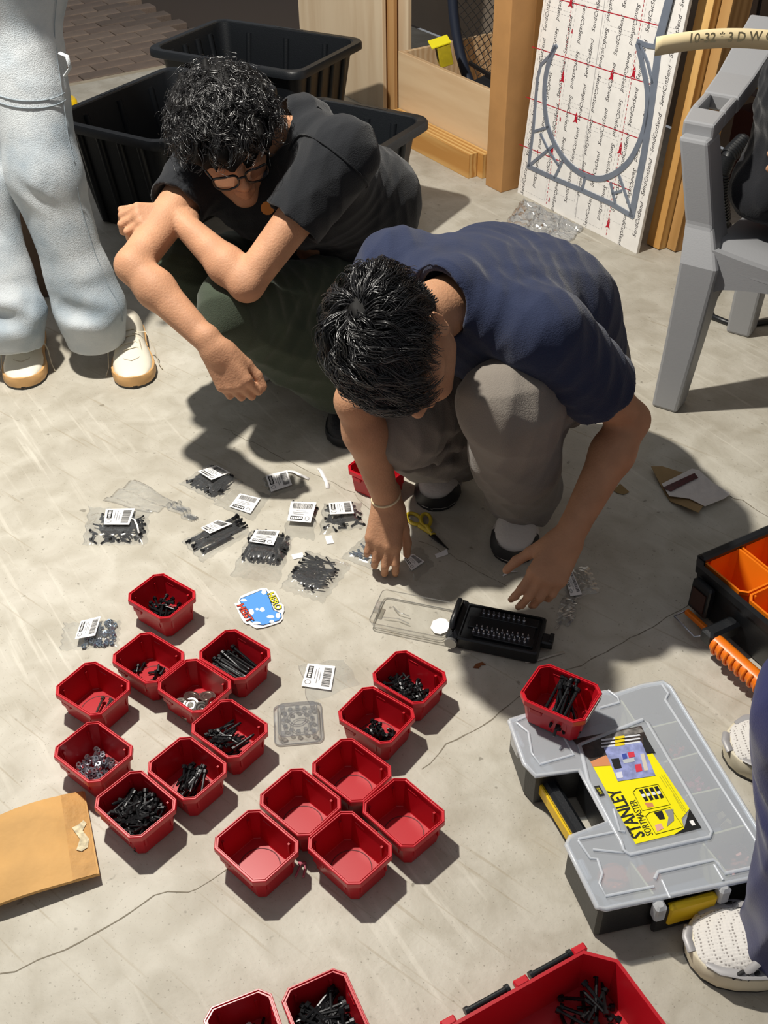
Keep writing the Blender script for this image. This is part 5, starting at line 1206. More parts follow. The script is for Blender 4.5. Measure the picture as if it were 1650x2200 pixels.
def binpt(bx, by, deg, lx, ly, z): return np.array([bx, by, 0]) + rotz(math.radians(deg)) @ V3(lx, ly, z)
def fill(bx, by, deg, kind, count, label, group, area=(-.035, .035, -.026, .026), name='screw', spread=None, base=.0045, z0=0.0, seed=0, mesh=None, layers=None, tilt=.12, cat='screw', bias=None, loose=0):
    """heap: each piece laid flat at random, later ones lifted on those below"""
    r = np.random.default_rng(seed + 100); L, R = (SL[kind], SR[kind]) if kind in SL else (.008, .004); placed = []; heap = MB()
    x0, x1, y0, y1 = area
    for i in range(count):
        a = r.uniform(0, math.pi * 2) if spread is None else math.radians(spread[0]) + r.normal(0, math.radians(spread[1])) + (math.pi if r.random() < .5 and len(spread) > 2 else 0)
        for _ in range(20):
            px, py = (r.uniform(x0, x1), r.uniform(y0, y1)) if bias is None else (np.clip(r.normal(bias[0], bias[2]), x0, x1), np.clip(r.normal(bias[1], bias[3]), y0, y1))
            ex, ey = abs(math.cos(a)) * L / 2, abs(math.sin(a)) * L / 2
            if x0 - .010 <= px - ex and px + ex <= x1 + .010 and y0 - .010 <= py - ey and py + ey <= y1 + .010: break
        else: px, py = np.clip(px, x0 + min(ex, (x1-x0)/2), x1 - min(ex, (x1-x0)/2)), np.clip(py, y0 + min(ey, (y1-y0)/2), y1 - min(ey, (y1-y0)/2))
        z = base + R
        for (qx, qy, qz) in placed:
            dd = math.hypot(px - qx, py - qy)
            if dd < L * .32 + R: z = max(z, qz + R * 1.15 * (1 - dd / (L * .45 + R * 2)) + R * .25)
        z = min(z, base + R + .026); placed.append((px, py, z))
        if mesh is not None:
            o = bpy.data.objects.new(name, mesh); e = (r.uniform(-.7, .7), r.uniform(-.7, .7), a)
        else:
            o = bpy.data.objects.new(name, SC[kind]); e = (r.uniform(0, 6), r.normal(0, tilt), a)
        P = binpt(bx, by, deg, px, py, z); P[2] += z0
        if i < loose:      # the bottom of the heap, where single pieces no longer show
            me = o.data; co = np.array([q.co for q in me.vertices]) @ euler(e[0], e[1], e[2] + math.radians(deg)).T + P - V3(bx, by, 0); heap.add(co, [tuple(q.vertices) for q in me.polygons]); bpy.data.objects.remove(o); continue
        COL.objects.link(o); o.location = P; o.rotation_mode = 'XYZ'; o.rotation_euler = (e[0], e[1], e[2] + math.radians(deg)); tag(o, label, cat, group)
    if heap.n:
        h_ = heap.build(name + '_heap', (mesh or SC[kind]).materials[0], None, 40); h_.location = (bx, by, 0); tag(h_, 'bottom of the heap: ' + label, cat, kind='stuff')
BINS = {}
def bin_at(key, px, py, deg, label, z=0.0):
    P = at(px, py, z + BIN_H); BINS[key] = (P[0], P[1], deg); place_bin(P[0], P[1], deg, label, z)
def bin_xy(key, x, y, deg, label): BINS[key] = (x, y, deg); place_bin(x, y, deg, label)
bin_xy('A', -.4431, 1.5506, -37.3, 'red bin of short black screws standing furthest back, left of the sticker')
bin_xy('I', -.5317, 1.3109, -35.5, 'red bin holding only four slim grey screws')
bin_at('K', 318.7, 1411, -37.5, 'red bin with a few tiny black screws in the second row')
bin_at('L', 504.4, 1404.5, -38, 'red bin of long parallel black screws left of the labelled clear bag')
bin_xy('J', -.3483, 1.3135, -39.2, 'red bin holding shiny steel bearings')
bin_at('M', 493, 1563, -40, 'red bin of medium black screws beside the clear square case')
bin_at('N', 200.5, 1613, -39, 'red bin of small silver nuts')
bin_at('O', 402, 1648, -41, 'red bin of upright shiny black screws between the nuts and screw bins')
bin_at('P', 291, 1725, -42, 'red bin piled with mixed black screws beside the brown card envelope')
bin_xy('D', .0411, 1.3248, -39.1, 'red bin of short black screws nearest the bit case')
bin_xy('E', -.0193, 1.2376, -37.8, 'red bin of tiny black cap screws')
bin_xy('F', -.0614, 1.1203, -42.9, 'empty red bin, rearmost of the five empty ones')
bin_xy('G', .023, 1.0354, -47.1, 'empty red bin, rightmost of the five empty ones')
bin_xy('H', -.1441, 1.0589, -43.0, 'empty red bin in the middle of the five empty ones')
bin_xy('BL', -.2089, .9787, -43.2, 'empty red bin, leftmost of the five empty ones')
bin_xy('BM', -.0623, .9723, -45.4, 'empty red bin, nearest of the five empty ones')
b = BINS
fill(*b['A'], 's25', 44, 'short black screw heaped in the red bin furthest back', 'screws in the rearmost bin', (-.030, .036, -.026, .026), seed=1, bias=(.008, -.006, .018, .015), loose=16)
fill(*b['K'], 's12', 20, 'tiny black screw scattered in the second row red bin', 'tiny screws in the second row bin', (-.036, .036, -.028, .028), seed=2, tilt=.3, bias=(-.006, .0, .022, .02))
fill(*b['L'], 's60', 20, 'long black screw lying parallel in a red bin', 'long parallel screws', (-.034, .034, -.028, .028), spread=(-5, 4), seed=3, tilt=.05)
fill(*b['L'], 's60', 2, 'long black screw lying crosswise over the parallel ones', 'crosswise long screws', (-.03, .03, -.02, .02), spread=(-45, 8), seed=31, base=.016)
fill(*b['I'], 'z35', 4, 'slim grey screw alone in a red bin with three like it', 'four slim grey screws', (-.005, .034, -.024, .02), spread=(-75, 9), seed=4, tilt=.35, base=.008)
fill(*b['M'], 's35', 24, 'medium black screw in the red bin beside the clear case', 'medium screws in the bin by the clear case', (-.034, .022, -.028, .028), spread=(65, 28), seed=5, bias=(-.012, -.006, .014, .014))
fill(*b['O'], 's35', 24, 'shiny black screw lying slanted in the red bin between nuts and screws', 'slanted shiny screws', (-.028, .032, -.026, .026), spread=(-65, 14), seed=6, tilt=.22, bias=(.0, -.004, .018, .014))
fill(*b['P'], 's40', 72, 'black screw in the full red bin beside the card envelope', 'screws in the full bin', (-.038, .038, -.030, .030), seed=7, tilt=.2, loose=28)
fill(*b['D'], 's16', 120, 'short black screw in the red bin nearest the bit case', 'short screws by the bit case', (-.036, .036, -.028, .028), seed=8, tilt=.25, bias=(.002, -.004, .021, .016), loose=82)
fill(*b['E'], 's8', 58, 'tiny black cap screw piled in a red bin', 'tiny cap screws', (-.034, .034, -.026, .026), seed=9, tilt=.5, bias=(.006, -.006, .016, .012), loose=32)
fill(*b['N'], 'nut', 110, 'small silver nut heaped in a red bin', 'silver nuts', (-.036, .034, -.028, .028), name='nut', seed=10, mesh=NUT, cat='nut', base=.002, loose=40)
def bearing(P, R, label):
    o = bpy.data.objects.new('bearing', None); COL.objects.link(o); o.location = P; o.rotation_euler = R
    tag(o, label, 'bearing', 'steel bearings')
    return o
mbb = MB(); mbb.lathe([(.0062, -.0035), (.0108, -.0035), (.0108, .0022), (.0124, .0022), (.0124, .0035), (.0098, .0035), (.0095, .0028)], n=24); mbb.lathe([(.0095, -.0030), (.0095, .0028), (.0078, .0028)], n=24); ot = mbb.build('race', M_BRIGHT, None, 30); RACE = ot.data; bpy.data.objects.remove(ot)
mbb = MB(); mbb.lathe([(.0050, -.0035), (.0074, -.0035), (.0078, .0028), (.0074, .0035), (.0050, .0035), (.0050, -.0035)], n=24); ot = mbb.build('hub', M_BRIGHT, None, 30); HUBM = ot.data; bpy.data.objects.remove(ot)
r = np.random.default_rng(77)
bpos = [(.002, .022, .010, .15, .1), (-.022, .004, .009, .2, .2), (-.008, -.010, .009, .1, -.25), (.014, -.004, .010, .3, .1), (.024, .012, .013, 1.1, .3), (.005, -.026, .009, -.1, .1), (.026, -.010, .012, 1.2, .6), (.020, -.024, .010, .9, .2), (-.024, -.020, .009, .1, .1)]
for i, (x, y, z, rx, ry) in enumerate(bpos):
    P = binpt(*b['J'], x, y, z); o = bearing(tuple(P), (rx, ry, r.uniform(0, 3)), 'flanged steel bearing lying among the bearings in a red bin')
    for nm, me in (('race', RACE), ('hub', HUBM)):
        c = bpy.data.objects.new(nm, me); COL.objects.link(c); c.parent = o; c.scale = (1.22,) * 3
# bin behind the wrist, bin on the organizer, two bins and the large case at the near edge
bin_at('W', 811, 1003, -38, 'red bin behind the wrist wearing the cord bracelet')
SZ = .090
bin_at('S', 1206, 1487, -33, 'red bin of long black screws on top of the clear lidded organizer', SZ)
bx, by, bd = BINS['S']; SBIN = LAST[0]
r = np.random.default_rng(5)
for i in range(15):
    lx, ly = r.uniform(-.022, .026), r.uniform(-.022, .018); o = bpy.data.objects.new('screw', SC['s75']); COL.objects.link(o)
    P = binpt(bx, by, bd, lx, ly, .034 + r.uniform(-.003, .012)); o.location = (P[0], P[1], P[2] + SZ); Fd = norm(V3(r.normal(-.35, .22), r.normal(-.8, .15), -.42)); Fd = norm(Fd)
    o.rotation_mode = 'QUATERNION'; o.rotation_quaternion = Vector((1, 0, 0)).rotation_difference(Vector(tuple(Fd))); tag(o, 'long black screw leaning in the red bin on the organizer', 'screw', 'long screws in the bin on the organizer')
mb = MB(); mb.box((BIN_W/2 + .0004, 0, BIN_H - .0065), (.0008, .062, .0095)); o = mb.build('bin_label', mat('label_tape', 'cfc6b8', .6), SBIN); o['label'] = 'narrow cream label tape with small print'
mb = MB()
for q in range(16): mb.box((BIN_W/2 + .0010, -.026 + q*.0034, BIN_H - .0065), (.0004, .0014 if q % 3 else .0022, .0045 if q % 2 else .006))
mb.build('label_print', M_GREY_INK, o)
def near_dir(p0, p1, z): a, b_ = at(*p0, z), at(*p1, z); return math.degrees(math.atan2(b_[1] - a[1], b_[0] - a[0]))
dgn = near_dir((743, 2095), (790, 2200), BIN_H)
c2 = at(718, 2078, BIN_H); d2 = math.radians(dgn); PB = make_bin(.150, .098)
place_bin(*(at(727, 2080, BIN_H) + rotz(d2) @ V3(.150/2 - .004, -.098/2 + .008, 0))[:2], dgn, 'red bin of long black screws cut by the near edge of the photo', proto=PB)
q2 = at(727, 2080, BIN_H) + rotz(d2) @ V3(.150/2 - .004, -.098/2 + .008, 0)
fill(q2[0], q2[1], dgn, 's60', 60, 'long black screw in the near edge red bin', 'long screws in the near bin', (-.055, .05, -.028, .028), seed=15, tilt=.2, loose=32)
dg1 = near_dir((590, 2135), (612, 2200), BIN_H); d1 = math.radians(dg1)
q1b = at(567, 2124, BIN_H) + rotz(d1) @ V3(.118/2 - .004, -.098/2 + .008, 0); place_bin(q1b[0], q1b[1], dg1, 'red bin of small hardware at the near edge, left of its neighbour')
fill(q1b[0], q1b[1], dg1, 's16', 40, 'short dark screw in the near left red bin', 'short screws in the near left bin', (-.036, .036, -.028, .028), seed=16, tilt=.25, loose=32)
fill(q1b[0], q1b[1], dg1, 'nut', 12, 'small silver nut among dark screws in the near left red bin', 'nuts in the near left bin', (-.03, .0, -.02, .02), name='nut', seed=17, mesh=NUT, cat='nut', base=.012)
# large red organizer case at the near right edge
OZ = .085; cA, cB = at(1282, 2042, OZ), at(1010, 2195, OZ); lx_ = norm((cB - cA) * V3(1, 1, 0)); ly_ = V3(-lx_[1], lx_[0], 0); 
if ly_ @ (at(1420, 2195, OZ) - cA) < 0: ly_ = -ly_
case = thing('red_organizer_case', 'large open red plastic case with black hinges at the near right edge', 'case', cA * V3(1, 1, 0)); cO = cA * V3(1, 1, 0)
CM = mk(np.stack([lx_, ly_, V3(0, 0, 1)], 1), V3(0, 0, 0)); LW, LD = .42, .30
def o8c(i, z, c=.035): 
    p = octo(LW - 2*i, LD - 2*i, max(.004, c - i*.5)); return xf(CM, [(x + LW/2 - .018, y + LD/2 - .010, z) for x, y in p])
mb = MB(); mb.loft([o8c(.010, 0), o8c(.004, OZ*.5), o8c(.001, OZ - .006), o8c(0, OZ), o8c(.005, OZ), o8c(.006, OZ - .005), o8c(.012, .006)], 0, True, True); mb.build('case_body', M_REDP, case, 25)
mb = MB(); mb.loft([o8c(-.003, OZ - .016), o8c(-.004, OZ - .012), o8c(-.003, OZ - .008), o8c(.001, OZ - .008)], 0, False, False); mb.build('rim', M_REDR, case, 25)
for u0, u1 in ((.035, .10), (.14, .205), (.26, .33)):
    mb = MB(); mb.cyl(*xf(CM, [(u0, -.016, OZ - .004), (u1, -.016, OZ - .004)]), .0042, 10); 
    for u in (u0, u1): mb.cyl(*xf(CM, [(u - .003, -.016, OZ - .004), (u + .003, -.016, OZ - .004)]), .0062, 10)
    mb.build('hinge_rod', M_BLACKP, case, 40)
for u in (.118, .235, .02):
    mb = MB(); mb.box(xf(CM, [(u, -.014, OZ - .004)])[0], (.022, .012, .010), CM[:3, :3], bev=.002); mb.build('hinge_knuckle', M_REDR, case)
cc = at(1262, 2172, .01)
fill(cc[0], cc[1], math.degrees(math.atan2(lx_[1], lx_[0])), 's40', 16, 'black screw loose in the large red case', 'loose screws in the large case', (-.03, .05, -.03, .03), seed=18, tilt=.2, base=.006)
# ------------------------------------------------------------------ bags of hardware on the floor
zA = lambda x, y: (120 + x / 2.426, 960 + y / 2.426)
zE = lambda x, y: (440 + x / 2.946, 1380 + y / 2.946)
zB = lambda x, y: (700 + x / 2.661, 1000 + y / 2.661)
def bil(c, u, w): return c[0]*(1-u)*(1-w) + c[1]*u*(1-w) + c[2]*u*w + c[3]*(1-u)*w
def uv_of(c, p):
    """inverse bilinear by a few Newton steps"""
    u = w = .5
    for _ in range(12):
        f = bil(c, u, w)[:2] - p[:2]; du = ((c[1]-c[0])*(1-w) + (c[2]-c[3])*w)[:2]; dw = ((c[3]-c[0])*(1-u) + (c[2]-c[1])*u)[:2]
        J_ = np.array([[du[0], dw[0]], [du[1], dw[1]]]); s = np.linalg.solve(J_, f); u -= s[0]; w -= s[1]
    return u, w
M_BAGIN = mat('black_oxide_bagged', '202124', .38, metal=.4); M_NUTIN = mat('blue_zinc', '93a2b3', .25, metal=.85)
def printed_label(parent, name, q, o0, seed=0, dark=True):
    """white sticker: logo box, ring, barcode and text lines as flat print. q: four corners, first-to-second along the top"""
    mb = MB(); n = norm(np.cross(q[1]-q[0], q[3]-q[0])); n = n if n[2] > 0 else -n
    mb.add([p - o0 for p in q] + [p - o0 - n*.0005 for p in q], [(0, 1, 2, 3), (7, 6, 5, 4), (0, 4, 5, 1), (1, 5, 6, 2), (2, 6, 7, 3), (3, 7, 4, 0)]); lab = mb.build(name, M_PAPER, parent)
    P = lambda u, w, h=.0003: bil(q, u, w) + n*h - o0; r = np.random.default_rng(seed)
    def rect(mb, u0, w0, u1, w1, h=.0003): mb.add([P(u0, w0, h), P(u1, w0, h), P(u1, w1, h), P(u0, w1, h)], [(0, 1, 2, 3)])
    mb = MB(); x = .12
    while x < .88:
        w = r.uniform(.008, .028); rect(mb, x, .08, min(x + w, .9), .36); x += w + r.uniform(.010, .022)
    rect(mb, .10, .74, .62, .92); mb.build('barcode_print', M_INK, lab)
    mb = MB()
    for i, (a, b_) in enumerate(((.3, .7), (.15, .8), (.2, .62))): rect(mb, a, .45 + .085*i, b_, .475 + .085*i)
    mb.tube([P(.80 + .085*math.cos(t), .83 + .10*math.sin(t), .0004) for t in np.linspace(0, 2*math.pi, 17)], .0006, 4, caps=False); mb.build('text_print', M_GREY_INK, lab)
    mb = MB(); 
    for i in range(6): rect(mb, .14 + .078*i, .785, .14 + .078*i + .05, .875, .0005)
    mb.build('logo_print', M_PAPER, lab)
    return lab
def bag(label, quad, lab=None, content=None, region=None, hmax=.012, seed=0, mat_=None, cnt=30, L=.03, R=.0022, ang=None, name='zip_bag', spread=.25):
    c = [at(*p) for p in quad]; o0 = np.mean(c, 0); o0[2] = 0; r = np.random.default_rng(seed)
    root = thing(name, label, 'bag', o0, 0, 'clear bags of hardware'); n = 22; ph = r.uniform(0, 6.28, 10); kx = r.uniform(8, 40, 10); ky = r.uniform(8, 40, 10) * r.choice([-1, 1], 10)
    reg = region or [(.15, .15), (.85, .15), (.85, .85), (.15, .85)]
    ru = [p[0] for p in reg]; rw = [p[1] for p in reg]; uc, wc, us, ws = np.mean(ru), np.mean(rw), (max(ru)-min(ru))/2, (max(rw)-min(rw))/2
    def hgt(u, w):
        k = 0
        if content: k = max(0, 1 - max(abs(u-uc)/(us*1.35), abs(w-wc)/(ws*1.35)) ** 3) ** .6
        cr = sum(abs(math.sin(kx[i]*u + ky[i]*w + ph[i])) for i in range(5)) / 5; e = min(1, 6*min(u, 1-u, w, 1-w))
        return .0012 + hmax*k*e + (.0045 if not content else .0035) * max(0, cr - .35) * e
    V = []; 
    for i in range(n):
        for j in range(n):
            u, w = i/(n-1), j/(n-1); p = bil(c, u, w) + np.array([.0025*math.sin(ky[6]*w + ph[6]), .0025*math.sin(kx[7]*u + ph[7]), 0]); p[2] = hgt(u, w); V.append(p - o0)
    m = len(V); V += [np.array([p[0], p[1], .0004]) for p in V]
    F = [(i*n+j, (i+1)*n+j, (i+1)*n+j+1, i*n+j+1) for i in range(n-1) for j in range(n-1)]; F += [tuple(m + q for q in reversed(f_)) for f_ in F]
    mb = MB(); mb.add(V, F); mb.build('film', M_FILM, root, True)
    mb = MB(); 
    for j in range(n - 1):
        pass
    mb.tube([np.array(V[j]) + V3(0, 0, .0008) for j in range(n)], .0008, 4); mb.build('zip_seal', M_FILM, root)
    if content:
        mb = MB()
        for i in range(cnt):
            u, w = r.uniform(min(ru), max(ru)), r.uniform(min(rw), max(rw)); p = bil(c, u, w); top = max(R*1.2, hgt(u, w) - R*1.2); p[2] = r.uniform(R, max(R*1.01, top))
            if content == 'nut':
                a = r.uniform(0, 6); Rn = euler(r.uniform(-.6, .6), r.uniform(-.6, .6), a); hx = [(R*math.cos(t), R*math.sin(t)) for t in np.arange(6)*math.pi/3]; hi = [(R*.5*math.cos(t), R*.5*math.sin(t)) for t in np.arange(6)*math.pi/3]
                z0, z1 = -R*.4, R*.4; mb.loft([np.array(lz(q, z)) @ Rn.T + p - o0 for q, z in ((hi, z0), (hx, z0), (hx, z1), (hi, z1), (hi, z0))], 0, False, False)
            else:
                if ang is None: a = r.uniform(0, 6.28)
                else:
                    e = bil(c, .5 + .1, .5) - bil(c, .5, .5) if ang == 'u' else bil(c, .5, .6) - bil(c, .5, .5); a = math.atan2(e[1], e[0]) + r.normal(0, spread) + (math.pi if r.random() < .5 else 0)
                d = V3(math.cos(a), math.sin(a), r.normal(0, .05)); q = p - o0
                # keep the piece inside the pouch
                for s_ in (-1, 1):
                    uu, ww = uv_of(c, q + o0 + d*s_*L/2); 
                    if uu < min(ru)-.08 or uu > max(ru)+.08 or ww < min(rw)-.08 or ww > max(rw)+.08: q = q - d*s_*L*.25
                mb.tube([q - d*L/2, q + d*L/2], R*.62, 6); mb.tube([q - d*L/2, q - d*(L/2 - R*1.6)], R*1.15, 6)
        tag(mb.build('loose_' + ('nuts' if content == 'nut' else 'screws'), mat_ or M_BAGIN, root, 40), kind='stuff')
    if lab:
        q = [at(*p) for p in lab]; uv = [uv_of(c, p) for p in q]
        for p, (u, w) in zip(q, uv): p[2] = hgt(min(.95, max(.05, u)), min(.95, max(.05, w))) + .0022
        q[2][2] = q[1][2] + q[3][2] - q[0][2]; zmin = max(0, max(hgt(*uv_of(c, bil(q, a, b_))) + .0008 - bil(q, a, b_)[2] for a in (.2, .5, .8) for b_ in (.2, .5, .8)))
        for p in q: p[2] += zmin
        printed_label(root, 'label', q, o0, seed)
    return root
ZA = lambda *L: [zA(*p) for p in L]
bag('fat clear bag of black screws, furthest back among the bags', ZA((645, 195), (805, 90), (985, 185), (835, 290)), ZA((850, 120), (748, 175), (818, 222), (912, 160))[:0] or ZA((840, 118), (912, 160), (818, 222), (748, 172)), 'screw', None, .016, 1, cnt=90, L=.035, R=.003, ang='u', spread=.5)
bag('small clear bag with white label beside the curved paper strip', ZA((1075, 165), (1220, 120), (1320, 200), (1125, 262)), ZA((1205, 128), (1232, 205), (1122, 242), (1093, 155)), None, seed=2)
bag('flat clear bag with label between two bags of screws', ZA((820, 300), (960, 200), (1120, 250), (1025, 390)), ZA((960, 250), (1068, 276), (1015, 355), (905, 318)), None, seed=3)
bag('clear bag of black screws furthest left among the bags, with a blue-black logo', ZA((175, 315), (490, 330), (475, 510), (140, 515)), ZA((415, 335), (390, 445), (258, 445), (264, 338)), 'screw', [(.14, .30), (.92, .30), (.92, .92), (.14, .92)], .014, 4, cnt=80, L=.022, R=.003)
crumple('empty_bag', [at(*p) for p in ZA((240, 285), (410, 165), (650, 290), (500, 352))], M_FILM, 'empty clear plastic bag lying flat behind the leftmost bag', 'bag', .006, 24, 5)
crumple('plastic_scrap', [at(*p) for p in ZA((560, 300), (640, 285), (735, 375), (700, 385))], M_FILM, 'torn strip of clear plastic beside the empty bag', 'plastic scrap', .008, 14, 6)
bag('clear pack of long black rods with a white label', ZA((660, 490), (930, 365), (1020, 450), (765, 600)), ZA((845, 398), (925, 438), (808, 490), (757, 440)), 'screw', [(.12, .12), (.97, .12), (.97, .80), (.12, .80)], .013, 7, cnt=34, L=.075, R=.0034, ang='u', spread=.03)
bag('big clear bag of black screws behind the cartoon-style sticker', ZA((1020, 440), (1240, 470), (1160, 712), (912, 675)), ZA((1046, 456), (1170, 462), (1138, 555), (1012, 535)), 'screw', [(.06, .05), (.94, .05), (.94, .60), (.06, .60)], .016, 8, cnt=85, L=.04, R=.003, ang='w', spread=.2)
bag('unlabelled clear bag spilling long black screws next to the white paper scrap', ZA((1310, 540), (1545, 615), (1390, 815), (1165, 740)), None, 'screw', [(.10, .12), (.80, .12), (.80, .78), (.10, .78)], .013, 9, cnt=48, L=.045, R=.0026, ang='u', spread=.35)
bag('clear bag with square label and dark screws next to the crouching hand side pair', ZA((1235, 280), (1365, 300), (1345, 490), (1185, 460)), ZA((1228, 312), (1360, 318), (1330, 418), (1208, 408)), 'screw', [(.05, .06), (.95, .06), (.95, .50), (.05, .50)], .012, 10, cnt=44, L=.018, R=.0028).__setitem__('label', 'clear bag of dark screws with square label, left of the bag by the bent finger')
bag('clear bag of dark screws nearest the hand with the bracelet', ZA((1395, 300), (1590, 292), (1604, 420), (1375, 462)), ZA((1540, 300), (1556, 382), (1432, 402), (1424, 325)), 'screw', [(.12, .08), (.97, .08), (.97, .92), (.12, .92)], .012, 11, cnt=46, L=.018, R=.0028)
bag('clear bag of shiny silver nuts left of the red bins', ZA((45, 920), (340, 905), (325, 1040), (22, 1065)), ZA((240, 903), (214, 1020), (108, 1036), (135, 925)), 'nut', [(.40, .06), (.92, .06), (.92, .97), (.40, .97)], .010, 12, mat_=M_NUTIN, cnt=70, R=.0046)
bag('crumpled clear bag with label beside the clear square case', [zE(*p) for p in ((600, 150), (880, 105), (985, 260), (660, 390))], [zE(*p) for p in ((826, 160), (800, 312), (612, 285), (652, 142))], None, seed=13)
bag('clear bag of bluish screws under the fingers of the bracelet hand', [(735, 1198), (800, 1140), (880, 1180), (800, 1222)], None, 'screw', None, .010, 14, mat_=M_NUTIN, cnt=34, L=.016, R=.003)
bag('clear bag with turned-up label between the bracelet hand and scissors', [(862, 1188), (905, 1175), (935, 1215), (893, 1250)], [(888, 1194), (912, 1210), (884, 1228), (866, 1200)], None, seed=15)
bag('clear bag with barcode label half hidden by the reaching hand', [(1215, 1228), (1265, 1216), (1288, 1272), (1215, 1295)], [(1228, 1228), (1250, 1280), (1225, 1284), (1212, 1235)], None, seed=16)
crumple('plastic_scrap', [at(1205, 1290), at(1240, 1285), at(1232, 1340), at(1195, 1350)], M_FILM, 'thin clear plastic scrap beside the open bit case', 'plastic scrap', .01, 14, 17)

# paper scraps and strips
def scrap(name, pts, label, m=M_PAPER, cat='paper scrap', z=.0012, th=.0006, curl=None):
    P = np.array([at(*p) for p in pts]); o0 = P.mean(0) * V3(1, 1, 0); mb = MB(); q = [(p[0]-o0[0], p[1]-o0[1]) for p in P]
    mb.prism(q, z, z + th); o = mb.build(name, m); o.location = o0; return tag(o, label, cat)
scrap('paper_scrap', [(698, 1154), (712, 1151), (718, 1168), (703, 1170)], 'tiny white paper square next to the bent finger')
scrap('paper_scrap', [(626, 1193), (650, 1188), (653, 1198), (630, 1203)], 'tiny white paper square behind the bag of spilled screws')
scrap('paper_scrap', [(934, 1192), (948, 1187), (960, 1180), (963, 1192), (938, 1200)], 'small folded white paper at the scissor tips')
def ribbon(name, pts, w, label, m=M_PAPER, h=.006):
    P = [at(*p) for p in pts]; o0 = np.mean(P, 0) * V3(1, 1, 0); mb = MB(); n = len(P); a, b_ = [], []
    for i in range(n):
        d = norm(P[min(i+1, n-1)] - P[max(i-1, 0)]); nn = V3(-d[1], d[0], 0) * w/2; z = V3(0, 0, .0015 + h*math.sin(math.pi*i/(n-1))); a.append(P[i]+nn+z-o0); b_.append(P[i]-nn+z-o0)
    mb.add(a + b_, [(i, i+1, n+i+1, n+i) for i in range(n-1)]); o = mb.build(name, m, None, True); o.location = o0; o.modifiers.new('thick', 'SOLIDIFY').thickness = .0006; return tag(o, label, 'paper strip')
ribbon('paper_strip', [(684, 1006), (690, 1016), (695, 1028), (702, 1040), (704, 1050)], .009, 'curved white paper strip behind the red wrist bin')
ribbon('paper_strip', [(617, 1012), (632, 1018), (648, 1026), (664, 1030)], .008, 'white paper strip lying across the small labelled bag')
ribbon('paper_strip', [(1128, 1424), (1150, 1422), (1180, 1412), (1212, 1402)], .006, 'thin grey strip lying below the open bit case', mat('grey_strip', 'b9b3a6', .6), .003)
ribbon('paper_strip', [(1080, 1238), (1095, 1233), (1112, 1228)], .004, 'short white stick lying next to the thumb of the reaching hand')
ribbon('paper_strip', [(283, 1126), (292, 1132), (298, 1145), (301, 1158)], .004, 'narrow curled white strip on the leftmost bag').location.z += .016
mb = MB(); c = at(1030, 1432); mb.prism([(-.012, -.004), (-.002, -.006), (.004, .002), (.012, .003), (.006, .009), (-.006, .005)], .001, .003); o = mb.build('dry_leaf', mat('rust_leaf', '7e4a24', .8)); o.location = c; tag(o, 'curled rust-brown leaf crumb below the bit case', 'leaf')
scrap('dry_leaf', [(1318, 1055), (1332, 1040), (1352, 1058), (1340, 1064), (1325, 1060)], 'tan dry leaf scrap in shadow beside the bare forearm', mat('tan_leaf', '8d7448', .8), 'leaf')
def pc():
    o = thing('plastic_clip', 'small pink plastic clip between the empty red bins', 'clip', at(648, 1872)); m = mat('pink_plastic', 'c96a7c', .4)
    for dx in (-.005, .005): mb = MB(); mb.box((dx, 0, .004), (.003, .026, .004), rotz(-.2 + dx*20), bev=.001); mb.build('prong', m, o)
    mb = MB(); mb.cyl((-.006, .012, .004), (.006, .012, .004), .0025, 8); mb.build('hinge', m, o)
pc()

# ------------------------------------------------------------------ sticker with lettering
zS = lambda x, y: (490 + x / 11.79, 1250 + y / 11.79)
sO = at(*zS(800, 720)); sp = lambda x, y: (at(*zS(x, y)) - sO)[:2]
stk = thing('sticker', 'die-cut sticker reading HERO HEIST on the floor', 'sticker', sO)
def flatpoly(name, pts, m, z0, z1): mb = MB(); mb.prism([sp(*p) for p in pts], z0, z1); return mb.build(name, m, stk)
flatpoly('backing', [(165, 575), (190, 560), (250, 560), (290, 450), (330, 385), (600, 270), (850, 190), (980, 190), (1040, 255), (1130, 235), (1200, 270), (1310, 470), (1330, 560), (1410, 620), (1425, 760), (1385, 850), (1395, 960), (1320, 1050), (1100, 1125), (900, 1185), (720, 1205), (600, 1150), (540, 1095), (480, 1100), (400, 1050), (340, 960)], mat('sticker_white', 'f4f2f0', .3), .002, .0032)
flatpoly('picture_outline', [(285, 490), (340, 440), (600, 340), (840, 240), (960, 225), (1010, 300), (1160, 740), (1350, 830), (1365, 930), (1300, 1020), (900, 1140), (660, 1110), (560, 1020)], mat('navy_line', '232a4a', .4), .0032, .0036)
flatpoly('picture_sky', [(300, 495), (345, 455), (600, 355), (840, 255), (950, 240), (1000, 315), (1145, 750), (1335, 840), (1348, 925), (1288, 1008), (895, 1125), (670, 1095), (575, 1010)], mat('sky_blue_print', '5a9be4', .3), .0036, .0039)
M_CLD = mat('cloud_print', 'f0f3f8', .3)
for cx, cy, rx, ry in ((910, 290, 60, 70), (400, 500, 80, 35), (590, 800, 70, 80), (870, 740, 65, 55), (740, 730, 40, 30), (1080, 920, 95, 40), (1270, 890, 60, 70), (1110, 1040, 60, 40), (720, 1080, 110, 35)):
    flatpoly('printed_cloud', [(cx + rx*math.cos(t)*(1 + .15*math.sin(5*t)), cy + ry*math.sin(t)) for t in np.linspace(0, 2*math.pi, 14)[:-1]][::-1], M_CLD, .0039, .0041)
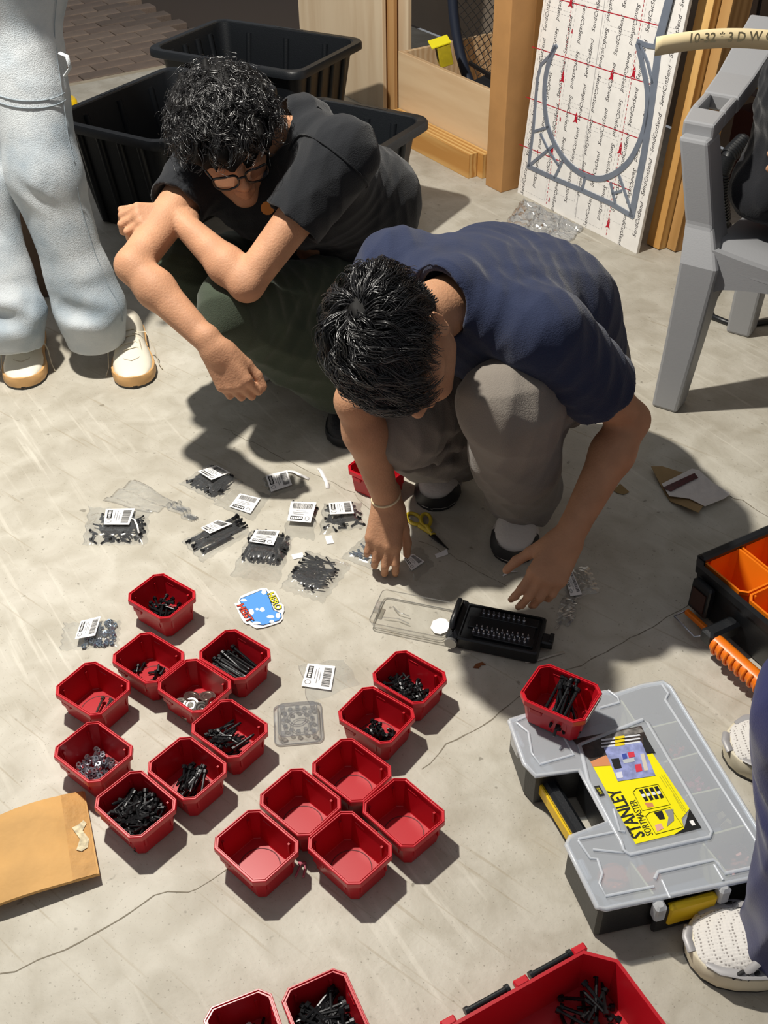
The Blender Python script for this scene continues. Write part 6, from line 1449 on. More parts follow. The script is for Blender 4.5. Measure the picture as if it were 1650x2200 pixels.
def word(txt, a, b_, hpx, m, mo, name):
    A, B = sp(*a), sp(*b_); d = (B - A); L = np.linalg.norm(d); d = d/L; R = np.array([[d[0], -d[1], 0], [d[1], d[0], 0], [0, 0, 1]]); c = (A + B)/2
    text_obj(name + '_outline', txt, hpx, mk(R, (*c, .0044)), mo, stk, width=L*1.06, bold=.0010, extrude=.0002); text_obj(name, txt, hpx*.96, mk(R, (*c, .0048)), m, stk, width=L, bold=.0002)
word('HERO', (1065, 330), (1290, 735), .0195, mat('yellow_print', 'f4df33', .35), M_INK, 'yellow_lettering'); word('HEIST', (300, 620), (570, 1040), .0195, mat('red_print', 'e8432f', .35), M_INK, 'red_lettering')

# ------------------------------------------------------------------ clear square case with a ring of bit seats
cq = [at(*zE(*p), .016) for p in ((442, 372), (733, 347), (750, 602), (430, 622))]; cc = np.mean(cq, 0) * V3(1, 1, 0); ex = norm((cq[1]-cq[0]) * V3(1, 1, 0)); ey = V3(-ex[1], ex[0], 0); S1 = .5*(np.linalg.norm(cq[1]-cq[0]) + np.linalg.norm(cq[2]-cq[3])); S2 = .5*(np.linalg.norm(cq[2]-cq[1]) + np.linalg.norm(cq[3]-cq[0]))
sqc = thing('clear_square_case', 'clear square plastic case with a ring of small seats', 'case', cc, math.atan2(ex[1], ex[0])); M_ACR = film('clear_acrylic', (.96, .96, .965), .30, .06, .05); M_ACRE = film('clear_acrylic_edge', (.82, .82, .83), .4, .08, .08)
mb = MB(); mb.loft([lz(rrect(S1, S2, .012, 4), .001), lz(rrect(S1, S2, .012, 4), .004), lz(rrect(S1 - .012, S2 - .012, .010, 4), .005), lz(rrect(S1 - .016, S2 - .016, .010, 4), .016)]); mb.build('case_shell', M_ACR, sqc, 35)
for rr_, z in ((0, .003), (.008, .016)):
    p = lz(rrect(S1 - 2*rr_, S2 - 2*rr_, .011, 5), z); mb = MB(); mb.tube(p + [p[0]], .0012, 6, caps=False); mb.build('case_edge', M_ACRE, sqc, 60)
for i in range(12):
    a = i*math.pi/6; mb = MB(); mb.lathe([(.0032, .006), (.0040, .006), (.0040, .0168), (.0026, .0168), (.0026, .0145)], (S1*.30*math.cos(a), S2*.30*math.sin(a), 0), 10); mb.build('bit_seat', M_ACRE, sqc, 40)
for sx in (-1, 1):
    for sy in (-1, 1): mb = MB(); mb.lathe([(.0025, .005), (.0048, .005), (.0048, .017), (.0025, .017)], (sx*(S1/2 - .016), sy*(S2/2 - .016), 0), 12); mb.build('corner_post', M_ACRE, sqc, 40)
for rr_ in (.0145, .0185): mb = MB(); mb.tube([(rr_*math.cos(a), rr_*math.sin(a), .0168) for a in np.linspace(0, 2*math.pi, 33)], .0011, 6, caps=False); mb.build('centre_ring', M_ACRE, sqc, 60)

# ------------------------------------------------------------------ open black bit case with clear lid
BZ = .030
bq = [at(*zB(*p), BZ) for p in ((800, 775), (1262, 868), (1216, 1080), (745, 985))]
ex = norm(((bq[1]-bq[0]) + (bq[2]-bq[3])) * V3(1, 1, 0)); ey = V3(-ex[1], ex[0], 0); bc = np.mean(bq, 0) * V3(1, 1, 0); BLn = .5*(np.linalg.norm(bq[1]-bq[0]) + np.linalg.norm(bq[2]-bq[3])); BWd = .5*(abs((bq[3]-bq[0]) @ ey) + abs((bq[2]-bq[1]) @ ey))
bit = thing('bit_case', 'open black screwdriver bit case with a clear hinged lid', 'case', bc, math.atan2(ex[1], ex[0]))
MI = np.linalg.inv(mk(np.stack([ex, ey, V3(0, 0, 1)], 1), bc)); bl = lambda x, y, z=BZ: xf(MI, [at(*zB(x, y), z)])[0]
mb = MB(); mb.loft([lz(rrect(BLn - .006, BWd - .006, .006, 3), 0), lz(rrect(BLn, BWd, .007, 3), .004), lz(rrect(BLn, BWd, .007, 3), BZ - .003), lz(rrect(BLn - .006, BWd - .006, .006, 3), BZ), lz(rrect(BLn - .014, BWd - .014, .005, 3), BZ), lz(rrect(BLn - .016, BWd - .016, .004, 3), BZ - .005)]); mb.build('case_base', M_BLACKP, bit, 35)
mb = MB(); mb.box((0, 0, BZ - .002), (BLn*.80, BWd*.30, .006), bev=.001); mb.box((.01, -BWd*.26, BZ - .002), (BLn*.72, BWd*.22, .008), bev=.001); mb.box((.01, BWd*.26, BZ - .002), (BLn*.72, BWd*.22, .008), bev=.001); mb.build('bit_rail', M_BLACKP, bit)
for row, ya in ((0, -BWd*.31), (1, -BWd*.20), (2, BWd*.22)):
    for i in range(11 if row < 2 else 9):
        x = -BLn*.30 + i*BLn*.062 + row*.004; mb = MB(); mb.lathe([(.0030, BZ), (.0030, BZ + .007), (.0018, BZ + .008), (.0016, BZ + .014), (.0006, BZ + .016)], (x, ya, 0), 6); mb.build('driver_bit', M_STEEL, bit, 30)
lat = bl(1285, 1005, .02); mb = MB(); mb.box((BLn/2 + .010, lat[1], .018), (.024, .028, .018), bev=.003); mb.box((BLn/2 + .018, lat[1], .029), (.008, .022, .006), bev=.001); mb.build('latch', M_BLACKP, bit)
hx = -BLn/2 - .006
mb = MB(); mb.box((hx, 0, .022), (.024, BWd + .006, .030), bev=.008); mb.build('hinge_block', M_BLACKP, bit)
mb = MB(); pts = [(hx - .004, -BWd*.34, .038), (hx - .004, -BWd*.30, .050), (hx - .004, BWd*.30, .050), (hx - .004, BWd*.34, .038)]; mb.tube(pts, .006, 8); mb.build('carry_handle', M_BLACKP, bit, 60)
mb = MB(); mb.lathe([(.006, 0), (.012, 0), (.012, .006), (.006, .006)], (hx, -BWd/2 - .004, .020), 20, R=euler(math.pi/2, 0, 0)); mb.build('hinge_ring', mat('grey_ring', '9a9a98', .3, metal=.5), bit, 40)
M_LIDC = film('clear_lid', (.985, .985, .98), .16, .05, .03); M_LIDE = film('clear_lid_edge', (.80, .80, .78), .4, .08, .1)
lid0 = [bl(*p, .012)[:2] for p in ((345, 690), (760, 745), (690, 985), (255, 888))]
lx0 = min(lid0[0][0], lid0[3][0]); lx1 = hx - .012; ly1, ly0 = BWd/2 - .002, -BWd/2 + .002; cx, cy, lw, ld = (lx0+lx1)/2, 0, lx1 - lx0, ly1 - ly0
sh_ = lambda P: [(x, y, z) for x, y, z in P]
lid = bpy.data.objects.new('clear_lid', None); COL.objects.link(lid); lid.parent = bit
mb = MB(); mb.loft([lz(rrect(lw - .012, ld - .012, .008, 4, cx, cy), .003), lz(rrect(lw - .008, ld - .008, .009, 4, cx, cy), .006), lz(rrect(lw, ld, .010, 4, cx, cy), .020)], 0, True, False); mb.build('lid_shell', M_LIDC, lid, 35)
for ins_, z in ((0, .020), (.010, .004)):
    p = lz(rrect(lw - ins_, ld - ins_, .010, 5, cx, cy), z); mb = MB(); mb.tube(p + [p[0]], .0011, 6, caps=False); mb.build('lid_edge', M_LIDE, lid, 60)
mb = MB(); mb.box((lx0 + .004, cy, .016), (.012, .030, .010), bev=.002); mb.build('lid_catch', M_LIDE, lid)
mb = MB(); mb.prism(octo(.036, .044, .012), .0048, .0054, mk(np.eye(3), (lx1 - .022, cy - .006, 0))); mb.build('white_insert', M_PAPER, lid)
for pts in ([(lx0 + .03, .02, .0065), (lx0 + .045, .005, .010), (lx0 + .07, .002, .0065)], [(lx0 + .02, -.015, .0065), (lx0 + .05, -.012, .008), (lx0 + .075, -.018, .0065)]): mb = MB(); mb.tube(pts, .0014, 6, flat=.5); mb.build('lid_rib', M_LIDE, lid, 60)

# ------------------------------------------------------------------ scissors
sc0 = at(*zB(610, 410)); scs = thing('scissors', 'scissors with yellow handles on the floor in the shadow', 'scissors', sc0); M_YEL = mat('yellow_handle', 'c9b02e', .4); g = lambda x, y, z=.006: at(*zB(x, y)) - sc0 + V3(0, 0, z)
for cx_, cy_, rx_, ry_, tlt, z in ((505, 315, 46, 26, .5, .005), (572, 330, 28, 36, -.2, .009)):
    pts = [(cx_ + rx_*math.cos(t)*math.cos(tlt) - ry_*math.sin(t)*math.sin(tlt), cy_ + rx_*math.cos(t)*math.sin(tlt) + ry_*math.sin(t)*math.cos(tlt)) for t in np.linspace(0, 2*math.pi, 25)]
    mb = MB(); mb.tube([g(x, y, z) for x, y in pts], .0042, 8, caps=False); mb.build('finger_loop', M_YEL, scs, 60)
for a, b_, z in (((535, 355), (620, 410), .006), ((575, 365), (612, 415), .009)): mb = MB(); mb.tube([g(*a, z), g(*b_, z)], [.006, .005], 8); mb.build('shank', M_YEL, scs, 60)
for a, b_, z in (((600, 405), (703, 490), .005), ((610, 415), (690, 488), .008)): mb = MB(); mb.tube([g(*a, z), g((a[0]+b_[0])/2, (a[1]+b_[1])/2, z), g(*b_, z)], [.0065, .005, .001], 6, flat=.35, up=(0, 0, 1)); mb.build('blade', mat('dark_blade', '2c2d2f', .35, metal=.6), scs, 40)
mb = MB(); mb.cyl(g(608, 408, .002), g(608, 408, .014), .003, 10); mb.build('pivot', M_STEEL, scs, 40)

# ------------------------------------------------------------------ torn kraft parcel and the card envelope
par = thing('torn_parcel', 'torn kraft parcel scrap with a white plastic pouch on it', 'parcel', at(1480, 1065)); pO = at(1480, 1065)
def sheet(name, pts, m, parent, o, hs_, th=.001):
    P = [at(*p) + V3(0, 0, h_) - o for p, h_ in zip(pts, hs_)]; mb = MB(); n = len(P); mb.add(P + [p - V3(0, 0, th) for p in P], [t for t in tess([(p[0], p[1]) for p in P])] + [tuple(n + i for i in reversed(t)) for t in tess([(p[0], p[1]) for p in P])] + [(i, (i+1) % n, n+(i+1) % n, n+i) for i in range(n)]); return mb.build(name, m, parent)
M_KRAFT = mat('kraft_paper', '9c8158', .8, var=.08, vscale=25, bump=.2, bscale=40)
sheet('kraft_paper', [(1397, 1012), (1420, 1013), (1468, 1022), (1510, 1040), (1512, 1090), (1498, 1113), (1466, 1096), (1440, 1080), (1428, 1062)], M_KRAFT, par, pO, [.014, .016, .008, .006, .010, .016, .012, .004, .003])
sheet('white_pouch', [(1420, 1048), (1485, 1016), (1500, 1020), (1530, 1045), (1568, 1068), (1555, 1078), (1512, 1098), (1480, 1080), (1436, 1074)], mat('pouch_white', 'd9d2cd', .3, var=.05, vscale=60, bump=.4, bscale=50), par, pO, [.012, .013, .013, .011, .010, .010, .014, .012, .012])
sheet('maroon_band', [(1422, 1058), (1490, 1027), (1498, 1037), (1478, 1046), (1440, 1066)], mat('maroon_print', '4a1118', .5, var=.4, vscale=160), par, pO, [.0145, .0150, .0145, .0145, .0145], .0005)
M_ENV = mat('brown_envelope', 'c79a5c', .75, var=.08, vscale=14, bump=.25, bscale=30)
env = thing('card_envelope', 'brown padded card envelope with a torn taped flap at the left edge', 'envelope', at(100, 1820)); eO = at(100, 1820)
E4 = [at(-70, 1785, .030), at(182, 1700, .012), at(212, 1872, .026), at(-70, 1970, .022)]
n = 16; V = []
for i in range(n):
    for j in range(n):
        u, w = i/(n-1), j/(n-1); p = bil(E4, u, w); p = p + V3(0, 0, .004*math.sin(3*u + 2*w) + .002*math.sin(11*w)); p[2] += .012 * math.sin(math.pi*u) * (1 - .3*w); V.append(p - eO)
m = len(V); V += [p - V3(0, 0, .006) for p in V]; F = [(i*n+j, (i+1)*n+j, (i+1)*n+j+1, i*n+j+1) for i in range(n-1) for j in range(n-1)]
rim_ = [i for i in range(n)] + [i*n + n-1 for i in range(1, n)] + [(n-1)*n + j for j in range(n-2, -1, -1)] + [i*n for i in range(n-2, 0, -1)]
F += [tuple(m + q for q in reversed(f_)) for f_ in F] + [(rim_[i], rim_[(i+1) % len(rim_)], m + rim_[(i+1) % len(rim_)], m + rim_[i]) for i in range(len(rim_))]
mb = MB(); mb.add(V, F); mb.build('envelope_body', M_ENV, env, 35)
ep = lambda u, w, h=.002: V3(*V[min(n-1, int(round(u*(n-1))))*n + min(n-1, int(round(w*(n-1))))]) + V3(0, 0, h)
def epi(u, w, h=.0012):
    a, b_ = u*(n-1), w*(n-1); i, j = min(n-2, int(a)), min(n-2, int(b_)); x, y = a-i, b_-j; return V3(*(V[i*n+j]*(1-x)*(1-y) + V[(i+1)*n+j]*x*(1-y) + V[(i+1)*n+j+1]*x*y + V[i*n+j+1]*(1-x)*y)) + V3(0, 0, h)
mb = MB(); 
for k_ in range(12): a, b_ = k_/12, (k_+1)/12; mb.add([epi(.80, a), epi(.985, a), epi(.985, b_), epi(.80, b_)], [(0, 1, 2, 3)])
mb.build('flap', mat('brown_flap', 'bf9052', .7, var=.1, vscale=40, bump=.3, bscale=60), env)
mb = MB(); tp = [(.85, .42), (.90, .40), (.95, .36), (.97, .40), (.93, .48), (.97, .60), (.95, .70), (.90, .73), (.86, .70), (.90, .58)]; mb.add([epi(*q, .003) for q in tp], tess([(epi(*q)[0], epi(*q)[1]) for q in tp])); mb.build('torn_tape', mat('torn_paper', 'cbbf9e', .5, var=.3, vscale=120), env)
# ------------------------------------------------------------------ flat organizer with frosted clear lid, yellow label and handle
LZ = .088
zF = lambda x, y: (1080 + x / 2.895, 1380 + y / 2.895)
sA, sB = at(*zF(42, 478), LZ), at(*zF(600, 1645), LZ); syy = norm((sB - sA) * V3(1, 1, 0)); sxx = V3(-syy[1], syy[0], 0)
if sxx[0] < 0: sxx = -sxx
sO = sA * V3(1, 1, 0); SM = mk(np.stack([sxx, syy, V3(0, 0, 1)], 1), V3(0, 0, 0)); SMI = np.linalg.inv(SM)
org = thing('flat_organizer', 'flat organizer case with frosted clear lid, yellow label and black handle', 'organizer', sO)
def so(x, y, z=LZ): return tuple(xf(SMI, [at(*zF(x, y), z) - sO])[0][:2])
def spoly(L, z=LZ): return [so(*p, z) for p in L]
def ccw(p):
    a = sum(p[i][0]*p[(i+1) % len(p)][1] - p[(i+1) % len(p)][0]*p[i][1] for i in range(len(p))); return p if a > 0 else p[::-1]
def inset(poly, d):
    p = np.array(ccw(list(poly))); n = len(p); out = []
    for i in range(n):
        a, b_, c = p[i-1], p[i], p[(i+1) % n]; n1 = norm([-(b_-a)[1], (b_-a)[0]]); n2 = norm([-(c-b_)[1], (c-b_)[0]]); m_ = norm(n1 + n2); out.append(tuple(b_ + m_ * d / max(.35, m_ @ n1)))
    return out
OUT = ccw(spoly([(42, 478), (640, 300), (700, 318), (870, 262), (1000, 240), (1045, 270), (1742, 1405), (1720, 1425), (640, 1650), (590, 1640), (398, 1250), (420, 1205), (655, 1112), (478, 785), (205, 822), (135, 745)]))
M_FROST = film('frosted_lid', (.88, .92, .97), .10, .25, .26); M_FROSTE = film('frosted_ridge', (.9, .93, .97), .15, .2, .45)
M_BASEIN = mat('grey_tray', '6d747b', .6)
mb = MB(); o1 = inset(OUT, .004); o2 = inset(OUT, .010); o3 = inset(OUT, .007)
mb.loft([xf(SM, lz(o2, 0)), xf(SM, lz(o1, .006)), xf(SM, lz(o1, .074)), xf(SM, lz(OUT, .075)), xf(SM, lz(OUT, .078)), xf(SM, lz(o3, .078)), xf(SM, lz(inset(OUT, .009), .012))], 0, False, False)
mb.prism(o2, 0, .002, SM); mb.build('case_base', M_BLACKP, org)
mb = MB(); mb.prism(inset(OUT, .010), .011, .013, SM); mb.build('tray_floor', M_BASEIN, org)
mb = MB(); mb.prism(inset(OUT, .001), LZ - .003, LZ, SM); mb.build('lid', M_FROST, org)
def ridge(pts, w=.0022, z=LZ, closed=False, m=None, name='lid_ridge'):
    P = [(*so(*p), z + .0012) for p in pts]; P = P + [P[0]] if closed else P
    mb = MB(); mb.tube(xf(SM, P), w, 6, caps=not closed, flat=.8); return mb.build(name, m or M_FROSTE, org, 60)
P = [(*p, LZ - .004) for p in OUT]; mb = MB(); mb.tube(xf(SM, P + [P[0]]), .0042, 8, caps=False); mb.build('lid_rim', M_FROSTE, org, 60)
ridge([(475, 640), (870, 482), (905, 505), (1300, 1180), (1285, 1215), (790, 1322), (750, 1295), (735, 1240), (700, 1180), (530, 860), (495, 700)], .0034, closed=True)
ridge([(690, 1040), (725, 1175), (760, 1180)]); ridge([(85, 490), (160, 455), (180, 470)]); ridge([(85, 500), (160, 560), (180, 690), (230, 760), (440, 700), (380, 590)]); ridge([(470, 1225), (700, 1180), (750, 1310), (560, 1290)])
ridge([(470, 1235), (545, 1345), (590, 1350), (620, 1440), (600, 1500), (640, 1580), (940, 1520)]); ridge([(655, 300), (715, 345), (725, 375), (600, 410)]); ridge([(990, 262), (1030, 320), (1010, 360), (1560, 1215), (1640, 1345)], .0026)
ridge([(945, 1475), (965, 1430), (1310, 1352), (1340, 1380), (1380, 1440), (1700, 1370)], .003); ridge([(990, 1480), (1040, 1590)]); ridge([(1315, 1385), (1370, 1480)])
M_DIV = mat('yellow_divider', 'd9cf9a', .5)
def divider(a, b_, h=.062):
    A, B = V3(*so(*a), 0), V3(*so(*b_), 0); d = B - A; c = (A + B)/2 + V3(0, 0, .013 + h/2); mb = MB(); mb.box(xf(SM, [c])[0], (np.linalg.norm(d), .003, h), SM[:3, :3] @ rotz(math.atan2(d[1], d[0]))); mb.build('divider', M_DIV, org)
for a, b_ in (((740, 325), (835, 470)), ((900, 505), (1110, 455)), ((1015, 712), (1225, 655)), ((1150, 922), (1365, 875)), ((1300, 1165), (1520, 1105)), ((1255, 1220), (1420, 1420)), ((800, 1330), (945, 1535))): divider(a, b_)
def content(name, x, y, build, label, cat):
    p = so(x, y, .04); P = sO + xf(SM, [(*p, .0135)])[0]; o = thing(name, label, cat, P); build(o); return o
M_COPP = mat('orange_copper', 'cf5a24', .35, metal=.3, bump=.6, bscale=300)
def spool(o):
    mb = MB(); mb.lathe([(.012, .0), (.021, .002), (.026, .012), (.021, .024), (.012, .026)], n=24); mb.build('winding', M_COPP, o, 60)
    mb = MB(); mb.lathe([(.004, -.0005), (.013, -.0005), (.013, .0265), (.004, .0265)], n=20); mb.build('core', mat('orange_core', 'a8451c', .5), o, 40)
content('wire_spool', 700, 1440, spool, 'left orange wire spool under the frosted lid', 'spool'); content('wire_spool', 905, 1450, spool, 'right orange wire spool under the frosted lid', 'spool')
def jumble(col, n_, sz, sp_, seed):
    def f(o):
        r = np.random.default_rng(seed); mb = MB()
        for i in range(n_): mb.box((r.normal(0, sp_), r.normal(0, sp_), .004 + r.uniform(0, .018)), (sz*r.uniform(.6, 1.4), sz*.5, sz*.35), euler(*r.uniform(0, 3, 3)))
        mb.build('small_connectors', mat('jumble_' + col, col, .4, metal=.2), o); tag(o.children[0], kind='stuff')
    return f
content('connector_heap', 1200, 850, jumble('c23a5a', 40, .012, .012, 1), 'crimson small connectors under the frosted lid', 'connectors'); content('connector_heap', 1100, 655, jumble('c0392b', 14, .010, .008, 2), 'few red connectors in the upper compartment of the frosted organizer', 'connectors')
content('connector_heap', 1470, 1320, jumble('b8694f', 50, .012, .014, 3), 'coppery connectors in the corner compartment under the frosted lid', 'connectors'); content('connector_heap', 1380, 1060, jumble('cbb98c', 6, .018, .008, 4), 'pale tan scraps in a right compartment under the frosted lid', 'connectors')
# printed label card set into the lid
card = bpy.data.objects.new('label_card', None); COL.objects.link(card); card.parent = org
def cpoly(name, L, m, z): mb = MB(); mb.prism(ccw(spoly(L)), LZ + z, LZ + z + .0003, SM); return mb.build(name, m, card)
M_YCARD = mat('label_yellow', 'f2e600', .35)
cpoly('card_photo', [(432, 605), (862, 520), (940, 690), (570, 770)], mat('photo_dark', '3b322e', .35, var=.5, vscale=60), .0004)
cpoly('card_field', [(560, 772), (930, 690), (1162, 1036), (1112, 1098), (1128, 1160), (1070, 1195), (826, 1255)], M_YCARD, .0004)
cpoly('card_corner', [(1162, 1036), (1236, 1155), (1066, 1197), (1128, 1158)], mat('label_black', '1a1a18', .35), .0005)
cpoly('printed_shelf', [(640, 575), (850, 528), (880, 560), (640, 620)], mat('photo_grey', '7a7672', .35, var=.5, vscale=90), .0008)
cpoly('printed_box_side', [(870, 590), (900, 605), (950, 690), (880, 690)], M_INK, .0010)
for i in range(3):
    y = 588 + i*22; cpoly('printed_box_edge', [(612, y + 18), (850, y - 14), (858, y - 6), (615, y + 28)], mat('print_white', 'dfe2e8', .35), .0010 + .0002*i); cpoly('printed_latch', [(695, y + 4), (755, y - 4), (760, y + 10), (700, y + 20)], mat('latch_yellow_print', 'e8cf1e', .35), .0018)
cpoly('printed_arm', [(545, 745), (640, 705), (690, 725), (690, 768), (560, 775)], mat('skin_print', 'd08a5e', .4), .0009)
cpoly('printed_box', [(628, 660), (860, 618), (950, 832), (715, 868)], mat('box_print_blue', '8f97c6', .35, var=.25, vscale=80), .0013)
for L, c in (([(672, 730), (722, 725), (740, 785), (695, 795)], '1c1c1c'), ([(775, 690), (815, 683), (822, 715), (785, 722)], 'd23a4c'), ([(820, 765), (860, 760), (868, 805), (830, 812)], 'd23a4c'), ([(745, 735), (815, 722), (822, 745), (752, 758)], 'b9bfc2'), ([(855, 700), (878, 695), (905, 800), (880, 803)], 'cfc6b8'), ([(700, 815), (740, 808), (748, 845), (712, 850)], 'd8d8e4'), ([(740, 700), (768, 694), (775, 725), (748, 732)], '3d4fa0')): cpoly('printed_detail', L, mat('print_' + c, c, .35), .0017)
def outline_box(L):
    P = [(*so(*p), LZ + .0012) for p in L]; mb = MB(); mb.tube(xf(SM, P + [P[0]]), .0005, 4, caps=False); mb.build('printed_frame', M_INK, card)
outline_box([(810, 935), (830, 912), (965, 885), (1042, 1012), (868, 1050)]); outline_box([(888, 1085), (912, 1062), (1040, 1030), (1122, 1150), (952, 1196)])
for i in range(4):
    x = 845 + i*32; cpoly('printed_case', [(x, 920 - i*6), (x + 22, 915 - i*6), (x + 62, 985 - i*6), (x + 42, 992 - i*6)], mat('print_1c1c1c', '1c1c1c', .35), .0010); cpoly('printed_case_edge', [(x + 14, 950 - i*6), (x + 34, 945 - i*6), (x + 44, 962 - i*6), (x + 24, 968 - i*6)], mat('print_white', 'dfe2e8', .35), .0015)
cpoly('printed_hand', [(880, 1000), (900, 1030), (940, 1025), (930, 1000)], mat('skin_print', 'd08a5e', .4), .0010)
cpoly('printed_case', [(940, 1062), (990, 1048), (1010, 1100), (975, 1105)], mat('print_1c1c1c', '1c1c1c', .35), .0010); cpoly('printed_bracket', [(1005, 1045), (1060, 1040), (1065, 1110), (1020, 1150), (1030, 1090)], mat('photo_grey2', '8e8c8a', .35), .0010); cpoly('printed_hand', [(945, 1140), (985, 1128), (1000, 1160), (960, 1180)], mat('skin_print2', 'e0a898', .4), .0010)
def stext(name, txt, a, b_, size, m, bold=0.0, parent=card, z=.0014, flip=False):
    A, B = np.array(so(*a)), np.array(so(*b_)); d = B - A; L = np.linalg.norm(d); d = d/L; R = np.array([[d[0], -d[1], 0], [d[1], d[0], 0], [0, 0, 1.]])
    M_ = SM @ mk(R, (*(A + B)/2, LZ + z)); 
    if np.linalg.det(SM[:3, :3]) < 0: M_ = SM @ mk(R @ np.diag([1, -1, 1]), (*(A + B)/2, LZ + z))
    return text_obj(name, txt, size, M_, m, parent, width=L, bold=bold)
stext('brand_lettering', 'STANLEY', (853, 1218), (690, 918), .030, M_INK, .0006); stext('range_lettering', 'SORTMASTER', (918, 1203), (806, 985), .0165, M_INK)
for k_, (a, b_) in enumerate((((985, 825), (1150, 1080)), ((1000, 825), (1135, 1040)), ((1060, 950), (1120, 1050)), ((975, 835), (1020, 905)))):
    mb = MB(); mb.tube(xf(SM, [(*so(*a), LZ + .0011), (*so(*b_), LZ + .0011)]), .0004, 4); mb.build('small_print', mat('olive_print', '9a9420', .5), card)
cpoly('brand_patch', [(567, 898), (600, 892), (635, 952), (600, 960)], M_INK, .0010); stext('brand_patch_lettering', 'STANLEY', (616, 945), (588, 905), .006, M_YCARD)
mb = MB(); mb.box(xf(SM, [(*so(1180, 1125), LZ + .001)])[0], (.006, .009, .0004), SM[:3, :3]); mb.build('corner_print', M_PAPER, card)
# carrying handle in the notch, clips and yellow latch
hA, hB = V3(*so(232, 870, .055), 0), V3(*so(440, 1215, .055), 0); hd = norm(hB - hA); hp_ = np.array([-hd[1], hd[0], 0]); hp_ = hp_ if hp_[0] > 0 else -hp_
ha_, hb_ = hA + hp_*.016, hB + hp_*.016
R_ = SM[:3, :3] @ rotz(math.atan2(hd[1], hd[0])); Lh = np.linalg.norm(hB - hA)
mb = MB(); mb.box(xf(SM, [(ha_ + hb_)/2 + V3(0, 0, .042)])[0], (Lh + .02, .026, .030), R_, bev=.007); mb.build('handle_grip', M_BLACKP, org)
mb = MB(); mb.box(xf(SM, [(hA + hB)/2 + hp_*.001 + V3(0, 0, .040)])[0], (Lh, .006, .026), R_, bev=.002); mb.build('handle_inlay', mat('yellow_plastic', 'e6bd12', .4), org)
for x, y, a in ((92, 640, 0), (500, 1450, 0)):
    c = V3(*so(x, y, .06), .062); mb = MB(); mb.box(xf(SM, [c])[0], (.012, .036, .036), SM[:3, :3], bev=.004); mb.build('side_clip', M_FROSTE, org)
f0, f1 = V3(*so(1030, 1660, .06), 0), V3(*so(1332, 1590, .06), 0); fd = norm(f1 - f0); fm = (f0 + f1)/2
front_y = max(p[1] for p in OUT)
mb = MB(); mb.box(xf(SM, [(fm[0], front_y - .004, .046)])[0], (np.linalg.norm(f1 - f0), .014, .046), SM[:3, :3], bev=.004); mb.build('front_latch', MATS['yellow_plastic'], org)
for x_ in (so(965, 1590)[0], so(1375, 1500)[0]): mb = MB(); mb.box(xf(SM, [(x_, front_y - .002, .068)])[0], (.018, .018, .034), SM[:3, :3], bev=.004); mb.build('front_clip', M_FROSTE, org)
mb = MB(); mb.box(xf(SM, [(fm[0], front_y - .006, .036)])[0], (np.linalg.norm(f1 - f0) + .04, .010, .060), SM[:3, :3], bev=.004); mb.build('latch_housing', M_BLACKP, org)

# ------------------------------------------------------------------ black tool organizer with orange cups at the right edge
TZ = .115
zG = lambda x, y: (1280 + x / 4.073, 980 + y / 4.073)
t0 = at(*zG(815, 900), TZ); tu = norm((at(*zG(1500, 1480), TZ) - t0) * V3(1, 1, 0)); tv = V3(-tu[1], tu[0], 0)
if tv @ (at(*zG(1500, 560), TZ) - t0) < 0: tv = -tv
tO = t0 * V3(1, 1, 0); TM = mk(np.stack([tu, tv, V3(0, 0, 1)], 1), V3(0, 0, 0)); TMI = np.linalg.inv(TM)
tool = thing('tool_organizer', 'open black tool organizer with orange cups and an orange ribbed handle', 'organizer', tO)
to = lambda x, y, z=TZ: xf(TMI, [at(*zG(x, y), z) - tO])[0]
TW, TD = .44, .32
o8t = lambda i, z, c=.022: xf(TM, [(x + TW/2, y + TD/2, z) for x, y in octo(TW - 2*i, TD - 2*i, max(.004, c - i*.4))])
mb = MB(); mb.loft([o8t(.016, 0), o8t(.010, .01), o8t(.004, TZ - .02), o8t(0, TZ - .016), o8t(0, TZ), o8t(.012, TZ), o8t(.014, TZ - .02), o8t(.018, .012)], 0, True, True); mb.build('tray', M_BLACKP, tool, 30)
mb = MB(); mb.box(xf(TM, [(TW/2, TD - .006, TZ + .012)])[0], (TW - .03, .022, .03), TM[:3, :3], bev=.006); mb.build('back_rail', M_BLACKP, tool)
for u in (.03, .10): mb = MB(); mb.box(xf(TM, [(u, TD - .004, TZ + .03)])[0], (.045, .026, .022), TM[:3, :3], bev=.007); mb.build('hinge_lug', M_BLACKP, tool)
mb = MB(); mb.box(xf(TM, [(.012, TD*.5, TZ - .002)])[0], (.02, TD - .04, .016), TM[:3, :3], bev=.004); mb.build('side_rail', M_BLACKP, tool)
M_OR = mat('orange_plastic', 'ee7a12', .38)
def cup(u, v, w, d, label):
    P = tO + xf(TM, [(u + w/2, v + d/2, .014)])[0]; o = thing('orange_cup', label, 'cup', P, math.atan2(tu[1], tu[0]), 'orange organizer cups'); h = TZ - .004 - .014
    s_ = 1 if np.cross(tu, tv)[2] > 0 else -1
    O8 = lambda i, z: [(x, y*s_, z) for x, y in octo(w - 2*i, d - 2*i, max(.003, .012 - i*.3))]
    mb = MB(); mb.loft([O8(.012, 0), O8(.002, h - .01), O8(0, h - .008), O8(0, h), O8(.004, h), O8(.005, h - .006), O8(.015, .003)]); mb.build('cup_body', M_OR, o, 25)
    mb = MB(); mb.box((-w/2 + .007, (-d/2 + .02)*s_, h - .012), (.004, .004, .02)); mb.build('cup_notch', MATS['orange_plastic'], o)
c0 = to(950, 885, TZ); c1 = to(1300, 1205, TZ); c2 = to(1240, 758, TZ)
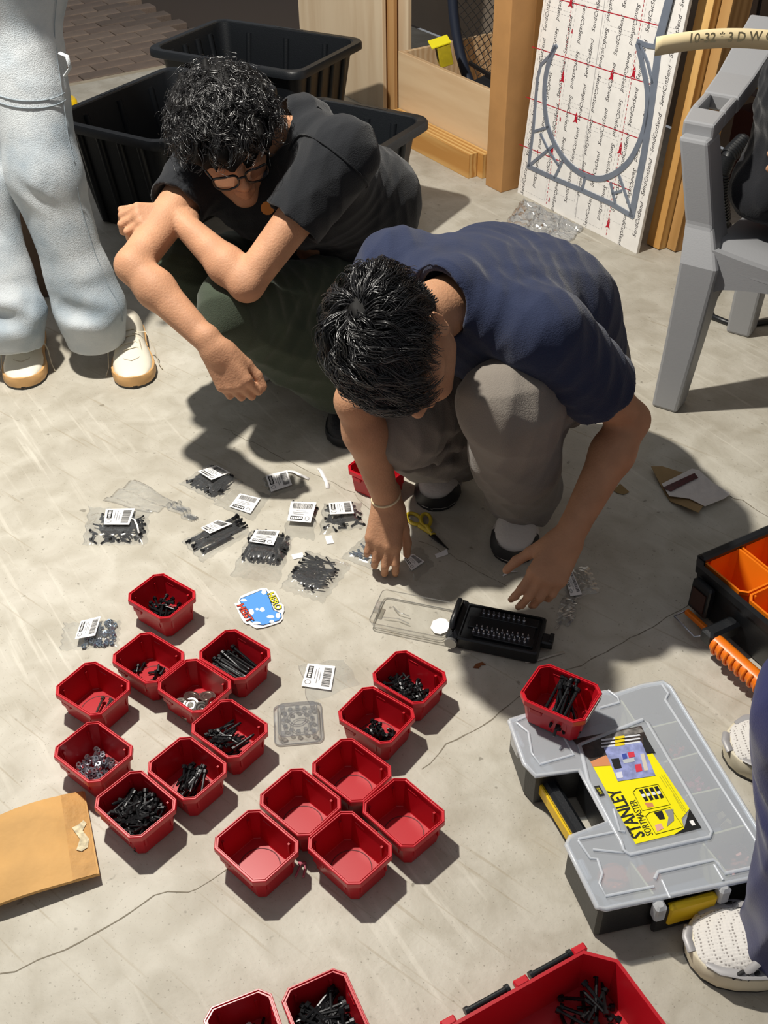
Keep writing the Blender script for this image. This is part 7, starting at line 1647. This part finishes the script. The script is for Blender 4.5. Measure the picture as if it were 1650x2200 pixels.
w1 = abs(c1[0] - c0[0]); d1_ = abs(c2[1] - c0[1]); uu, vv = min(c0[0], c2[0]), min(c0[1], c1[1]); w1 = max(.09, w1); d1_ = max(.09, d1_)
cup(uu, vv, w1, d1_, 'orange cup in the nearest corner of the black tool organizer'); cup(uu, vv + d1_ + .004, w1, d1_, 'orange cup at the rear of the black tool organizer'); cup(uu + w1 + .004, vv, w1, d1_, 'orange cup at the front of the black tool organizer, above its handle'); cup(uu + w1 + .004, vv + d1_ + .004, w1, d1_, 'orange cup mostly hidden past the right edge, rear row')
# front side (v = 0): latch, orange bar, wire loop and the carry handle
def tb(x, y, z, size, name, m, bev=.003, dv=0): p = to(x, y, z); mb = MB(); mb.box(xf(TM, [(p[0], -size[1]/2 + dv, z)])[0], size, TM[:3, :3], bev=bev); return mb.build(name, m, tool)
u_l = to(1010, 1120, .09)[0]
mb = MB(); mb.box(xf(TM, [(u_l, -.008, .062)])[0], (.050, .016, .075), TM[:3, :3], bev=.004); mb.build('side_latch', M_BLACKP, tool)
mb = MB(); mb.box(xf(TM, [(u_l, -.017, .060)])[0], (.036, .003, .045), TM[:3, :3]); mb.build('latch_plate', mat('dark_amber', '3a1d14', .3), tool)
mb = MB(); mb.box(xf(TM, [(u_l + .02, -.022, .018)])[0], (.075, .010, .012), TM[:3, :3], bev=.002); mb.build('orange_bar', M_OR, tool)
mb = MB(); mb.tube(xf(TM, [(u_l - .02, -.022, .016), (u_l - .024, -.046, .010), (u_l + .040, -.050, .010), (u_l + .05, -.030, .014)]), .0022, 8); mb.build('wire_loop', M_STEEL, tool, 60)
hu0 = to(1010, 1490, .05)[0] + .01
for u in (hu0 + .012, hu0 + .262): mb = MB(); mb.box(xf(TM, [(u, -.035, .055)])[0], (.030, .075, .034), TM[:3, :3], bev=.006); mb.build('handle_bracket', M_BLACKP, tool)
mb = MB(); mb.tube(xf(TM, [(hu0 + .03, -.062, .055), (hu0 + .25, -.062, .055)]), .017, 10); mb.build('handle_grip', M_OR, tool, 40)
for i in range(14): 
    u = hu0 + .04 + i*.0155; mb = MB(); mb.tube([xf(TM, [(u, -.062 + .0185*math.cos(a), .055 + .0185*math.sin(a))])[0] for a in np.linspace(2.2, 4.9, 9)], .0032, 6); mb.build('grip_rib', M_OR, tool, 60)
